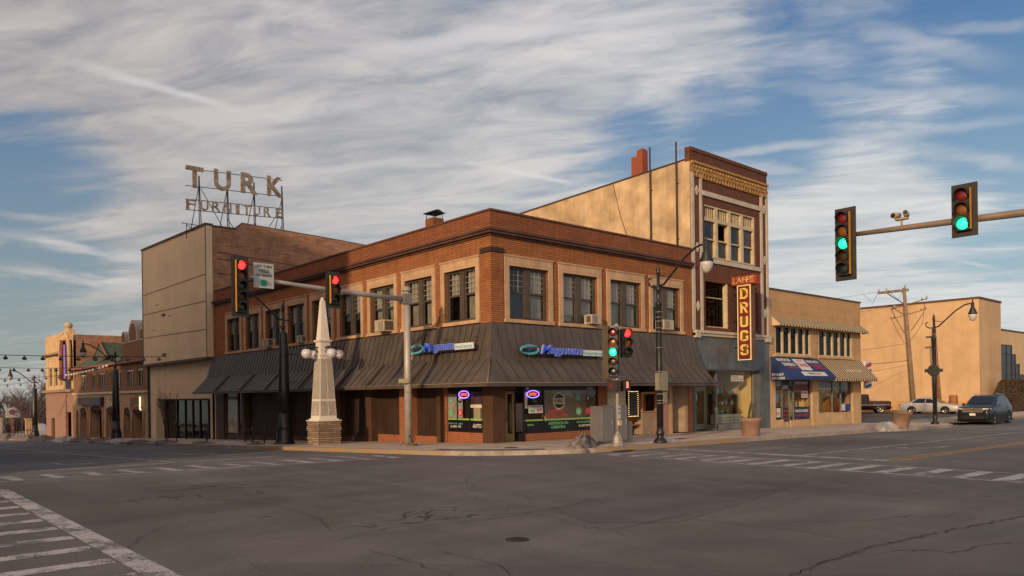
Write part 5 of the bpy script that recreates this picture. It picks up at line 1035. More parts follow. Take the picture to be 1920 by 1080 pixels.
mb = MB(LF); mb.box(29.75, 41.4, -.9, -.7, 1.75, 1.88); 
for y_ in (29.8, 32.0, 33.7, 35.2, 36.8, 38.6, 41.3): mb.box(y_, y_ + .12, -.85, -.7, -1.5, 1.75)
M_SHG = glass('black_shop_glass', (0.10, 0.10, 0.10), -0.01)
sfr = part('shop_front', mb, mat('shopfront_dark', (0.03, 0.028, 0.026), 0.5, 0.2, 2.0), FB); mb = MB(LF); mb.face([(29.75, -.78, -1.5), (41.4, -.78, -1.5), (41.4, -.78, 1.8), (29.75, -.78, 1.8)]); part('pane', mb, M_SHG, sfr)
mb = MB(); mb.box(.02, 16, Y0_, 29.3, -1, 13.40); mb.box(12.0, 16, Y0_ - .1, Y0_, -1, 13.2) if False else None
part('brick_flank', mb, M_OLDB, FB)
mb = MB(); mb.prism([(.02, 13.40), (1.6, 13.40), (2.1, 13.85), (9, 13.62), (16, 13.3), (16, 13.40 - .4)][:5] + [(16, 13.40)], Y0_ + .001, 29.299, axis=1) ; part('stepped_parapet', mb, M_OLDB, FB)
mb = MB(); mb.tube([(1.6, 29.1, 13.44), (2.1, 29.1, 13.89), (9, 29.1, 13.66), (16, 29.1, 13.34)], .07, 5, smooth=False); mb.box(.0, 1.62, 28.85, 29.35, 13.40, 13.47); part('flank_coping', mb, mat('tile_coping', (0.10, 0.05, 0.035), 0.7, 0.2, 3.0), FB)
mb = MB()
for z0, z1 in ((11.75, 10.95), (11.3, 10.45), (10.3, 9.9)): mb.prism([(.3, z0), (12, z1), (12, z1 - .05), (.3, z0 - .05)], Y0_ - .012, Y0_, axis=1)
part('roofline_scars', mb, mat('scar_tar', (0.07, 0.04, 0.03), 0.8, 0.3, 3.0), FB)
mb = MB(); mb.box(.0, 16, 29.3, Y1_, 12.7, 12.8); mb.box(15.8, 16, 29.3, Y1_, -2, 12.7); mb.box(.0, 15.8, Y1_ - .3, Y1_ - .01, -2, 13.6); mb.box(.3, 15.8, 29.3, Y1_ - .3, 2.6, 2.7); mb.box(3, 3.1, 29.3, Y1_ - .3, -2, 2.6); part('roof_and_back', mb, M_ROOF, FB)
# roof sign: lattice with the two words
RS = thing('rooftop_sign', 'weathered rooftop letters TURK FURNITURE on a steel frame above the beige store', 'roof sign', (2.5, 31, 12.8))
M_LET = mat('rusty_letter', (0.24, 0.15, 0.095), 0.7, 0.5, 3.5, col2=(0.44, 0.38, 0.31), streak=0.6, fine=0.3); M_STL = mat('dark_steel', (0.05, 0.052, 0.055), 0.6, 0.3, 3.0, metal=0.3)
def zl(x): return 0.055 * (x + 1)                                        # the word lines climb slightly to the right
for chh, a, b in (('T', -.98, .20), ('U', .92, 2.10), ('R', 2.82, 4.04), ('K', 4.78, 6.0)):
    c = (a + b) / 2; mb = MB(); mb.text(chh, (c, 31, 17.02 + zl(c)), (1, 0, 0), (0, 0, 1), b - a, 1.46, .12, bold=.03); part('letter', mb, M_LET, RS)
for i, chh in enumerate('FURNITURE'):
    xs_ = [(-.98, -.36), (-.02, .52), (.76, 1.34), (1.60, 2.12), (2.44, 2.70), (2.94, 3.52), (3.76, 4.22), (4.50, 5.02), (5.42, 5.98)][i]
    c = sum(xs_) / 2; mb = MB(); mb.text(chh, (c, 31, 15.13 + zl(c)), (1, 0, 0), (0, 0, 1), xs_[1] - xs_[0], .68, .09, bold=.012); part('letter', mb, M_LET, RS)
for x in (-.05, 1.9, 3.85, 5.98):
    for dx in (0, .16): 
        mb = MB(); mb.tube([(x + dx, 31.14, 12.8), (x + dx * .2, 31.14, 17.2 + zl(x))], .035, 5, smooth=False); mb.tube([(x, 31.2, 16.5), (x, 33.4, 12.8)], .03, 5) if dx == 0 else None; part('mast', mb, M_STL, RS)
for zz_ in (14.78, 15.50, 16.42, 17.60):
    mb = MB(); mb.tube([(-.98, 31.1, zz_ + zl(-1)), (6.02, 31.1, zz_ + zl(6))], .028, 5, smooth=False); part('rail', mb, M_STL, RS)
for p, q in (((0.1, 16.4), (1.9, 13.4)), ((5.9, 15.9), (4.4, 13.4)), ((1.9, 14.6), (3.1, 13.0)), ((.1, 13.9), (1.2, 13.0)), ((5.1, 12.9), (5.98, 14.6)), ((-1.2, 13.85), (2.5, 13.75)), ((-.9, 13.8), (.2, 12.9)), ((-.9, 13.85), (-.9, 12.8)), ((3.85, 14.6), (4.9, 13.0))):
    mb = MB(); mb.tube([(p[0], 31.2, p[1]), (q[0], 31.2, q[1])], .026, 5, smooth=False); part('brace', mb, M_STL, RS)

# ================================================================== tudor-fronted hall further left
M_TUDB = brick('brick_hall', (0.27, 0.145, 0.072), (0.21, 0.11, 0.058), (0.17, 0.11, 0.075), stain=0.5); M_CRST = mat('hall_stone', (0.40, 0.27, 0.17), 0.8, 0.2, 1.5, streak=0.35); M_GRN = mat('green_slate', (0.065, 0.085, 0.05), 0.8, 0.3, 2.0, bump=0.4); M_REDT = mat('red_gutter', (0.24, 0.075, 0.05), 0.6, 0.25, 2.0)
HB = thing('brick_hall', 'low brown brick hall with green slate roof and arched doorways, far left street', 'building', (0, 56, T(0, 56)))
hy0, hy1 = 43.4, 69.2; arches = [(44.6, 47.6, 1.1), (48.1, 50.1, 1.0), (52.4, 55.9, 1.05), (57.4, 62.0, 1.25), (63.2, 66.2, .95), (66.6, 67.8, .7)]
mb = MB(LF); mb.wall(hy0, hy1, 2.62, 5.2, [(44.7, 46.3, 3.0, 4.5), (47.3, 49.4, 3.0, 4.5), (51.2, 54.2, 3.0, 4.45), (56.6, 58.9, 3.0, 4.45), (60.0, 61.3, 3.0, 4.45), (63.7, 66.0, 3.0, 4.6)]); part('upper_wall', mb, M_TUDB, HB)
mb = MB(LF); mb.wall(hy0, hy1, -2.6, 2.44, [(a, b, -2.6, z - .35) for a, b, z in arches], depth=.8); part('lower_wall', mb, M_CRST, HB)
for a, b, z in arches:
    mb = MB(LF); c, r_ = (a + b) / 2, (b - a) / 2; N = 12; pts = [(c - r_ * math.cos(math.pi * k / N), z - .35 + .55 * math.sin(math.pi * k / N)) for k in range(N + 1)]
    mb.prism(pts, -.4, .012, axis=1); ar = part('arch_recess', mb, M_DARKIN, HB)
    mb = MB(LF); mb.tube([(a - .08, .04, -2.3)] + [(c - (r_ + .08) * math.cos(math.pi * k / N), .04, z - .35 + .62 * math.sin(math.pi * k / N)) for k in range(N + 1)] + [(b + .08, .04, -2.2)], .11, 6); part('arch_trim', mb, M_CRST, ar)
mb = MB(); mb.box(1.0, 1.1, hy0, hy1, -2.6, 2.5); mb.box(.9, 1.0, hy0, hy1, 2.6, 5.2); part('inner_wall', mb, M_DARKIN, HB)
mb = MB(LF); mb.box(hy0, hy1, -.02, .16, 2.44, 2.62); part('belt_course', mb, mat('pale_belt', (0.50, 0.42, 0.31), 0.7, 0.15, 2.0), HB)
for a, b in ((44.7, 46.3), (47.3, 49.4), (51.2, 54.2), (56.6, 58.9), (60.0, 61.3), (63.7, 66.0)):
    mb = MB(LF); n = max(2, int((b - a) / .62))
    for k in range(n + 1): x = a + (b - a) * k / n; mb.box(x - .05, x + .05, -.13, -.08, 3.0, 4.45)
    mb.box(a, b, -.16, -.05, 4.3, 4.45); wn = part('window', mb, M_WTERRA, HB); mb = MB(LF); mb.face([(a, -.14, 3.0), (b, -.14, 3.0), (b, -.14, 4.45), (a, -.14, 4.45)]); part('pane', mb, MC['dim_glass'], wn)
mb = MB(); mb.face([(-.35, hy0, 5.18), (-.35, hy1, 5.18), (2.6, hy1 - 2.5, 7.1), (2.6, hy0, 7.1)]); mb.face([(-.35, hy1, 5.18), (2.6, hy1 - 2.5, 7.1), (2.6, hy1, 5.3)]); part('roof', mb, M_GRN, HB)
mb = MB(); mb.prism([(55.0, 6.0), (59.6, 6.0), (57.3, 7.35)], -.2, 2.6, axis=0); dm = part('gable', mb, M_GRN, HB)
mb = MB(); mb.tube([(-.25, 54.8, 5.95), (-.25, 57.3, 7.4), (-.25, 59.8, 5.95), (-.25, 54.8, 5.95)], .09, 5); part('gable_trim', mb, M_REDT, dm)
mb = MB(LF); mb.box(hy0, hy1, .22, .42, 5.0, 5.2); part('gutter', mb, M_REDT, HB)
mb = MB(); mb.box(-.12, 1.2, 43.4, 50.4, 5.2, 6.75); part('parapet', mb, M_TUDB, HB); mb = MB(LF); mb.box(43.3, 50.5, .0, .2, 5.14, 5.3); part('parapet_band', mb, M_REDT, HB)
for c, r_, zt in ((49.7, .62, 7.2), (46.9, 1.25, 7.35), (44.4, .62, 7.2)):
    N = 14; mb = MB(); mb.prism([(c - r_, 6.75)] + [(c - r_ * math.cos(math.pi * k / N), zt + r_ * math.sin(math.pi * k / N)) for k in range(N + 1)] + [(c + r_, 6.75)], -.16, 1.1, axis=0); ac = part('arched_crest', mb, M_WTERRA, HB)
    mb = MB(); r2 = r_ * .78; mb.prism([(c - r2, 6.85)] + [(c - r2 * math.cos(math.pi * k / N), zt + r2 * math.sin(math.pi * k / N)) for k in range(N + 1)] + [(c + r2, 6.85)], -.175, -.16, axis=0); part('crest_panel', mb, M_TUDB, ac)
mb = MB(); mb.box(5, 18, 50.5, 69, 4.0, 8.25); part('rear_block', mb, M_OLDB, HB); mb = MB(); mb.box(4.9, 5.0, 60.5, 67.0, 7.1, 7.8); part('clerestory', mb, M_BLACK, HB); mb = MB(); mb.box(2.7, 4.9, 61.2, 69, 4, 6.9); part('cream_bay', mb, M_CRST, HB); mb = MB(); mb.box(0, 5, hy0, 61, -2.5, 5.1) if False else mb.box(4.9, 5, hy0, hy1, -2.6, 7.0); part('back_wall', mb, M_TUDB, HB)
# blade sign, entrance globe sign, script letters
bs = thing('wall_sign', 'dark horizontal sign box on the far brick hall', 'sign', (-.2, 61.5, 1.35)); mb = MB(LF); mb.box(57.0, 65.9, .02, .35, 1.35, 2.14); part('sign_box', mb, mat('sign_purple', (0.055, 0.035, 0.05), 0.5, 0.3, 3.0), bs); mb = MB(); mb.text('HALL', LF(62.5, .352, 1.7), (0, -1, 0), (0, 0, 1), 3.2, .34, .01, bold=.01); part('lettering', mb, mat('faint_letters', (0.20, 0.14, 0.12), 0.6, 0.2, 3.0), bs)
sl = thing('script_letters', 'pale looping script letters on the far brick hall above the arches', 'sign', (-.1, 54, 1.2)); mb = MB(); mb.text('dou', LF(54.5, .06, 1.65), (0, -1, 0), (0, 0, 1), 2.5, .95, .04); part('lettering', mb, mat('cream_letters', (0.62, 0.55, 0.40), 0.5, 0.1, 3.0), sl); mb = MB(LF); mb.tube([(45.1, .15, 2.1), (45.1, .15, 1.1), (44.9, .15, 1.0)], .06, 6); part('neon_stroke', mb, emit('neon_cream', (1.0, 0.85, 0.5), 1.2, (0.7, 0.6, 0.4)), sl); mb = MB(LF); mb.box(45.6, 48.0, .02, .12, 1.0, 2.0); part('dark_panel', mb, M_TUDB, sl)
# ================================================================== pale corner theatre with a big arched window
TH = thing('arched_theatre', 'pale orange stone building with a tall red-trimmed arched window and a ball finial', 'building', (0, 77, T(0, 77)))
M_TST = mat('theatre_stone', (0.56, 0.38, 0.20), 0.8, 0.16, 1.0, streak=0.3); M_PNK = brick('pink_brick', (0.34, 0.20, 0.145), (0.27, 0.155, 0.115), (0.30, 0.20, 0.15), bh=.12, bw=.3, stain=.3)
ty0, ty1 = 69.22, 83.6
mb = MB(LF); mb.wall(ty0, ty1, 3.1, 9.0, [(70.4, 72.9, 3.1, 7.0), (74.5, 75.9, 3.45, 5.6), (77.1, 78.9, 3.45, 5.6), (80.0, 82.0, 3.45, 5.6)]); mb.box(74.0, ty1, -.3, .02, 9.0, 9.45); part('upper_wall', mb, M_TST, TH)
mb = MB(LF); mb.wall(ty0, ty1, -3.2, 3.1, [(78.9, 80.8, -3.2, -.15), (70.5, 73.2, -3.2, .6)]); part('lower_wall', mb, M_PNK, TH)
mb = MB(LF); mb.box(ty0, ty1 + .2, -.02, .35, 2.8, 3.1); mb.box(74.0, ty1 + .3, -.02, .45, 7.1, 7.32); part('cornice', mb, mat('theatre_cornice', (0.30, 0.20, 0.12), 0.8, 0.2, 1.5), TH)
mb = MB(); mb.box(.3, 16, ty1 - .3, ty1, -3.2, 9.2); mb.box(15.8, 16, ty0, ty1 - .3, -3.2, 9.0); mb.box(.3, 15.8, ty0 + .01, ty0 + .3, -3.2, 8.9); mb.box(.3, 15.8, ty0 + .3, ty1 - .3, 8.7, 8.8); mb.box(1.2, 1.3, ty0 + .3, ty1 - .3, -3.2, 8.7); part('side_walls', mb, M_OLDB, TH)
for a, b in ((74.5, 75.9), (77.1, 78.9), (80.0, 82.0)):
    mb = MB(LF); mb.box(a, b, -.2, -.12, 3.45, 3.6); mb.box(a, a + .12, -.2, -.1, 3.6, 5.6); mb.box(b - .12, b, -.2, -.1, 3.6, 5.6); wn = part('window', mb, M_CREAMW, TH); mb = MB(LF); mb.face([(a, -.16, 3.5), (b, -.16, 3.5), (b, -.16, 5.6), (a, -.16, 5.6)]); part('pane', mb, M_DGL, wn)
for ring, (r_, wd, o, m_) in enumerate(((2.15, .30, .34, M_TST), (1.82, .34, .26, M_REDT), (1.48, .28, .20, M_REDT))):
    N = 16; c = 71.65; mb = MB(LF); pts = [(c - r_, .0, 4.1)] + [(c - r_ * math.cos(math.pi * k / N), .0, 6.9 + 1.1 * r_ * math.sin(math.pi * k / N)) for k in range(N + 1)] + [(c + r_, .0, 4.1)]
    mb.tube(pts, wd / 1.6, 6); bmesh.ops.translate(mb.bm, verts=mb.bm.verts[:], vec=(-.22 - o * .3, 0, 0)); part('arch_ring', mb, m_, TH)
mb = MB(LF); N = 14; mb.prism([(70.3, 3.1)] + [(71.65 - 1.35 * math.cos(math.pi * k / N), 6.9 + 1.45 * math.sin(math.pi * k / N)) for k in range(N + 1)] + [(73.0, 3.1)], -.25, .03, axis=1); part('arched_window', mb, M_DGL if False else M_BLACK, TH)
mb = MB(LF); mb.box(71.0, 71.7, .36, .44, 4.2, 7.9); part('neon_column', mb, emit('violet_glow', (0.35, 0.20, 0.75), 0.10, (0.2, 0.12, 0.4)), TH)
mb = MB(); mb.lathe([(1.0, 0), (.8, .35), (.5, .7), (.34, 1.1), (.3, 1.3), (.38, 1.36), (.2, 1.45)], (0.0, 71.2, 8.3), 12); mb.ball((0, 71.2, 10.0), .42, 2, (1, 1, .85)); part('finial', mb, M_TST, TH)
mb = MB(); mb.prism([(69.4, 8.3), (74.0, 8.3), (72.3, 9.6), (70.6, 9.6)], -.2, .5, axis=0); part('arch_gable', mb, M_TST, TH)

# ================================================================== shops across the left street (they cast the long shade over it)
def plain_block(x0, x1, y0, y1, h, lab, m_):
    g0 = T(0, (y0 + y1) / 2) - .6; b_ = thing('brick_block', lab, 'building', ((x0 + x1) / 2, (y0 + y1) / 2, g0)); mb = MB(); mb.box(x0, x1, y0, y1, g0 - .5, h); part('wall', mb, m_, b_); mb = MB(); mb.box(x0 - .1, x1 + .1, y0 - .1, y1 + .1, h, h + .2); part('coping', mb, M_CORN, b_)
    n = int((y1 - y0) / 3.2); k = 0
    for fl in range(int((h - 4) // 3.3)):
        for i in range(n):
            mb = MB(); yy = y0 + 1.2 + i * 3.2; mb.box(x1, x1 + .06, yy, yy + 1.4, 4.6 + fl * 3.3, 6.6 + fl * 3.3); part('window', mb, M_STONE, b_); mb = MB(); 
            mb.box(x1 + .06, x1 + .07, yy + .12, yy + 1.28, 4.7 + fl * 3.3, 6.5 + fl * 3.3); part('pane', mb, M_FOIL, b_)
    return b_
plain_block(-34, -20.3, 2.7, 38, 19.4, 'tall brick block across the left street, outside the picture', M_TUDB)
plain_block(-34, -20.3, 38.2, 56, 9.4, 'lower brick block further up across the left street, outside the picture', M_OLDB)

# ================================================================== background: bare trees, billboard, white house, fence
M_BARK = mat('winter_bark', (0.085, 0.062, 0.052), 0.9, 0.3, 3.0); M_TWIG = mat('winter_twigs', (0.115, 0.082, 0.072), 0.9, 0.2, 1.0)
def bare_tree(x, y, h, seed, lab, grp='bare trees beyond the far end of the left street', spread=1.0, n0=7, thin=1.0, name='bare_tree'):
    r = random.Random(seed); g = T(x, y) - .25; t_ = thing(name, lab, 'tree', (x, y, g), grp); mb = MB(); tw = MB()
    def grow(p, d, L, rad_, dep):
        q = p + d * L * .5 + Vector((r.gauss(0, .04), r.gauss(0, .04), 0)) * L; e = p + d * L
        (mb if dep < 2 else tw).tube([tuple(p), tuple(q), tuple(e)], [rad_, rad_ * .8, rad_ * .62], 5 if dep < 2 else 3, cap=False)
        if dep >= 4: return
        for i in range(4 if dep else n0):
            a = r.uniform(0, 6.283); tilt = r.uniform(.35, .85) * spread; ax = Vector((math.cos(a), math.sin(a), 0)); nd = (d * math.cos(tilt) + ax * math.sin(tilt) + Vector((0, 0, .12))).normalized()
            s0 = p + d * L * r.uniform(.45, 1.0); grow(s0, nd, L * r.uniform(.52, .74), rad_ * .5, dep + 1)
    grow(Vector((x, y, g)), Vector((r.gauss(0, .04), r.gauss(0, .04), 1)).normalized(), h * .42, h * .016 * thin, 0)
    part('trunk', mb, M_BARK, t_); part('crown', tw, M_TWIG, t_); return t_
rt = random.Random(8)
protos = [bare_tree(-6 + 3 * i, 150 + 9 * i, 10 + i, 40 + i, '', n0=9, thin=1.3) for i in range(3)]
TP = [(-3, 128), (1.5, 140), (6, 135), (9, 150), (13, 160), (-6, 150), (3, 165), (10, 178), (16, 188), (-1, 180), (20, 205), (7, 205), (-9, 175), (14, 140), (24, 225), (30, 240), (2, 215), (-14, 200), (18, 165), (26, 190)]
for i, (x, y) in enumerate(TP):
    t_ = protos[i] if i < 3 else copy_tree(protos[i % 3]); t_.location = (x + rt.uniform(-1, 1), y, T(x, y) - .3); t_.rotation_euler.z = rt.uniform(0, 6); s_ = rt.uniform(.8, 1.15); t_.scale = (s_ * 1.15, s_ * 1.15, s_)
    t_['label'] = 'leafless grey-brown tree in the wintry belt behind the billboard'
o = MB(); rr_ = random.Random(3)
for i in range(2600):
    x = rr_.uniform(-40, 60); y = rr_.uniform(235, 290); g = T(x, y); h = rr_.uniform(3, 11) * (0.75 + 0.25 * math.sin(x * .21)); w_ = rr_.uniform(.05, .14); a = rr_.uniform(-.35, .35)
    o.face([(x - w_, y, g), (x + w_, y, g), (x + a * h + w_ * .3, y + rr_.uniform(-1, 1), g + h), (x + a * h - w_ * .3, y, g + h)])
w_ob = part('far_woods', o, M_TWIG, None); w_ob['kind'] = 'stuff'; w_ob['label'] = 'hazy far bare woods closing the left street'; w_ob['category'] = 'woods'
bare_tree(-3.3, 28.2, 4.2, 5, 'young bare street tree in front of the beige store', None, .62, 6, .75, 'street_tree')
bb = thing('billboard', 'small pale billboard on a post at the far left', 'billboard', (9.2, 170, -5.2)); mb = MB(); mb.box(8.95, 9.45, 170, 170.4, -5.4, -1.4); part('post', mb, mat('billboard_post', (0.20, 0.10, 0.06), 0.8, 0.2, 3.0), bb); mb = MB(); mb.box(7.9, 10.5, 169.7, 169.95, -1.6, .5); bp_ = part('panel', mb, mat('billboard_panel', (0.48, 0.42, 0.38), 0.6, 0.45, .9), bb); mb = MB(); mb.disc((9.1, 169.69, -.45), .6, 1, 16); part('picture', mb, mat('billboard_picture', (0.20, 0.10, 0.09), 0.6, 0.5, 2.0), bp_)
hs = thing('white_house', 'low pale house with a shallow gable at the far left edge', 'house', (4, 182, -5.8)); mb = MB(); mb.box(-4, 9.0, 182, 192, -6, -1.9); mb.prism([(-4.2, -1.9), (9.2, -1.9), (3, .3)], 182, 192, axis=1); part('wall', mb, mat('white_siding', (0.60, 0.52, 0.42), 0.7, 0.08, 1.0), hs); mb = MB(); mb.face([(-4.6, 181.6, -2.0), (3, 181.6, .45), (3, 192, .45), (-4.6, 192, -2.0)]); mb.face([(9.6, 181.6, -2.0), (3, 181.6, .45), (3, 192, .45), (9.6, 192, -2.0)]); part('roof', mb, M_ROOF, hs)
# dark gate and iron fence beside the theatre, parked van beyond
mb = MB(); mb.box(.5, 3.4, 86, 86.2, -3.2, .2); solo('dark_gate', mb, M_BLACK, 'solid dark gate panel left of the pale arched building', 'gate', (2, 86, -3.0))
ifn = thing('iron_fence', 'short black iron fence on the far left pavement', 'fence', (-1.5, 93, T(-1.5, 93))); 
for k in range(9):
    mb = MB(); x = -3.0 + k * .34; mb.box(x - .03, x + .03, 92, 92.06, -2.9, -1.7); part('bar', mb, M_BLACK, ifn)
for z in (-1.9, -2.6): mb = MB(); mb.box(-3.1, -.2, 92.01, 92.05, z, z + .07); part('rail', mb, M_BLACK, ifn)
mb = MB(); mb.box(-.3, .5, 95, 95.5, -3.3, -.6); mb.box(-.4, .6, 94.9, 95.6, -.6, -.45); solo('brick_gatepost', mb, M_TANS, 'pale tan gatepost beside the far iron fence', 'gatepost', (0, 95, -3))
# snow field and berms at the far left
M_SNOW = mat('old_snow', (0.44, 0.40, 0.37), 0.8, 0.35, 1.5, bump=0.6, fine=0.35); M_DSN = mat('dirty_snow', (0.13, 0.11, 0.09), 0.9, 0.55, 5.0, bump=0.8, fine=0.5, col2=(0.30, 0.26, 0.23))
sheet('snow_field', [[(-2.5, 97), (40, 97), (40, 240), (-2.5, 240)]], -.10, M_SNOW)
def heap(x, y, a, b, h, seed, m_, lab, grp=None, rot=0, cat_='snow pile', nm='snow_pile'):
    r = random.Random(seed); g = T(x, y) + (0 if x > -4.3 and y > -4.9 else -.15); bm = bmesh.new(); N, R_ = 30, 10
    rings = []
    for j in range(R_ + 1):
        q = j / R_; ring = []
        for k in range(N):
            an = 6.2832 * k / N; w_ = 1 + .16 * math.sin(3 * an + seed) + .10 * math.sin(7 * an + seed * 2) + r.gauss(0, .03)
            z = h * (1 - q ** 1.5) * (1 + .25 * math.sin(4 * an + 5 * q + seed)) + (r.gauss(0, .05) * h if j < R_ else 0); z = z if j < R_ else -.12
            ring.append(bm.verts.new((x + (a * q * w_ * math.cos(an)) * math.cos(rot) - b * q * w_ * math.sin(an) * math.sin(rot), y + a * q * w_ * math.cos(an) * math.sin(rot) + b * q * w_ * math.sin(an) * math.cos(rot), g + z)))
        rings.append(ring)
    for p, q in zip(rings[1:], rings[2:]):
        for k in range(N): bm.faces.new((p[k], p[(k + 1) % N], q[(k + 1) % N], q[k]))
    c = bm.verts.new((x, y, g + h * 1.05))
    for k in range(N): bm.faces.new((rings[1][k], rings[1][(k + 1) % N], c))
    for v in rings[0]: bm.verts.remove(v)
    bmesh.ops.subdivide_edges(bm, edges=bm.edges[:], cuts=1)
    for v in bm.verts: v.co += Vector((r.gauss(0, .014), r.gauss(0, .014), r.gauss(0, .018))) * min(1, h * 2)
    m = MB(); m.bm = bm; return solo(nm, m, m_, lab, cat_, (x, y, g), grp)
GS = 'dirty snow heaps along the left kerb'
for i, (x, y, a, b, h, m_) in enumerate([(-3.9, 62, .9, 4.5, .65, M_DSN), (-3.8, 54, .8, 4.0, .6, M_SNOW), (-3.9, 47.5, .8, 2.6, .65, M_DSN), (-3.8, 41.5, .7, 2.2, .45, M_DSN), (-3.9, 36, .7, 2.4, .40, M_SNOW), (-4.0, 31, .6, 2.2, .30, M_DSN), (-3.9, 26.3, .6, 1.7, .32, M_DSN), (-3.7, 20.5, .5, 1.6, .22, M_DSN), (-3.8, 16.6, .5, 1.4, .28, M_SNOW), (-3.6, 13.6, .4, .9, .26, M_DSN), (-3.2, 12.0, .35, .5, .22, M_DSN), (-3.9, 72, 1.0, 6, .8, M_DSN), (-3.9, 84, 1.2, 6, 1.0, M_DSN)]):
    nm_ = ['long grey snow heap below the green-roofed hall, furthest along it', 'pale snow heap before the arched doorways', 'dark lumpy heap left of the near black street lamp base by the hall', 'low dirty heap at the right end of the brick hall', 'pale low snow by the left end of the beige store', 'thin dirty snow strip before the beige shopfront', 'dirty snow around the young street tree', 'thin slush strip by the bike racks', 'pale snow lump in front of the bike racks', 'small dark slush lump left of the big lamp base', 'tiny slush lump between the lamp base and the obelisk', 'grey snow heap below the pale arched building', 'tall snow heap by the iron fence'][i]
    heap(x, y, a, b, h * .52, 60 + i, m_, nm_, GS)
heap(.75, -4.05, 1.05, .5, .40, 3, M_DSN, 'big dirty snow heap on the corner kerb beside the grey cabinet', None, .5)
heap(5.3, -4.0, .9, .28, .10, 4, M_SNOW, 'low snow remnant beside the right lamp base', None, .1)
heap(24.0, -4.8, 1.5, .5, .30, 9, M_SNOW, 'pale snow heap left of the tilted planter', None, 0); heap(28.6, -5.1, 1.8, .35, .2, 10, M_SNOW, 'strip of snow right of the tilted planter', None, 0)
heap(-16.0, 4.0, .5, .4, .22, 12, mat('sandstone_lump', (0.35, 0.22, 0.14), 0.9, .3, 3.0), 'small tan stone lump on the kerb at the left edge', None, 0, 'stone', 'kerb_stone')
# string lights over the left street
def string_light(y, x0, x1, z0, z1, sag, n, lab):
    st_ = thing('string_lights', lab, 'string lights', (x1, y, z1), 'string lights over the left street'); P = [(x0 + (x1 - x0) * k / 30, y, z0 + (z1 - z0) * k / 30 - sag * 4 * (k / 30) * (1 - k / 30)) for k in range(31)]
    mb = MB(); mb.tube(P, .022, 4, cap=False); part('cable', mb, M_BLACK, st_)
    for k in range(n):
        q = (k + .5) / n; x = x0 + (x1 - x0) * q; z = z0 + (z1 - z0) * q - sag * 4 * q * (1 - q); mb = MB(); mb.lathe([(.03, 0), (.05, -.07), (.16, -.20), (.14, -.24), (.06, -.30)], (x, y, z), 8); part('lamp', mb, mat('bulb_housing', (0.10, 0.11, 0.11), 0.4, 0.2, 3.0), st_)
string_light(36.7, -17.5, -.6, 5.0, 5.0, .12, 16, 'nearest and highest string of hanging lamps over the left street'); string_light(55, -17.5, -.6, 5.3, 4.9, .35, 16, 'second string of hanging lamps over the left street, sagging'); string_light(70, -17.5, -.6, 4.6, 4.6, .5, 14, 'third string of hanging lamps over the left street'); string_light(92, -17.5, -.6, 4.2, 4.2, .5, 12, 'furthest and lowest string of hanging lamps over the left street')
st_ = thing('festoon', 'row of small white bulbs strung along the front of the brick hall', 'string lights', (-.6, 60, 4.6)); mb = MB(); mb.tube([(-.5, 70, 4.75), (-.6, 62, 4.6), (-.6, 52, 4.8)], .02, 4); part('cable', mb, M_BLACK, st_)
for k in range(14): mb = MB(); mb.ball((-.6, 69.5 - k * 1.25, 4.55 + .03 * k - .12 * math.sin(k / 13 * 3.14)), .16, 1); part('bulb', mb, mat('white_bulb', (0.6, 0.56, 0.48), 0.3, 0.05, 2.0), st_)
# ================================================================== street furniture
def local(x, y, z=0, rot=0):
    c, s_ = math.cos(rot), math.sin(rot); return lambda a, b, d: (x + a * c - b * s_, y + a * s_ + b * c, z + d)
def emap(name, col, on, off): return emit(name + '_lit', col, on, tuple(c * .6 for c in col)), mat(name + '_dark', off, 0.25, 0.1, 5.0, spec=.5)
RED_ON, RED_OFF = emap('red_lens', (1.0, 0.035, 0.03), 2.2, (0.16, 0.010, 0.012)); AMB_ON, AMB_OFF = emap('amber_lens', (1.0, 0.5, 0.05), 3.0, (0.20, 0.07, 0.012)); GRN_ON, GRN_OFF = emap('green_lens', (0.02, 1.0, 0.40), 1.5, (0.012, 0.02, 0.018))
M_SIGB = mat('signal_black', (0.016, 0.015, 0.014), 0.5, 0.2, 4.0, spec=.4); M_SIGY = mat('signal_yellow', (0.52, 0.24, 0.03), 0.5, 0.12, 3.0); M_POLEG = mat('pole_galvanised', (0.40, 0.36, 0.31), 0.5, 0.14, 2.5, metal=0.25, streak=0.15); M_BKP = mat('backplate_dull', (0.035, 0.031, 0.026), 0.5, 0.3, 4.0)
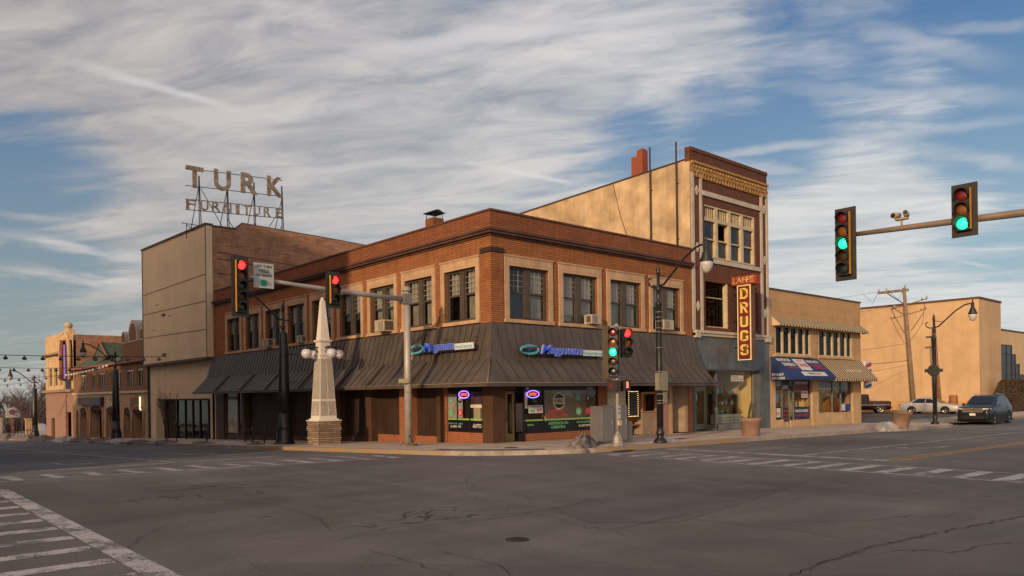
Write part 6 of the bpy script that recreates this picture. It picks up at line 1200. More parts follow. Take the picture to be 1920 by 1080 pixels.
def signal_head(par, x, y, zc, rot, n, lit, back=True, sides='y', lab=None, offs=None):
    """head centred at zc; faces local -b. lit: index from top"""
    f = local(x, y, 0, rot); p = .345; h = n * p; m = MB(f); m.box(-.17, .17, -.11, .12, zc - h / 2, zc + h / 2)
    hd = part('signal_head', m, M_SIGB, par, lab, bevel=.015)
    m = MB(f); m.box(-.165, .165, -.125, -.111, zc - h / 2 + .01, zc + h / 2 - .01); part('door', m, M_SIGB, hd)
    if sides:
        m = MB(f); sx_ = -.178 if sides == 'l' else .172; m.box(sx_ - .002, sx_ + .007, -.17, -.07, zc - h / 2 + .02, zc + h / 2 - .02); part('yellow_edge', m, M_SIGY, hd)
    if back:
        m = MB(f); w_, q = .29, .13; m.box(-w_, w_, .0, .012, zc - h / 2 - q, zc + h / 2 + q) ; m2 = part('backplate', m, M_BKP, hd)
    for i in range(n):
        z = zc + h / 2 - p * (i + .5); cols = ((RED_ON, RED_OFF), (AMB_ON, AMB_OFF), (GRN_ON, GRN_OFF), (AMB_ON, mat('dark_lens_amber', (0.05, 0.022, 0.010), .3, .1, 3.0)), (GRN_ON, GRN_OFF))[i]
        m = MB(f); N = 16; pts = []
        for j in range(5):
            q = j / 4; rr = .142 * math.sin(q * math.pi / 2) ; pts.append((rr, -.125 - .045 * math.cos(q * math.pi / 2)))
        rings = [[m.v((rr * math.cos(6.2832 * k / N), yy, z + rr * math.sin(6.2832 * k / N))) for k in range(N)] for rr, yy in pts[1:]]
        c = m.v((0, pts[0][1], z))
        for k in range(N): m.bm.faces.new((c, rings[0][k], rings[0][(k + 1) % N]))
        for A, B in zip(rings, rings[1:]):
            for k in range(N): g = m.bm.faces.new((A[k], A[(k + 1) % N], B[(k + 1) % N], B[k])); g.smooth = True
        part('lens', m, cols[0 if i == lit else 1], hd)
        m = MB(f); A0_, A1_ = math.radians(-35), math.radians(215); K = 14; o_ = []; i_ = []
        for k in range(K + 1):
            a = A0_ + (A1_ - A0_) * k / K; L = .19 if -.1 < a < 3.3 else .10
            o_.append(((.158 * math.cos(a), -.12, z + .158 * math.sin(a)), (.158 * math.cos(a), -.12 - L, z + .158 * math.sin(a)))); i_.append(((.148 * math.cos(a), -.12, z + .148 * math.sin(a)), (.148 * math.cos(a), -.12 - L, z + .148 * math.sin(a))))
        for k in range(K): m.face([o_[k][0], o_[k + 1][0], o_[k + 1][1], o_[k][1]]); m.face([i_[k][0], i_[k + 1][0], i_[k + 1][1], i_[k][1]]); m.face([o_[k][1], o_[k + 1][1], i_[k + 1][1], i_[k][1]])
        part('visor', m, M_SIGB, hd)
    return hd
# left mast-arm signal (arm along -X)
TS = thing('traffic_signal', 'grey mast-arm traffic signal with two red heads left of the corner', 'traffic light', (-2.35, 2.3, T(0, 2.3)))
bx, by = -2.35, 2.3; zb_ = T(bx, by)
mb = MB(); mb.tube([(bx, by, zb_ + .1), (bx, by, 5.95)], [.155, .125], 14); mb.lathe([(.2, 0), (.2, .03), (.135, .05), (.13, .16), (.0, .18)], (bx, by, 5.93), 14); part('pole', mb, M_POLEG, TS)
mb = MB(); mb.lathe([(.36, 0), (.36, .07), (.20, .09), (.19, .16), (.0, .16)], (bx, by, zb_), 8, smooth=False)
for k in range(4): a = .785 + k * 1.5708; mb.tube([(bx + .27 * math.cos(a), by + .27 * math.sin(a), zb_ + .05), (bx + .27 * math.cos(a), by + .27 * math.sin(a), zb_ + .15)], .03, 6)
part('base', mb, mat('rusty_base', (0.20, 0.14, 0.09), 0.8, 0.4, 6.0), TS)
mb = MB(); mb.tube([(bx - .1, by, 5.60), (-4.5, by, 5.66), (-7.0, by, 5.78), (-9.0, by, 5.92)], [.105, .09, .07, .055], 12); part('mast_arm', mb, M_POLEG, TS)
mb = MB(); mb.box(bx - .22, bx + .15, by - .17, by + .17, 5.42, 5.80); part('arm_clamp', mb, mat('clamp_grey', (0.22, 0.22, 0.21), 0.5, 0.2, 3.0, metal=.3), TS)
signal_head(TS, -5.62, by - .22, 5.68, 0, 3, 0, sides='l'); signal_head(TS, -9.0, by - .22, 5.52, 0, 5, 0, sides='l')
mb = MB(); mb.box(-8.50, -7.80, by - .14, by - .125, 5.55, 6.38); sg = part('turn_sign', mb, mat('sign_white_face', (0.42, 0.42, 0.40), 0.5, 0.1, 2.0), TS)
for k, (body, hh) in enumerate((('LEFT TURN', .09), ('YIELD', .11), ('ON GREEN', .09))): mb = MB(); mb.text(body, (-8.15, by - .142, 6.27 - k * .15), (1, 0, 0), (0, 0, 1), .56 if k != 1 else .38, hh, .002, bold=.02); part('lettering', mb, M_SIGB, sg)
mb = MB(); mb.disc((-8.15, by - .145, 5.72), .12, 1, 20); part('green_disc', mb, mat('sign_green_disc', (0.02, 0.28, 0.14), 0.5, 0.05, 2.0), sg)
mb = MB(); mb.box(-2.88, -2.42, by - .19, by - .17, 2.36, 2.52); part('small_plate', mb, mat('plate_yellowed', (0.50, 0.42, 0.24), 0.5, 0.2, 3.0), TS)
mb = MB()
for z in (.9, 1.25, 2.0, 2.35): mb.lathe([(.150, 0), (.150, .02)], (bx, by, z), 12)
mb.box(bx - .02, bx + .09, by - .17, by - .14, .95, 1.2); mb.box(bx - .10, bx - .02, by - .17, by - .14, .25, .35); split_parts('strap', mb, mat('strap', (0.12, 0.10, 0.09), 0.5, 0.2, 3.0), TS)
# right mast-arm signal (arm along +Y from a pole off to the right)
TS2 = thing('traffic_signal', 'mast-arm traffic signal with green lights and a camera at the upper right', 'traffic light', (2.0, -22.4, -.1))
M_ARM = mat('arm_brown', (0.25, 0.19, 0.14), 0.5, 0.15, 2.5, metal=.25)
mb = MB(); mb.tube([(2, -22.4, -.1), (2, -22.4, 6.6)], [.17, .13], 14); part('pole', mb, M_ARM, TS2); mb = MB(); mb.tube([(2, -22.3, 5.80), (2, -17, 5.98), (2, -14.5, 6.08), (2, -13.05, 6.13)], [.13, .095, .075, .06], 12); part('mast_arm', mb, M_ARM, TS2)
signal_head(TS2, 1.74, -12.98, 5.85, -math.pi / 2, 5, 2, sides='r'); signal_head(TS2, 1.74, -15.92, 6.22, -math.pi / 2, 3, 2, sides='r')
cmr = MB(); cmr.tube([(2, -14.35, 6.1), (2, -14.35, 6.32)], .03, 8); cmr.box(1.92, 2.08, -14.5, -14.2, 6.30, 6.35); cmr.tube([(1.84, -14.20, 6.42), (2.10, -14.24, 6.45)], .075, 14); cmr.tube([(1.86, -14.50, 6.45), (2.1, -14.44, 6.42)], .07, 14); cm_o = part('detector', cmr, mat('detector_cream', (0.36, 0.27, 0.18), 0.4, 0.2, 3.0), TS2)
mb = MB(); mb.tube([(1.82, -14.197, 6.418), (1.842, -14.20, 6.42)], .055, 14); mb.tube([(1.84, -14.505, 6.453), (1.862, -14.50, 6.45)], .055, 14); split_parts('detector_lens', mb, M_SIGB, cm_o)
# pedestal signal at the corner
TS3 = thing('traffic_signal', 'short corner signal post with a green five-light head and a red head, pedestrian boxes below', 'traffic light', (2.0, -4.55, T(2, -4)))
TS3['label'] = 'short signal post at the corner with pedestrian boxes, by the grey cabinet'
mb = MB(); mb.tube([(2, -4.55, .3), (2, -4.55, 4.35)], .06, 12); part('pole', mb, M_POLEG, TS3); mb = MB(); mb.lathe([(.24, 0), (.24, .05), (.20, .12), (.16, .34), (.09, .44), (.07, .5)], (2, -4.55, -.02), 8, smooth=False); part('base', mb, mat('cast_aluminium', (0.30, 0.27, 0.23), 0.5, 0.2, 3.0, metal=.3), TS3)
signal_head(TS3, 1.72, -4.66, 3.32, -math.pi / 2 + .5, 5, 2, sides=None, back=False); signal_head(TS3, 2.30, -4.72, 3.66, -.45, 3, 0, sides=None, back=False)
mb = MB(); mb.box(1.48, 1.60, -4.60, -4.32, 2.40, 4.25); part('side_shield', mb, mat('shield_olive', (0.10, 0.08, 0.05), 0.5, 0.2, 3.0), TS3)
mb = MB()
for z in (2.45, 4.25): mb.tube([(1.7, -4.6, z), (2.35, -4.62, z)], .022, 6)
mb.tube([(1.75, -4.55, 2.34), (2.4, -4.55, 2.34)], .02, 6); part('bracket', mb, M_POLEG, TS3)
for px_, rot_, lens, ic in ((1.74, -math.pi / 2 + .25, RED_OFF, 0), (2.40, .15, RED_ON, 1)):
    f = local(px_, -4.6, 0, rot_); mb = MB(f); mb.box(-.2, .2, -.10, .10, 1.93, 2.33); ph = part('pedestrian_box', mb, M_SIGB, TS3, bevel=.01)
    mb = MB(f); mb.box(-.10, .02, -.112, -.10, 2.05, 2.2); 
    for q in range(4): mb.box(-.10 + q * .032, -.082 + q * .032, -.112, -.10, 2.19, 2.26 + (.02 if q in (1, 2) else 0))
    part('hand_symbol', mb, lens if ic == 0 else emit('hand_red', (1.0, .12, .06), 2.2), ph)
mb = MB(); mb.box(1.86, 1.96, -4.72, -4.66, 1.92, 2.34); part('amber_edge', mb, M_SIGY, TS3)
mb = MB(); mb.box(1.90, 2.07, -4.64, -4.62, .95, 1.42); pl = part('push_sign', mb, mat('sign_white_face', ()) if False else MC['sign_white_face'], TS3)
mb = MB(); mb.text('PUSH', (1.985, -4.642, 1.30), (1, 0, 0), (0, 0, 1), .12, .06, .002); mb.text('BUTTON', (1.985, -4.642, 1.15), (1, 0, 0), (0, 0, 1), .13, .05, .002); part('lettering', mb, M_SIGB, pl); mb = MB(); mb.box(1.92, 2.05, -4.70, -4.60, .72, .90); part('button_box', mb, MC['plate_yellowed'], TS3)
# control cabinet
CB = thing('control_cabinet', 'grey steel control cabinet on the corner pavement behind the signal post', 'cabinet', (3.5, -3.6, T(3.5, -3.6)))
M_CAB = mat('cabinet_grey', (0.15, 0.145, 0.14), 0.45, 0.12, 1.5, metal=.15, streak=.2); zc_ = T(3.5, 0)
f = local(3.05, -3.2, zc_, .0); mb = MB(f); mb.box(-.72, .0, -.3, .3, .06, 1.42); mb.box(-.76, .82, -.36, .36, 0, .06); part('body', mb, M_CAB, CB, bevel=.02); mb = MB(f); mb.box(.02, .76, -.3, .3, .061, 1.44); part('body', mb, M_CAB, CB, bevel=.02); mb = MB(f); mb.box(.77, 1.10, -.26, .26, .06, .80); part('side_box', mb, M_CAB, CB, bevel=.02)
mb = MB(f); mb.box(-.68, -.05, -.31, -.301, .12, 1.36); mb.box(.07, .72, -.31, -.301, .12, 1.38); split_parts('door', mb, mat('cabinet_door', (0.17, 0.165, 0.16), 0.45, 0.12, 1.5), CB); mb = MB(f); mb.box(-.16, -.13, -.34, -.31, .7, .9); mb.box(.64, .67, -.34, -.31, .7, .9); split_parts('handle', mb, M_METAL, CB)

# street lamps
M_LAMP = mat('lamp_black', (0.014, 0.014, 0.013), 0.4, 0.2, 4.0, spec=.5); M_LGL = mat('lamp_globe_glass', (0.50, 0.48, 0.44), 0.15, 0.1, 8.0, spec=.6)
def lamp(x, y, ang, thick, lab, emblem=False, boxes=False):
    g = T(x, y); t_ = thing('street_lamp', lab, 'street lamp', (x, y, g), 'black street lamps'); k = 1.55 if thick else 1.0; f0 = (x, y, g)
    mb = MB(); 
    if thick: mb.lathe([(.50, 0), (.50, .08), (.40, .22), (.38, .60), (.31, .74), (.34, .78), (.34, .84), (.29, .90), (.27, 1.5)], f0, 16, flute=.05)
    else: mb.lathe([(.26, 0), (.26, .05), (.21, .14), (.14, .20), (.13, .30), (.16, .34), (.16, .40), (.13, .46), (.125, .60)], f0, 16, flute=.04)
    part('base', mb, M_LAMP, t_)
    mb = MB(); mb.lathe([(.27, 1.5), (.265, 2.6), (.20, 5.3), (.16, 5.34), (.07, 5.36), (.07, 5.5), (.11, 5.55), (.11, 5.62), (.06, 5.7), (.05, 6.45)] if thick else [(.125, .60), (.12, 3.0), (.105, 5.2), (.14, 5.25), (.14, 5.3), (.08, 5.35), (.08, 5.75), (.12, 5.8), (.12, 5.86), (.06, 5.95), (.055, 6.4)], f0, 16, flute=.04)
    part('shaft', mb, M_LAMP, t_)
    mb = MB(); mb.lathe([(.055, 6.4), (.10, 6.45), (.05, 6.52), (.09, 6.58), (.03, 6.72), (.0, 6.8)], f0, 10); part('finial', mb, M_LAMP, t_)
    ca, sa_ = math.cos(ang), math.sin(ang); R_ = 2.15
    def A(r_, z): return (x + ca * r_, y + sa_ * r_, g + z)
    mb = MB(); mb.tube([A(0, 5.95), A(.25, 5.98), A(.6, 6.3), (A(1.2, 6.85)), A(1.7, 7.16), A(1.95, 7.22), A(R_, 7.2)], .042, 8); mb.tube([A(0, 5.95), A(-.25, 5.92), A(-.42, 6.02), A(-.48, 6.2), A(-.40, 6.3), A(-.33, 6.24)], .035, 8); mb.tube([A(.0, 6.35), A(.5, 6.25)], .02, 6); part('arm', mb, M_LAMP, t_)
    c = A(R_, 0); mb = MB(); mb.lathe([(.0, 7.52), (.03, 7.42), (.05, 7.3), (.09, 7.24), (.09, 6.98), (.15, 6.90), (.15, 6.86), (.25, 6.62), (.25, 6.58)], (c[0], c[1], c[2]), 14); part('lamp_head', mb, M_LAMP, t_)
    mb = MB(); mb.lathe([(.22, 6.58), (.22, 6.48), (.19, 6.34), (.12, 6.22), (.04, 6.17)], (c[0], c[1], c[2]), 14); part('lamp_glass', mb, M_LGL, t_)
    if thick:
        for z in (2.95, 4.25): mb = MB(); mb.tube([(x, y - 1.55 if abs(ca) < .3 else y - 1.4, g + z), (x, y + 1.4, g + z)], .022, 6); part('banner_rod', mb, M_LAMP, t_)
    if emblem:
        mb = MB(); mb.lathe([(.32, 0), (.36, .03), (.36, .09), (.32, .12)], (0, 0, 0), 20)
        for v in mb.bm.verts: v.co = Vector((x - .18 + v.co.z, y + v.co.x, g + 3.3 + v.co.y))
        mb.box(x - .14, x - .1, y - .52, y - .3, g + 3.2, g + 3.4); mb.box(x - .14, x - .1, y + .3, y + .52, g + 3.2, g + 3.4); part('round_emblem', mb, mat('emblem_dark', (0.03, 0.035, 0.035), 0.5, 0.3, 5.0), t_)
    if boxes:
        for a_, b_, c_, d_ in ((-.22, .02, 1.95, 2.75),): pass
        mb = MB(); mb.box(x + .02, x + .34, y - .14, y + .02, g + 1.98, g + 2.72); part('sign_plate', mb, mat('plate_olive', (0.24, 0.21, 0.15), 0.5, 0.15, 2.0), t_); mb = MB(); mb.box(x - .22, x + .0, y - .12, y + .04, g + 2.0, g + 2.66); part('sign_plate', mb, MC['plate_olive'], t_); mb = MB(); mb.box(x + .04, x + .28, y - .14, y - .12, g + 1.5, g + 1.92); part('sign_plate', mb, MC['plate_olive'], t_)
        mb = MB()
        for z in (1.5, 1.6, 1.85, 2.0, 2.7, 3.6, 4.2, 4.35, 4.6, 4.75, 4.95): mb.lathe([(.13, 0), (.13, .02)], (x, y, g + z), 12)
        split_parts('strap', mb, M_METAL, t_)
    return t_
lamp(4.45, -4.55, -math.pi / 2, False, 'slim black lamp on the right pavement with plates strapped on', boxes=True)
lamp(-2.9, 12.05, math.pi, True, 'thick black lamp just left of the white obelisk')
lamp(31.6, -4.6, -math.pi / 2, False, 'slim lamp with a round emblem by the car park', emblem=True)
lamp(-3.2, 40.2, math.pi, True, 'thick black lamp in front of the brick hall'); lamp(-3.2, 71.5, math.pi, True, 'furthest thick black lamp, before the pale arched building')

# white obelisk on a stone base with globe lamps
OB = thing('obelisk', 'white tapering obelisk on a square stacked-stone base with globe lamps', 'obelisk', (-2.45, 8.95, T(0, 8.95)))
M_OBW = mat('obelisk_white', (0.70, 0.64, 0.55), 0.7, 0.08, 1.5, streak=.25); ox, oy, og = -2.45, 8.95, T(0, 8.95)
M_LEDGE = brick('ledge_stone', (0.40, 0.30, 0.20), (0.24, 0.17, 0.12), (0.09, 0.065, 0.045), bw=.42, bh=.085, mo=.012, var=.5)
ORT = local(ox, oy, og, 0.0)
mb = MB(ORT); 
rk = random.Random(4); z = 0.0
while z < 1.02:
    h = rk.uniform(.07, .12); e = rk.uniform(-.02, .02); mb.box(-.55 - e, .55 + e, -.55 - e, .55 + e, z, min(1.05, z + h - .006)); z += h
part('stone_base', mb, M_LEDGE, OB)
def frus(m, w0, w1, z0, z1):
    P = [[m.v((sx_ * w_, sy_ * w_, z)) for sx_, sy_ in ((-1, -1), (1, -1), (1, 1), (-1, 1))] for w_, z in ((w0, z0), (w1, z1))]
    for k in range(4): m.bm.faces.new((P[0][k], P[0][(k + 1) % 4], P[1][(k + 1) % 4], P[1][k]))
    m.bm.faces.new(P[0][::-1]); m.bm.faces.new(P[1])
mb = MB(ORT); mb.box(-.58, .58, -.58, .58, 1.05, 1.10); mb.box(-.49, .49, -.49, .49, 1.10, 1.16); frus(mb, .42, .275, 1.16, 3.98); frus(mb, .30, .30, 3.98, 4.06); frus(mb, .235, .235, 4.06, 4.62); frus(mb, .29, .31, 4.62, 4.70); frus(mb, .22, .085, 4.70, 6.50); part('shaft', mb, M_OBW, OB)
mb = MB(ORT); mb.ball((0, 0, 6.55), .085, 2); part('finial', mb, M_OBW, OB)
mb = MB(ORT)
for z0, z1 in ((1.3, 1.95), (2.05, 3.85)):
    for sgn in (-1, 1):
        for k in range(2):
            w0 = .42 - .145 * (z0 - 1.16) / 2.82; w1 = .42 - .145 * (z1 - 1.16) / 2.82; a = -.9 + k * .95; b = a + .85
            mb.face([(-w0 - .006, w0 * a, z0), (-w0 - .006, w0 * b, z0), (-w1 - .006, w1 * b, z1), (-w1 - .006, w1 * a, z1)]); mb.face([(w0 * a, -w0 - .006, z0), (w0 * b, -w0 - .006, z0), (w1 * b, -w1 - .006, z1), (w1 * a, -w1 - .006, z1)])
part('inset_panels', mb, M_OBW, OB)
for a, b in ((1, 0), (-1, 0), (0, 1), (0, -1)):
    mb = MB(ORT); mb.tube([(a * .23, b * .23, 4.35), (a * .45, b * .45, 4.40), (a * .9, b * .9, 4.38)], .035, 6); mb.tube([(a * .23, b * .23, 4.15), (a * .6, b * .6, 4.38)], .025, 6); mb.lathe([(.16, 4.28), (.13, 4.36), (.05, 4.40)], (a * .80, b * .80, 0), 12); br_ = part('bracket', mb, M_LAMP, OB)
    mb = MB(ORT); mb.ball((a * .80, b * .80, 4.08), .235, 3); part('globe', mb, mat('opal_globe', (0.56, 0.52, 0.54), 0.25, 0.04, 2.0, spec=.6), OB)

# planters, bike racks
M_TERR = mat('planter_concrete', (0.27, 0.165, 0.115), 0.8, 0.15, 3.0, fine=.2)
def planter(x, y, tilt, lab, r_=.62, h=.95, plants=True):
    g = T(x, y); t_ = thing('planter', lab, 'planter', (x, y, g)); Rm = Matrix.Rotation(tilt, 4, 'X') @ Matrix.Rotation(tilt * 1.2, 4, 'Y')
    def tr(m):
        for v in m.bm.verts: v.co = (Rm @ v.co) + Vector((x, y, g))
        return m
    mb = MB(); mb.lathe([(r_ * .80, 0), (r_ * .84, .04), (r_ * .98, h * .78), (r_ * 1.06, h * .80), (r_ * 1.06, h), (r_ * .94, h), (r_ * .92, h * .88), (.01, h * .88)], (0, 0, 0), 26); part('bowl', tr(mb), M_TERR, t_)
    mb = MB(); r = random.Random(int(x * 7)); 
    for k in range(70):
        a = r.uniform(0, 6.28); q = r.uniform(0, r_ * .85); b = r.uniform(0, 6.28); L = r.uniform(.12, .34); p = Vector((q * math.cos(a), q * math.sin(a), h * .86)); d = Vector((math.cos(b) * .8, math.sin(b) * .8, r.uniform(.1, .9))) * L; sd = Vector((-math.sin(b), math.cos(b), 0)) * .02
        mb.face([tuple(p - sd), tuple(p + sd), tuple(p + d + sd * .3), tuple(p + d - sd * .3)])
    part('dry_plants', tr(mb), mat('dry_plant', (0.085, 0.075, 0.03), 0.9, 0.4, 8.0), t_)
    if plants:
        mb = MB(); 
        for k in range(5): a = 1.0 + k * .35; mb.tube([(.1 + .04 * k, 0, h * .86), (.18 + .05 * k, .02 * k, h + .3 + .08 * (k % 3)), (.2 + .09 * k, .03 * k, h + .65)], .009, 4)
        mb.face([(-.25, 0, h * .88), (-.05, .03, h * .88), (.12, .02, h + .55), (.02, .0, h + .75), (-.18, 0, h + .35)]); part('tall_stems', tr(mb), mat('dead_leaf', (0.12, 0.10, 0.06), 0.8, 0.3, 6.0), t_)
    return t_
planter(11.7, -4.0, 0, 'round tan concrete planter with dead plants before the drugstore', .45, .80); planter(25.2, -5.05, .10, 'tilted terracotta planter on the kerb near the car park', .50, .92, False)
def bike_rack(x, y, bike, lab):
    g = T(x, y); t_ = thing('bike_rack', lab, 'bike rack', (x, y, g), 'black bike racks on the left pavement'); mb = MB(); N = 18
    mb.bm.free()
    for dy in ((-.55, .55) if bike else (0,)): mb = MB(); mb.tube([(x, y + dy, g), (x, y + dy, g + .98)], .035, 8); mb.ball((x, y + dy, g + 1.02), .05, 1); part('post', mb, M_LAMP, t_)
    for dy in ((-.28, .28) if bike else (.1,)):
        mb = MB(); mb.tube([(x, y + dy + .33 * math.cos(6.2832 * k / N), g + .42 + .33 * math.sin(6.2832 * k / N)) for k in range(N + 1)], .025, 6, cap=False); part('hoop', mb, M_LAMP, t_)
bike_rack(-2.6, 17.0, True, 'double-hoop black bike rack left of the thick lamp'); bike_rack(-2.6, 15.0, False, 'single-hoop black bike rack nearest the thick lamp'); bike_rack(-2.4, 23.6, False, 'single-hoop black bike rack before the beige store')
mt_ = thing('parking_meter', 'thin black post with small red tags by the young street tree', 'meter', (-3.0, 27.2, T(0, 27))); g = T(0, 27.2); mb = MB(); mb.tube([(-3, 27.2, g), (-3, 27.2, g + 1.1)], .03, 8); part('post', mb, M_LAMP, mt_); mb = MB(); mb.box(-3.1, -2.9, 27.0, 27.4, g + 1.05, g + 1.3); part('head', mb, M_LAMP, mt_, bevel=.02); mb = MB(); mb.box(-3.11, -3.1, 27.08, 27.32, g + 1.1, g + 1.2); part('tag', mb, mat('red_tag', (0.45, 0.03, 0.03), 0.5, 0.1, 3.0), mt_)
# utility poles with wires
M_WOOD = mat('weathered_pole', (0.25, 0.17, 0.10), 0.9, 0.3, 3.0, streak=.4)
UP = thing('utility_pole', 'tall wooden utility pole with crossarms in front of the ochre stucco wall', 'utility pole', (57, 6.5, -.4))
mb = MB(); mb.tube([(57, 6.2, -.5), (57, 7.0, 11.5)], [.24, .15], 10); part('pole', mb, M_WOOD, UP); mb = MB(); mb.box(56.9, 57.1, 6.6, 9.4, 11.15, 11.38); part('crossarm', mb, M_WOOD, UP); mb = MB(); mb.tube([(57.2, 5.0, 10.3), (57.2, 8.3, 9.6)], .05, 6); part('crossarm', mb, M_WOOD, UP)
mb = MB(); mb.tube([(57, 8.6, 11.2), (57, 7.05, 10.0)], .05, 6); mb.tube([(57.1, 5.2, 9.9), (57.1, 5.3, 9.0), (57, 6.4, 7.4)], .03, 6); mb.tube([(57.1, 8.2, 9.6), (57.1, 7.8, 8.6), (57, 7.0, 7.2)], .03, 6); part('brace', mb, M_STL, UP)
for yy, zz_ in ((9.3, 11.4), (8.6, 11.4), (6.9, 11.55), (5.0, 10.3), (5.4, 10.2), (8.2, 9.6), (7.9, 9.7)): mb = MB(); mb.lathe([(.04, 0), (.08, .05), (.05, .12), (.08, .18), (.02, .26)], (57, yy, zz_), 8); part('insulator', mb, mat('insulator_grey', (0.3, 0.29, 0.27), 0.4, 0.1, 3.0), UP)
mb = MB()
for k, (yy, zz_) in enumerate(((9.3, 11.5), (6.9, 11.6))): mb.tube([(57, yy, zz_), (57.0 - .3, yy + .5, zz_ - 1.2), (56.6, yy + 1.4, zz_ - .2)], .02, 4)
part('jumper_wires', mb, M_BLACK, UP)
UP2 = thing('utility_pole', 'shorter thin wooden pole with a steel conduit in front of the ochre stucco wall', 'utility pole', (57, 4.0, -.4)); mb = MB(); mb.tube([(57, 3.9, -.5), (57, 4.4, 8.2)], [.15, .11], 10); part('pole', mb, mat('red_brown_pole', (0.26, 0.12, 0.06), 0.9, 0.3, 3.0), UP2); mb = MB(); mb.tube([(56.8, 4.25, -.4), (56.8, 4.55, 6.8)], .07, 8); mb.box(56.7, 56.9, 4.4, 5.0, 6.6, 6.75); part('conduit', mb, M_STL, UP2)
mb = MB(); mb.lathe([(.32, 0), (.36, .1), (.36, .9), (.30, 1.0)], (57.2, 2.9, .3), 12); solo('rusty_drum', mb, mat('drum_rust', (0.32, 0.12, 0.04), 0.7, 0.3, 4.0), 'rusty orange drum at the foot of the shorter pole', 'drum', (57.2, 2.9, .3)) if False else part('drum', mb, mat('drum_rust', (0.32, 0.12, 0.04), 0.7, 0.3, 4.0), UP2)
def wire(p, q, sag, lab, r_=.012):
    P = [tuple(Vector(p).lerp(Vector(q), k / 16) - Vector((0, 0, sag * 4 * (k / 16) * (1 - k / 16)))) for k in range(17)]; mb = MB(); mb.tube(P, r_, 4, cap=False); solo('wire', mb, M_BLACK, lab, 'wire', p, 'overhead wires behind the tan building')
wire((57, 9.3, 11.4), (30, 17.5, 8.6), .5, 'topmost wire from the tall pole to the left'); wire((57, 8.2, 9.8), (31, 17.6, 7.4), .5, 'second wire from the tall pole, just under the topmost'); wire((56.8, 6.7, 6.2), (32, 16, 4.9), .6, 'middle sagging wire across the ochre wall'); wire((56.8, 6.6, 4.6), (32, 15, 4.2), .5, 'lower sagging wire across the ochre wall', .02); wire((56.8, 6.6, 4.2), (32, 14, 3.4), .8, 'lowest sagging wire across the ochre wall')
# clipped hedge
def hedge(x0, x1, y0, y1, h, lab, seed):
    r = random.Random(seed); g = T(x0, y0); bm = bmesh.new()
    for i in range(5200):
        u, v_, w_ = r.random(), r.random(), r.random(); q = r.randrange(3)
        if q == 0: u = r.choice((0, 1)) + r.gauss(0, .01)
        elif q == 1: v_ = r.choice((0, 1)) + r.gauss(0, .02)
        else: w_ = 1 + r.gauss(0, .012)
        bx_ = 1 - .12 * max(0, w_ - .75) * 4; x = (x0 + x1) / 2 + (u - .5) * (x1 - x0) * bx_; y = (y0 + y1) / 2 + (v_ - .5) * (y1 - y0) * bx_; z = g + h * w_ * (1 - .30 * abs(2 * u - 1) ** 3)
        a = Vector((r.gauss(0, 1), r.gauss(0, 1), r.gauss(0, 1))).normalized() * .10; b = a.cross(Vector((r.gauss(0, 1), r.gauss(0, 1), r.gauss(0, 1)))).normalized() * .035; c = Vector((x, y, z)); bm.faces.new([bm.verts.new(c - a), bm.verts.new(c + b), bm.verts.new(c + a), bm.verts.new(c - b)])
    m = MB(); m.bm = bm; t_ = thing('hedge', lab, 'hedge', ((x0 + x1) / 2, (y0 + y1) / 2, g)); part('foliage', m, mat('winter_hedge', (0.085, 0.050, 0.028), 0.9, 0.4, 6.0), t_)
    m = MB(); m.box(x0 + .3, x1 - .3, y0 + .25, y1 - .25, g, g + h * .62); part('branches', m, M_BARK, t_, bevel=.1)
hedge(61.5, 66.0, -.9, .9, 2.9, 'clipped brown winter hedge left of the stepped dark window', 2); hedge(67.0, 72.0, -.7, .9, 2.3, 'lower brown hedge under the stepped dark window', 3)
bare_tree(96, -1.5, 11, 77, 'leafless tree whose twigs reach in at the right edge', None, .9, 8, 1.0)

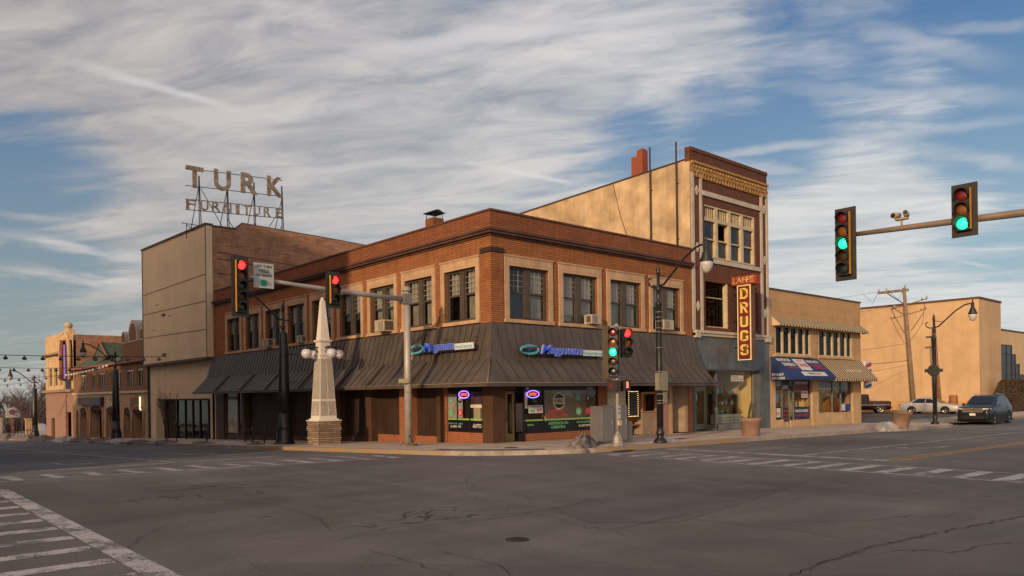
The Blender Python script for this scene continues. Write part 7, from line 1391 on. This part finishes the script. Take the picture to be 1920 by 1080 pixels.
# ================================================================== vehicles
M_CHR = mat('chrome', (0.62, 0.58, 0.52), 0.18, 0.05, 4.0, metal=.9); M_TYRE = mat('tyre', (0.014, 0.014, 0.014), 0.8, 0.15, 8.0); M_CGL = mat('car_glass', (0.010, 0.012, 0.014), 0.10, 0.05, 2.0, spec=.45); M_TRIMB = mat('car_trim', (0.012, 0.012, 0.012), 0.5, 0.1, 4.0)
def paintm(name, col, metal=.35):
    m, t, b = base_mat(name); b.inputs['Base Color'].default_value = (*col, 1); b.inputs['Metallic'].default_value = metal; b.inputs['Roughness'].default_value = 0.38; b.inputs['Coat Weight'].default_value = .35; b.inputs['Coat Roughness'].default_value = .1; b.inputs['Specular IOR Level'].default_value = .3; MC[name] = m; return m
def wheel(par, f, a, b, r_, wd, side):
    mb = MB(f); n = 24
    def ringset(prof):
        rings = [[mb.v((a + rr * math.cos(6.2832 * k / n), b + side * oo, r_ + rr * math.sin(6.2832 * k / n))) for k in range(n)] for rr, oo in prof]
        for A, B in zip(rings, rings[1:]):
            for k in range(n): g = mb.bm.faces.new((A[k], A[(k + 1) % n], B[(k + 1) % n], B[k])); g.smooth = True
        mb.bm.faces.new(rings[0]); mb.bm.faces.new(rings[-1])
    ringset([(r_ * .66, -wd), (r_ * .97, -wd), (r_, -wd * .8), (r_, -wd * .15), (r_ * .96, 0), (r_ * .70, .0), (r_ * .66, -.03)]); w_ = part('wheel', mb, M_TYRE, par)
    mb = MB(f); ringset([(r_ * .66, -.03), (r_ * .64, -.005), (r_ * .58, -.03), (r_ * .20, -.02), (r_ * .16, .0), (.01, .0)]); part('rim', mb, M_CHR, w_)
    mb = MB(f)
    for k in range(5):
        an = 6.2832 * (k + .5) / 5; c, s_ = math.cos(an), math.sin(an); p = [(.2, -.11), (.56, -.16), (.56, .16), (.2, .11)]; mb.face([(a + r_ * (u * c - v_ * s_), b + side * .001, r_ + r_ * (u * s_ + v_ * c)) for u, v_ in p])
    part('rim_opening', mb, M_TRIMB, w_)
def car(name, lab, cat_, x, y, rot, col, secs, belt, wheels, wr, W, extra=None, grp=None):
    """secs: list of (a, z_bottom, z_shoulder, z_top, half-width, top half-width); a runs nose (-) to tail (+)"""
    g = T(x, y) - .15; g = T(x, y) + .01 if x > 50 else g; t_ = thing(name, lab, cat_, (x, y, g), grp); f = local(x, y, g, rot); cp = col
    mb = MB(f); rings = []
    for a, zb2, zs, zt, hw, tw in secs:
        P = [(-hw * .94, zb2), (-hw, zb2 + .14), (-hw, zs - .12), (-hw * .955, zs), (-tw, zt - .04), (-tw * .88, zt), (tw * .88, zt), (tw, zt - .04), (hw * .955, zs), (hw, zs - .12), (hw, zb2 + .14), (hw * .94, zb2)]
        rings.append([mb.v((a, b, z)) for b, z in P])
    for A, B in zip(rings, rings[1:]):
        for k in range(12): g_ = mb.bm.faces.new((A[k], A[(k + 1) % 12], B[(k + 1) % 12], B[k])); g_.smooth = k not in (11,)
    mb.bm.faces.new(rings[0][::-1]); mb.bm.faces.new(rings[-1]); body = part('body', mb, cp, t_)
    body.modifiers.new('bev', 'BEVEL').width = .02; body.modifiers['bev'].segments = 2; body.modifiers['bev'].limit_method = 'ANGLE'; body.modifiers['bev'].angle_limit = rad(30)
    # wheel housings as dark discs just proud of the sides, then wheels
    for a in wheels:
        for sd in (-1, 1):
            mb = MB(f); n = 20; pts = [(a + (wr + .07) * math.cos(math.pi * k / n), sd * (W + .004), max(.12, wr + (wr + .07) * math.sin(math.pi * k / n))) for k in range(n + 1)]; mb.face(pts + [(a - wr - .07, sd * (W + .004), .24), (a + wr + .07, sd * (W + .004), .24)][:0]); part('wheel_arch', mb, M_TRIMB, t_); wheel(t_, f, a, sd * (W + .012), wr, .22, sd)
    return t_, f
def glass_side(t_, f, polys, W, tw, zs, zt):
    """side windows following the inward lean of the upper body; polys in (a, z)"""
    for sd in (-1, 1):
        for poly in polys:
            mb = MB(f); mb.face([(a, sd * (W * .955 + (tw - W * .955) * (z - zs) / (zt - .04 - zs) + .008), z) for a, z in poly]); part('side_window', mb, M_CGL, t_)
# dark sport utility car parked nose towards the camera
SUVC = paintm('suv_navy', (0.008, 0.010, 0.013), .1)
S = [(-2.42, .34, .80, .84, .80, .70), (-2.34, .24, .92, .97, .90, .80), (-2.15, .20, 1.02, 1.08, .95, .84), (-1.35, .20, 1.08, 1.17, .97, .82), (-1.12, .20, 1.10, 1.22, .97, .80), (-.28, .22, 1.12, 1.70, .97, .72), (.2, .22, 1.13, 1.77, .97, .72), (1.5, .22, 1.14, 1.74, .96, .71), (2.0, .24, 1.14, 1.62, .95, .68), (2.35, .28, 1.06, 1.16, .90, .74), (2.42, .36, .90, .98, .84, .70)]
suv, f = car('parked_suv', 'dark navy sport utility car parked facing the camera at the right kerb', 'car', 37.6, -5.55, 0, SUVC, S, 1.1, (-1.47, 1.42), .385, .97)
mb = MB(f); mb.face([(-1.12 + .02, -.70, 1.24), (-1.12 + .02, .70, 1.24), (-.32, .62, 1.67), (-.32, -.62, 1.67)]); 
for v in mb.bm.verts: v.co += Vector((-.02, 0, .015))
part('windscreen', mb, M_CGL, suv); mb = MB(f); mb.face([(2.02, -.62, 1.60), (2.02, .62, 1.60), (2.34, .70, 1.18), (2.34, -.70, 1.18)])
for v in mb.bm.verts: v.co += Vector((.02, 0, .015))
part('rear_window', mb, M_CGL, suv)
glass_side(suv, f, [[(-.85, 1.17), (-.25, 1.62), (.1, 1.66), (.1, 1.17)], [(.17, 1.17), (.17, 1.66), (.95, 1.66), (1.05, 1.17)], [(1.13, 1.18), (1.04, 1.65), (1.6, 1.62), (1.92, 1.20)]], .97, .72, 1.13, 1.76)
for k, z in enumerate((.96, .82)): mb = MB(f); mb.box(-2.46, -2.36, -.58, .58, z - .06, z + .05); part('grille_bar', mb, M_CHR, suv)
mb = MB(f); mb.box(-2.43, -2.30, -.55, .55, .70, .99); part('grille', mb, M_TRIMB, suv); mb = MB(f); mb.box(-2.425, -2.3, -.62, .62, .36, .55); part('air_intake', mb, M_TRIMB, suv)
for sd in (-1, 1):
    mb = MB(f); mb.prism([(-2.40, sd * .56), (-2.33, sd * .84), (-2.05, sd * .955), (-2.05, sd * .86), (-2.3, sd * .56)], .84, 1.00); part('headlight', mb, mat('headlight', (0.55, 0.50, 0.42), 0.12, 0.2, 9.0, spec=.9), suv)
    mb = MB(f); mb.lathe([(.01, 0), (.075, .0), (.085, .04), (.01, .05)], (0, 0, 0), 12); 
    for v in mb.bm.verts: v.co = Vector(f(-2.40 - v.co.z, sd * .70 + v.co.x, .44 + v.co.y))
    part('fog_light', mb, M_CHR, suv); mb = MB(f); mb.box(-.95, -.78, sd * 1.0 - .07, sd * 1.0 + .09 * sd, 1.13, 1.27); part('mirror', mb, SUVC, suv, bevel=.02)
    mb = MB(f); mb.tube([(-.1, sd * .66, 1.80), (0, sd * .66, 1.84), (1.5, sd * .65, 1.81), (1.6, sd * .65, 1.77)], .02, 6); part('roof_rail', mb, M_CHR, suv)
    for a in (.02, .98): mb = MB(f); mb.box(a - .12, a + .06, sd * .975 - .012, sd * .975 + .018, .94, .98); part('door_handle', mb, SUVC, suv)
    for a0_, a1_ in ((-.88, -.88), (.13, .13), (1.05, 1.05)): mb = MB(f); mb.box(a0_, a0_ + .012, sd * .972 - .003, sd * .972 + .003, .36, 1.10); part('door_gap', mb, M_TRIMB, suv)
mb = MB(f); mb.box(-2.45, -2.435, -.17, .17, .56, .70); part('licence_plate', mb, M_OBW, suv); mb = MB(f); mb.box(-2.25, 2.3, -.97, .97, .19, .30); part('skirt', mb, M_TRIMB, suv)
suv.scale = (1, 1, 1.06)
# silver saloon in the car park, nose to the right (towards -Y)
SIL = paintm('saloon_silver', (0.50, 0.49, 0.46), .5)
S = [(-2.45, .35, .62, .66, .76, .60), (-2.35, .25, .72, .76, .86, .72), (-1.5, .20, .86, .90, .90, .74), (-1.05, .20, .90, .96, .90, .72), (-.25, .20, .93, 1.38, .90, .60), (.3, .20, .94, 1.45, .90, .60), (.9, .20, .95, 1.40, .90, .60), (1.65, .20, .96, 1.02, .90, .70), (2.3, .26, .92, .97, .86, .70), (2.42, .34, .80, .86, .80, .64)]
sed, f = car('parked_saloon', 'silver saloon car parked side-on before the ochre stucco wall', 'car', 53.6, 3.5, math.pi / 2, SIL, S, .9, (-1.42, 1.32), .32, .90)
for v_ in ((-1.03, .98, -.28, 1.36), (1.62, 1.04, .95, 1.37)):
    mb = MB(f); s_ = -.02 if v_[0] < 0 else .02; mb.face([(v_[0] + s_, -.64, v_[1]), (v_[0] + s_, .64, v_[1]), (v_[2] + s_, .54, v_[3]), (v_[2] + s_, -.54, v_[3])])
    for v in mb.bm.verts: v.co.z += .012
    part('windscreen' if v_[0] < 0 else 'rear_window', mb, M_CGL, sed)
glass_side(sed, f, [[(-.82, .97), (-.22, 1.31), (.18, 1.36), (.18, .97)], [(.24, .97), (.24, 1.36), (.85, 1.33), (1.30, 1.02), (1.22, .97)]], .90, .60, .94, 1.44)
for sd in (-1, 1):
    mb = MB(f); mb.box(-2.40, -2.1, sd * .62 - .18, sd * .62 + .2, .60, .73); part('headlight', mb, MC['headlight'], sed); mb = MB(f); mb.box(2.2, 2.43, sd * .64 - .18, sd * .64 + .2, .70, .86); part('tail_light', mb, mat('tail_red', (0.35, 0.03, 0.02), .3, .1, 3.0), sed)
    for a in (-.0, .95): mb = MB(f); mb.box(a, a + .16, sd * .905 - .008, sd * .905 + .016, .80, .83); part('door_handle', mb, M_TRIMB, sed)
    for a in (-.86, .21, 1.2): mb = MB(f); mb.box(a, a + .012, sd * .902 - .002, sd * .902 + .002, .30, .93); part('door_gap', mb, M_TRIMB, sed)
# dark red pick-up, tail to the right
PUC = paintm('pickup_maroon', (0.022, 0.008, 0.008), .2)
S = [(-2.7, .45, 1.00, 1.04, .90, .80), (-2.6, .34, 1.10, 1.14, .97, .84), (-1.5, .34, 1.14, 1.18, .98, .84), (-1.2, .34, 1.16, 1.24, .98, .80), (-.65, .34, 1.18, 1.82, .98, .70), (.6, .34, 1.18, 1.84, .98, .70), (.78, .34, 1.18, 1.80, .98, .70), (.84, .34, 1.14, 1.18, .98, .90), (2.6, .36, 1.14, 1.18, .98, .90), (2.68, .42, 1.10, 1.15, .96, .88)]
pk, f = car('pickup_truck', 'dark maroon pickup truck partly hidden by the tan building', 'truck', 55.2, 10.6, -math.pi / 2 + .55, PUC, S, 1.1, (-1.75, 1.75), .40, .98)
glass_side(pk, f, [[(-1.0, 1.22), (-.6, 1.70), (.02, 1.74), (.02, 1.22)], [(.08, 1.22), (.08, 1.74), (.6, 1.74), (.65, 1.22)]], .98, .70, 1.18, 1.83)
for sd in (-1, 1): mb = MB(f); mb.box(-2.6, 2.62, sd * .984 - .003, sd * .984 + .004, .78, .84); part('side_trim', mb, M_CHR, pk); mb = MB(f); mb.box(2.55, 2.70, sd * .86 - .07, sd * .86 + .09, .80, 1.10); part('tail_light', mb, MC['tail_red'], pk)
mb = MB(f); mb.box(2.68, 2.84, -.92, .92, .46, .62); part('rear_bumper', mb, M_CHR, pk); mb = MB(f); mb.face([(.855, -.6, 1.25), (.855, .6, 1.25), (.80, .58, 1.74), (.80, -.58, 1.74)]); part('rear_window', mb, M_CGL, pk)
# far white-roofed van by the arched building
S = [(-2.3, .35, .9, .95, .85, .75), (-2.1, .25, 1.0, 1.1, .95, .8), (-1.4, .25, 1.1, 1.9, .96, .78), (2.1, .25, 1.1, 1.95, .96, .8), (2.3, .35, 1.0, 1.7, .9, .75)]
vn, f = car('parked_van', 'pale van with dark windows parked far up the left street', 'van', 3.6, 110, math.pi / 2, paintm('van_pale', (0.42, 0.38, 0.36), .1), S, 1.0, (-1.4, 1.4), .34, .96)
glass_side(vn, f, [[(-1.2, 1.2), (-1.1, 1.75), (.2, 1.8), (.2, 1.2)], [(.35, 1.2), (.35, 1.8), (1.9, 1.8), (2.0, 1.2)]], .96, .79, 1.1, 1.93)
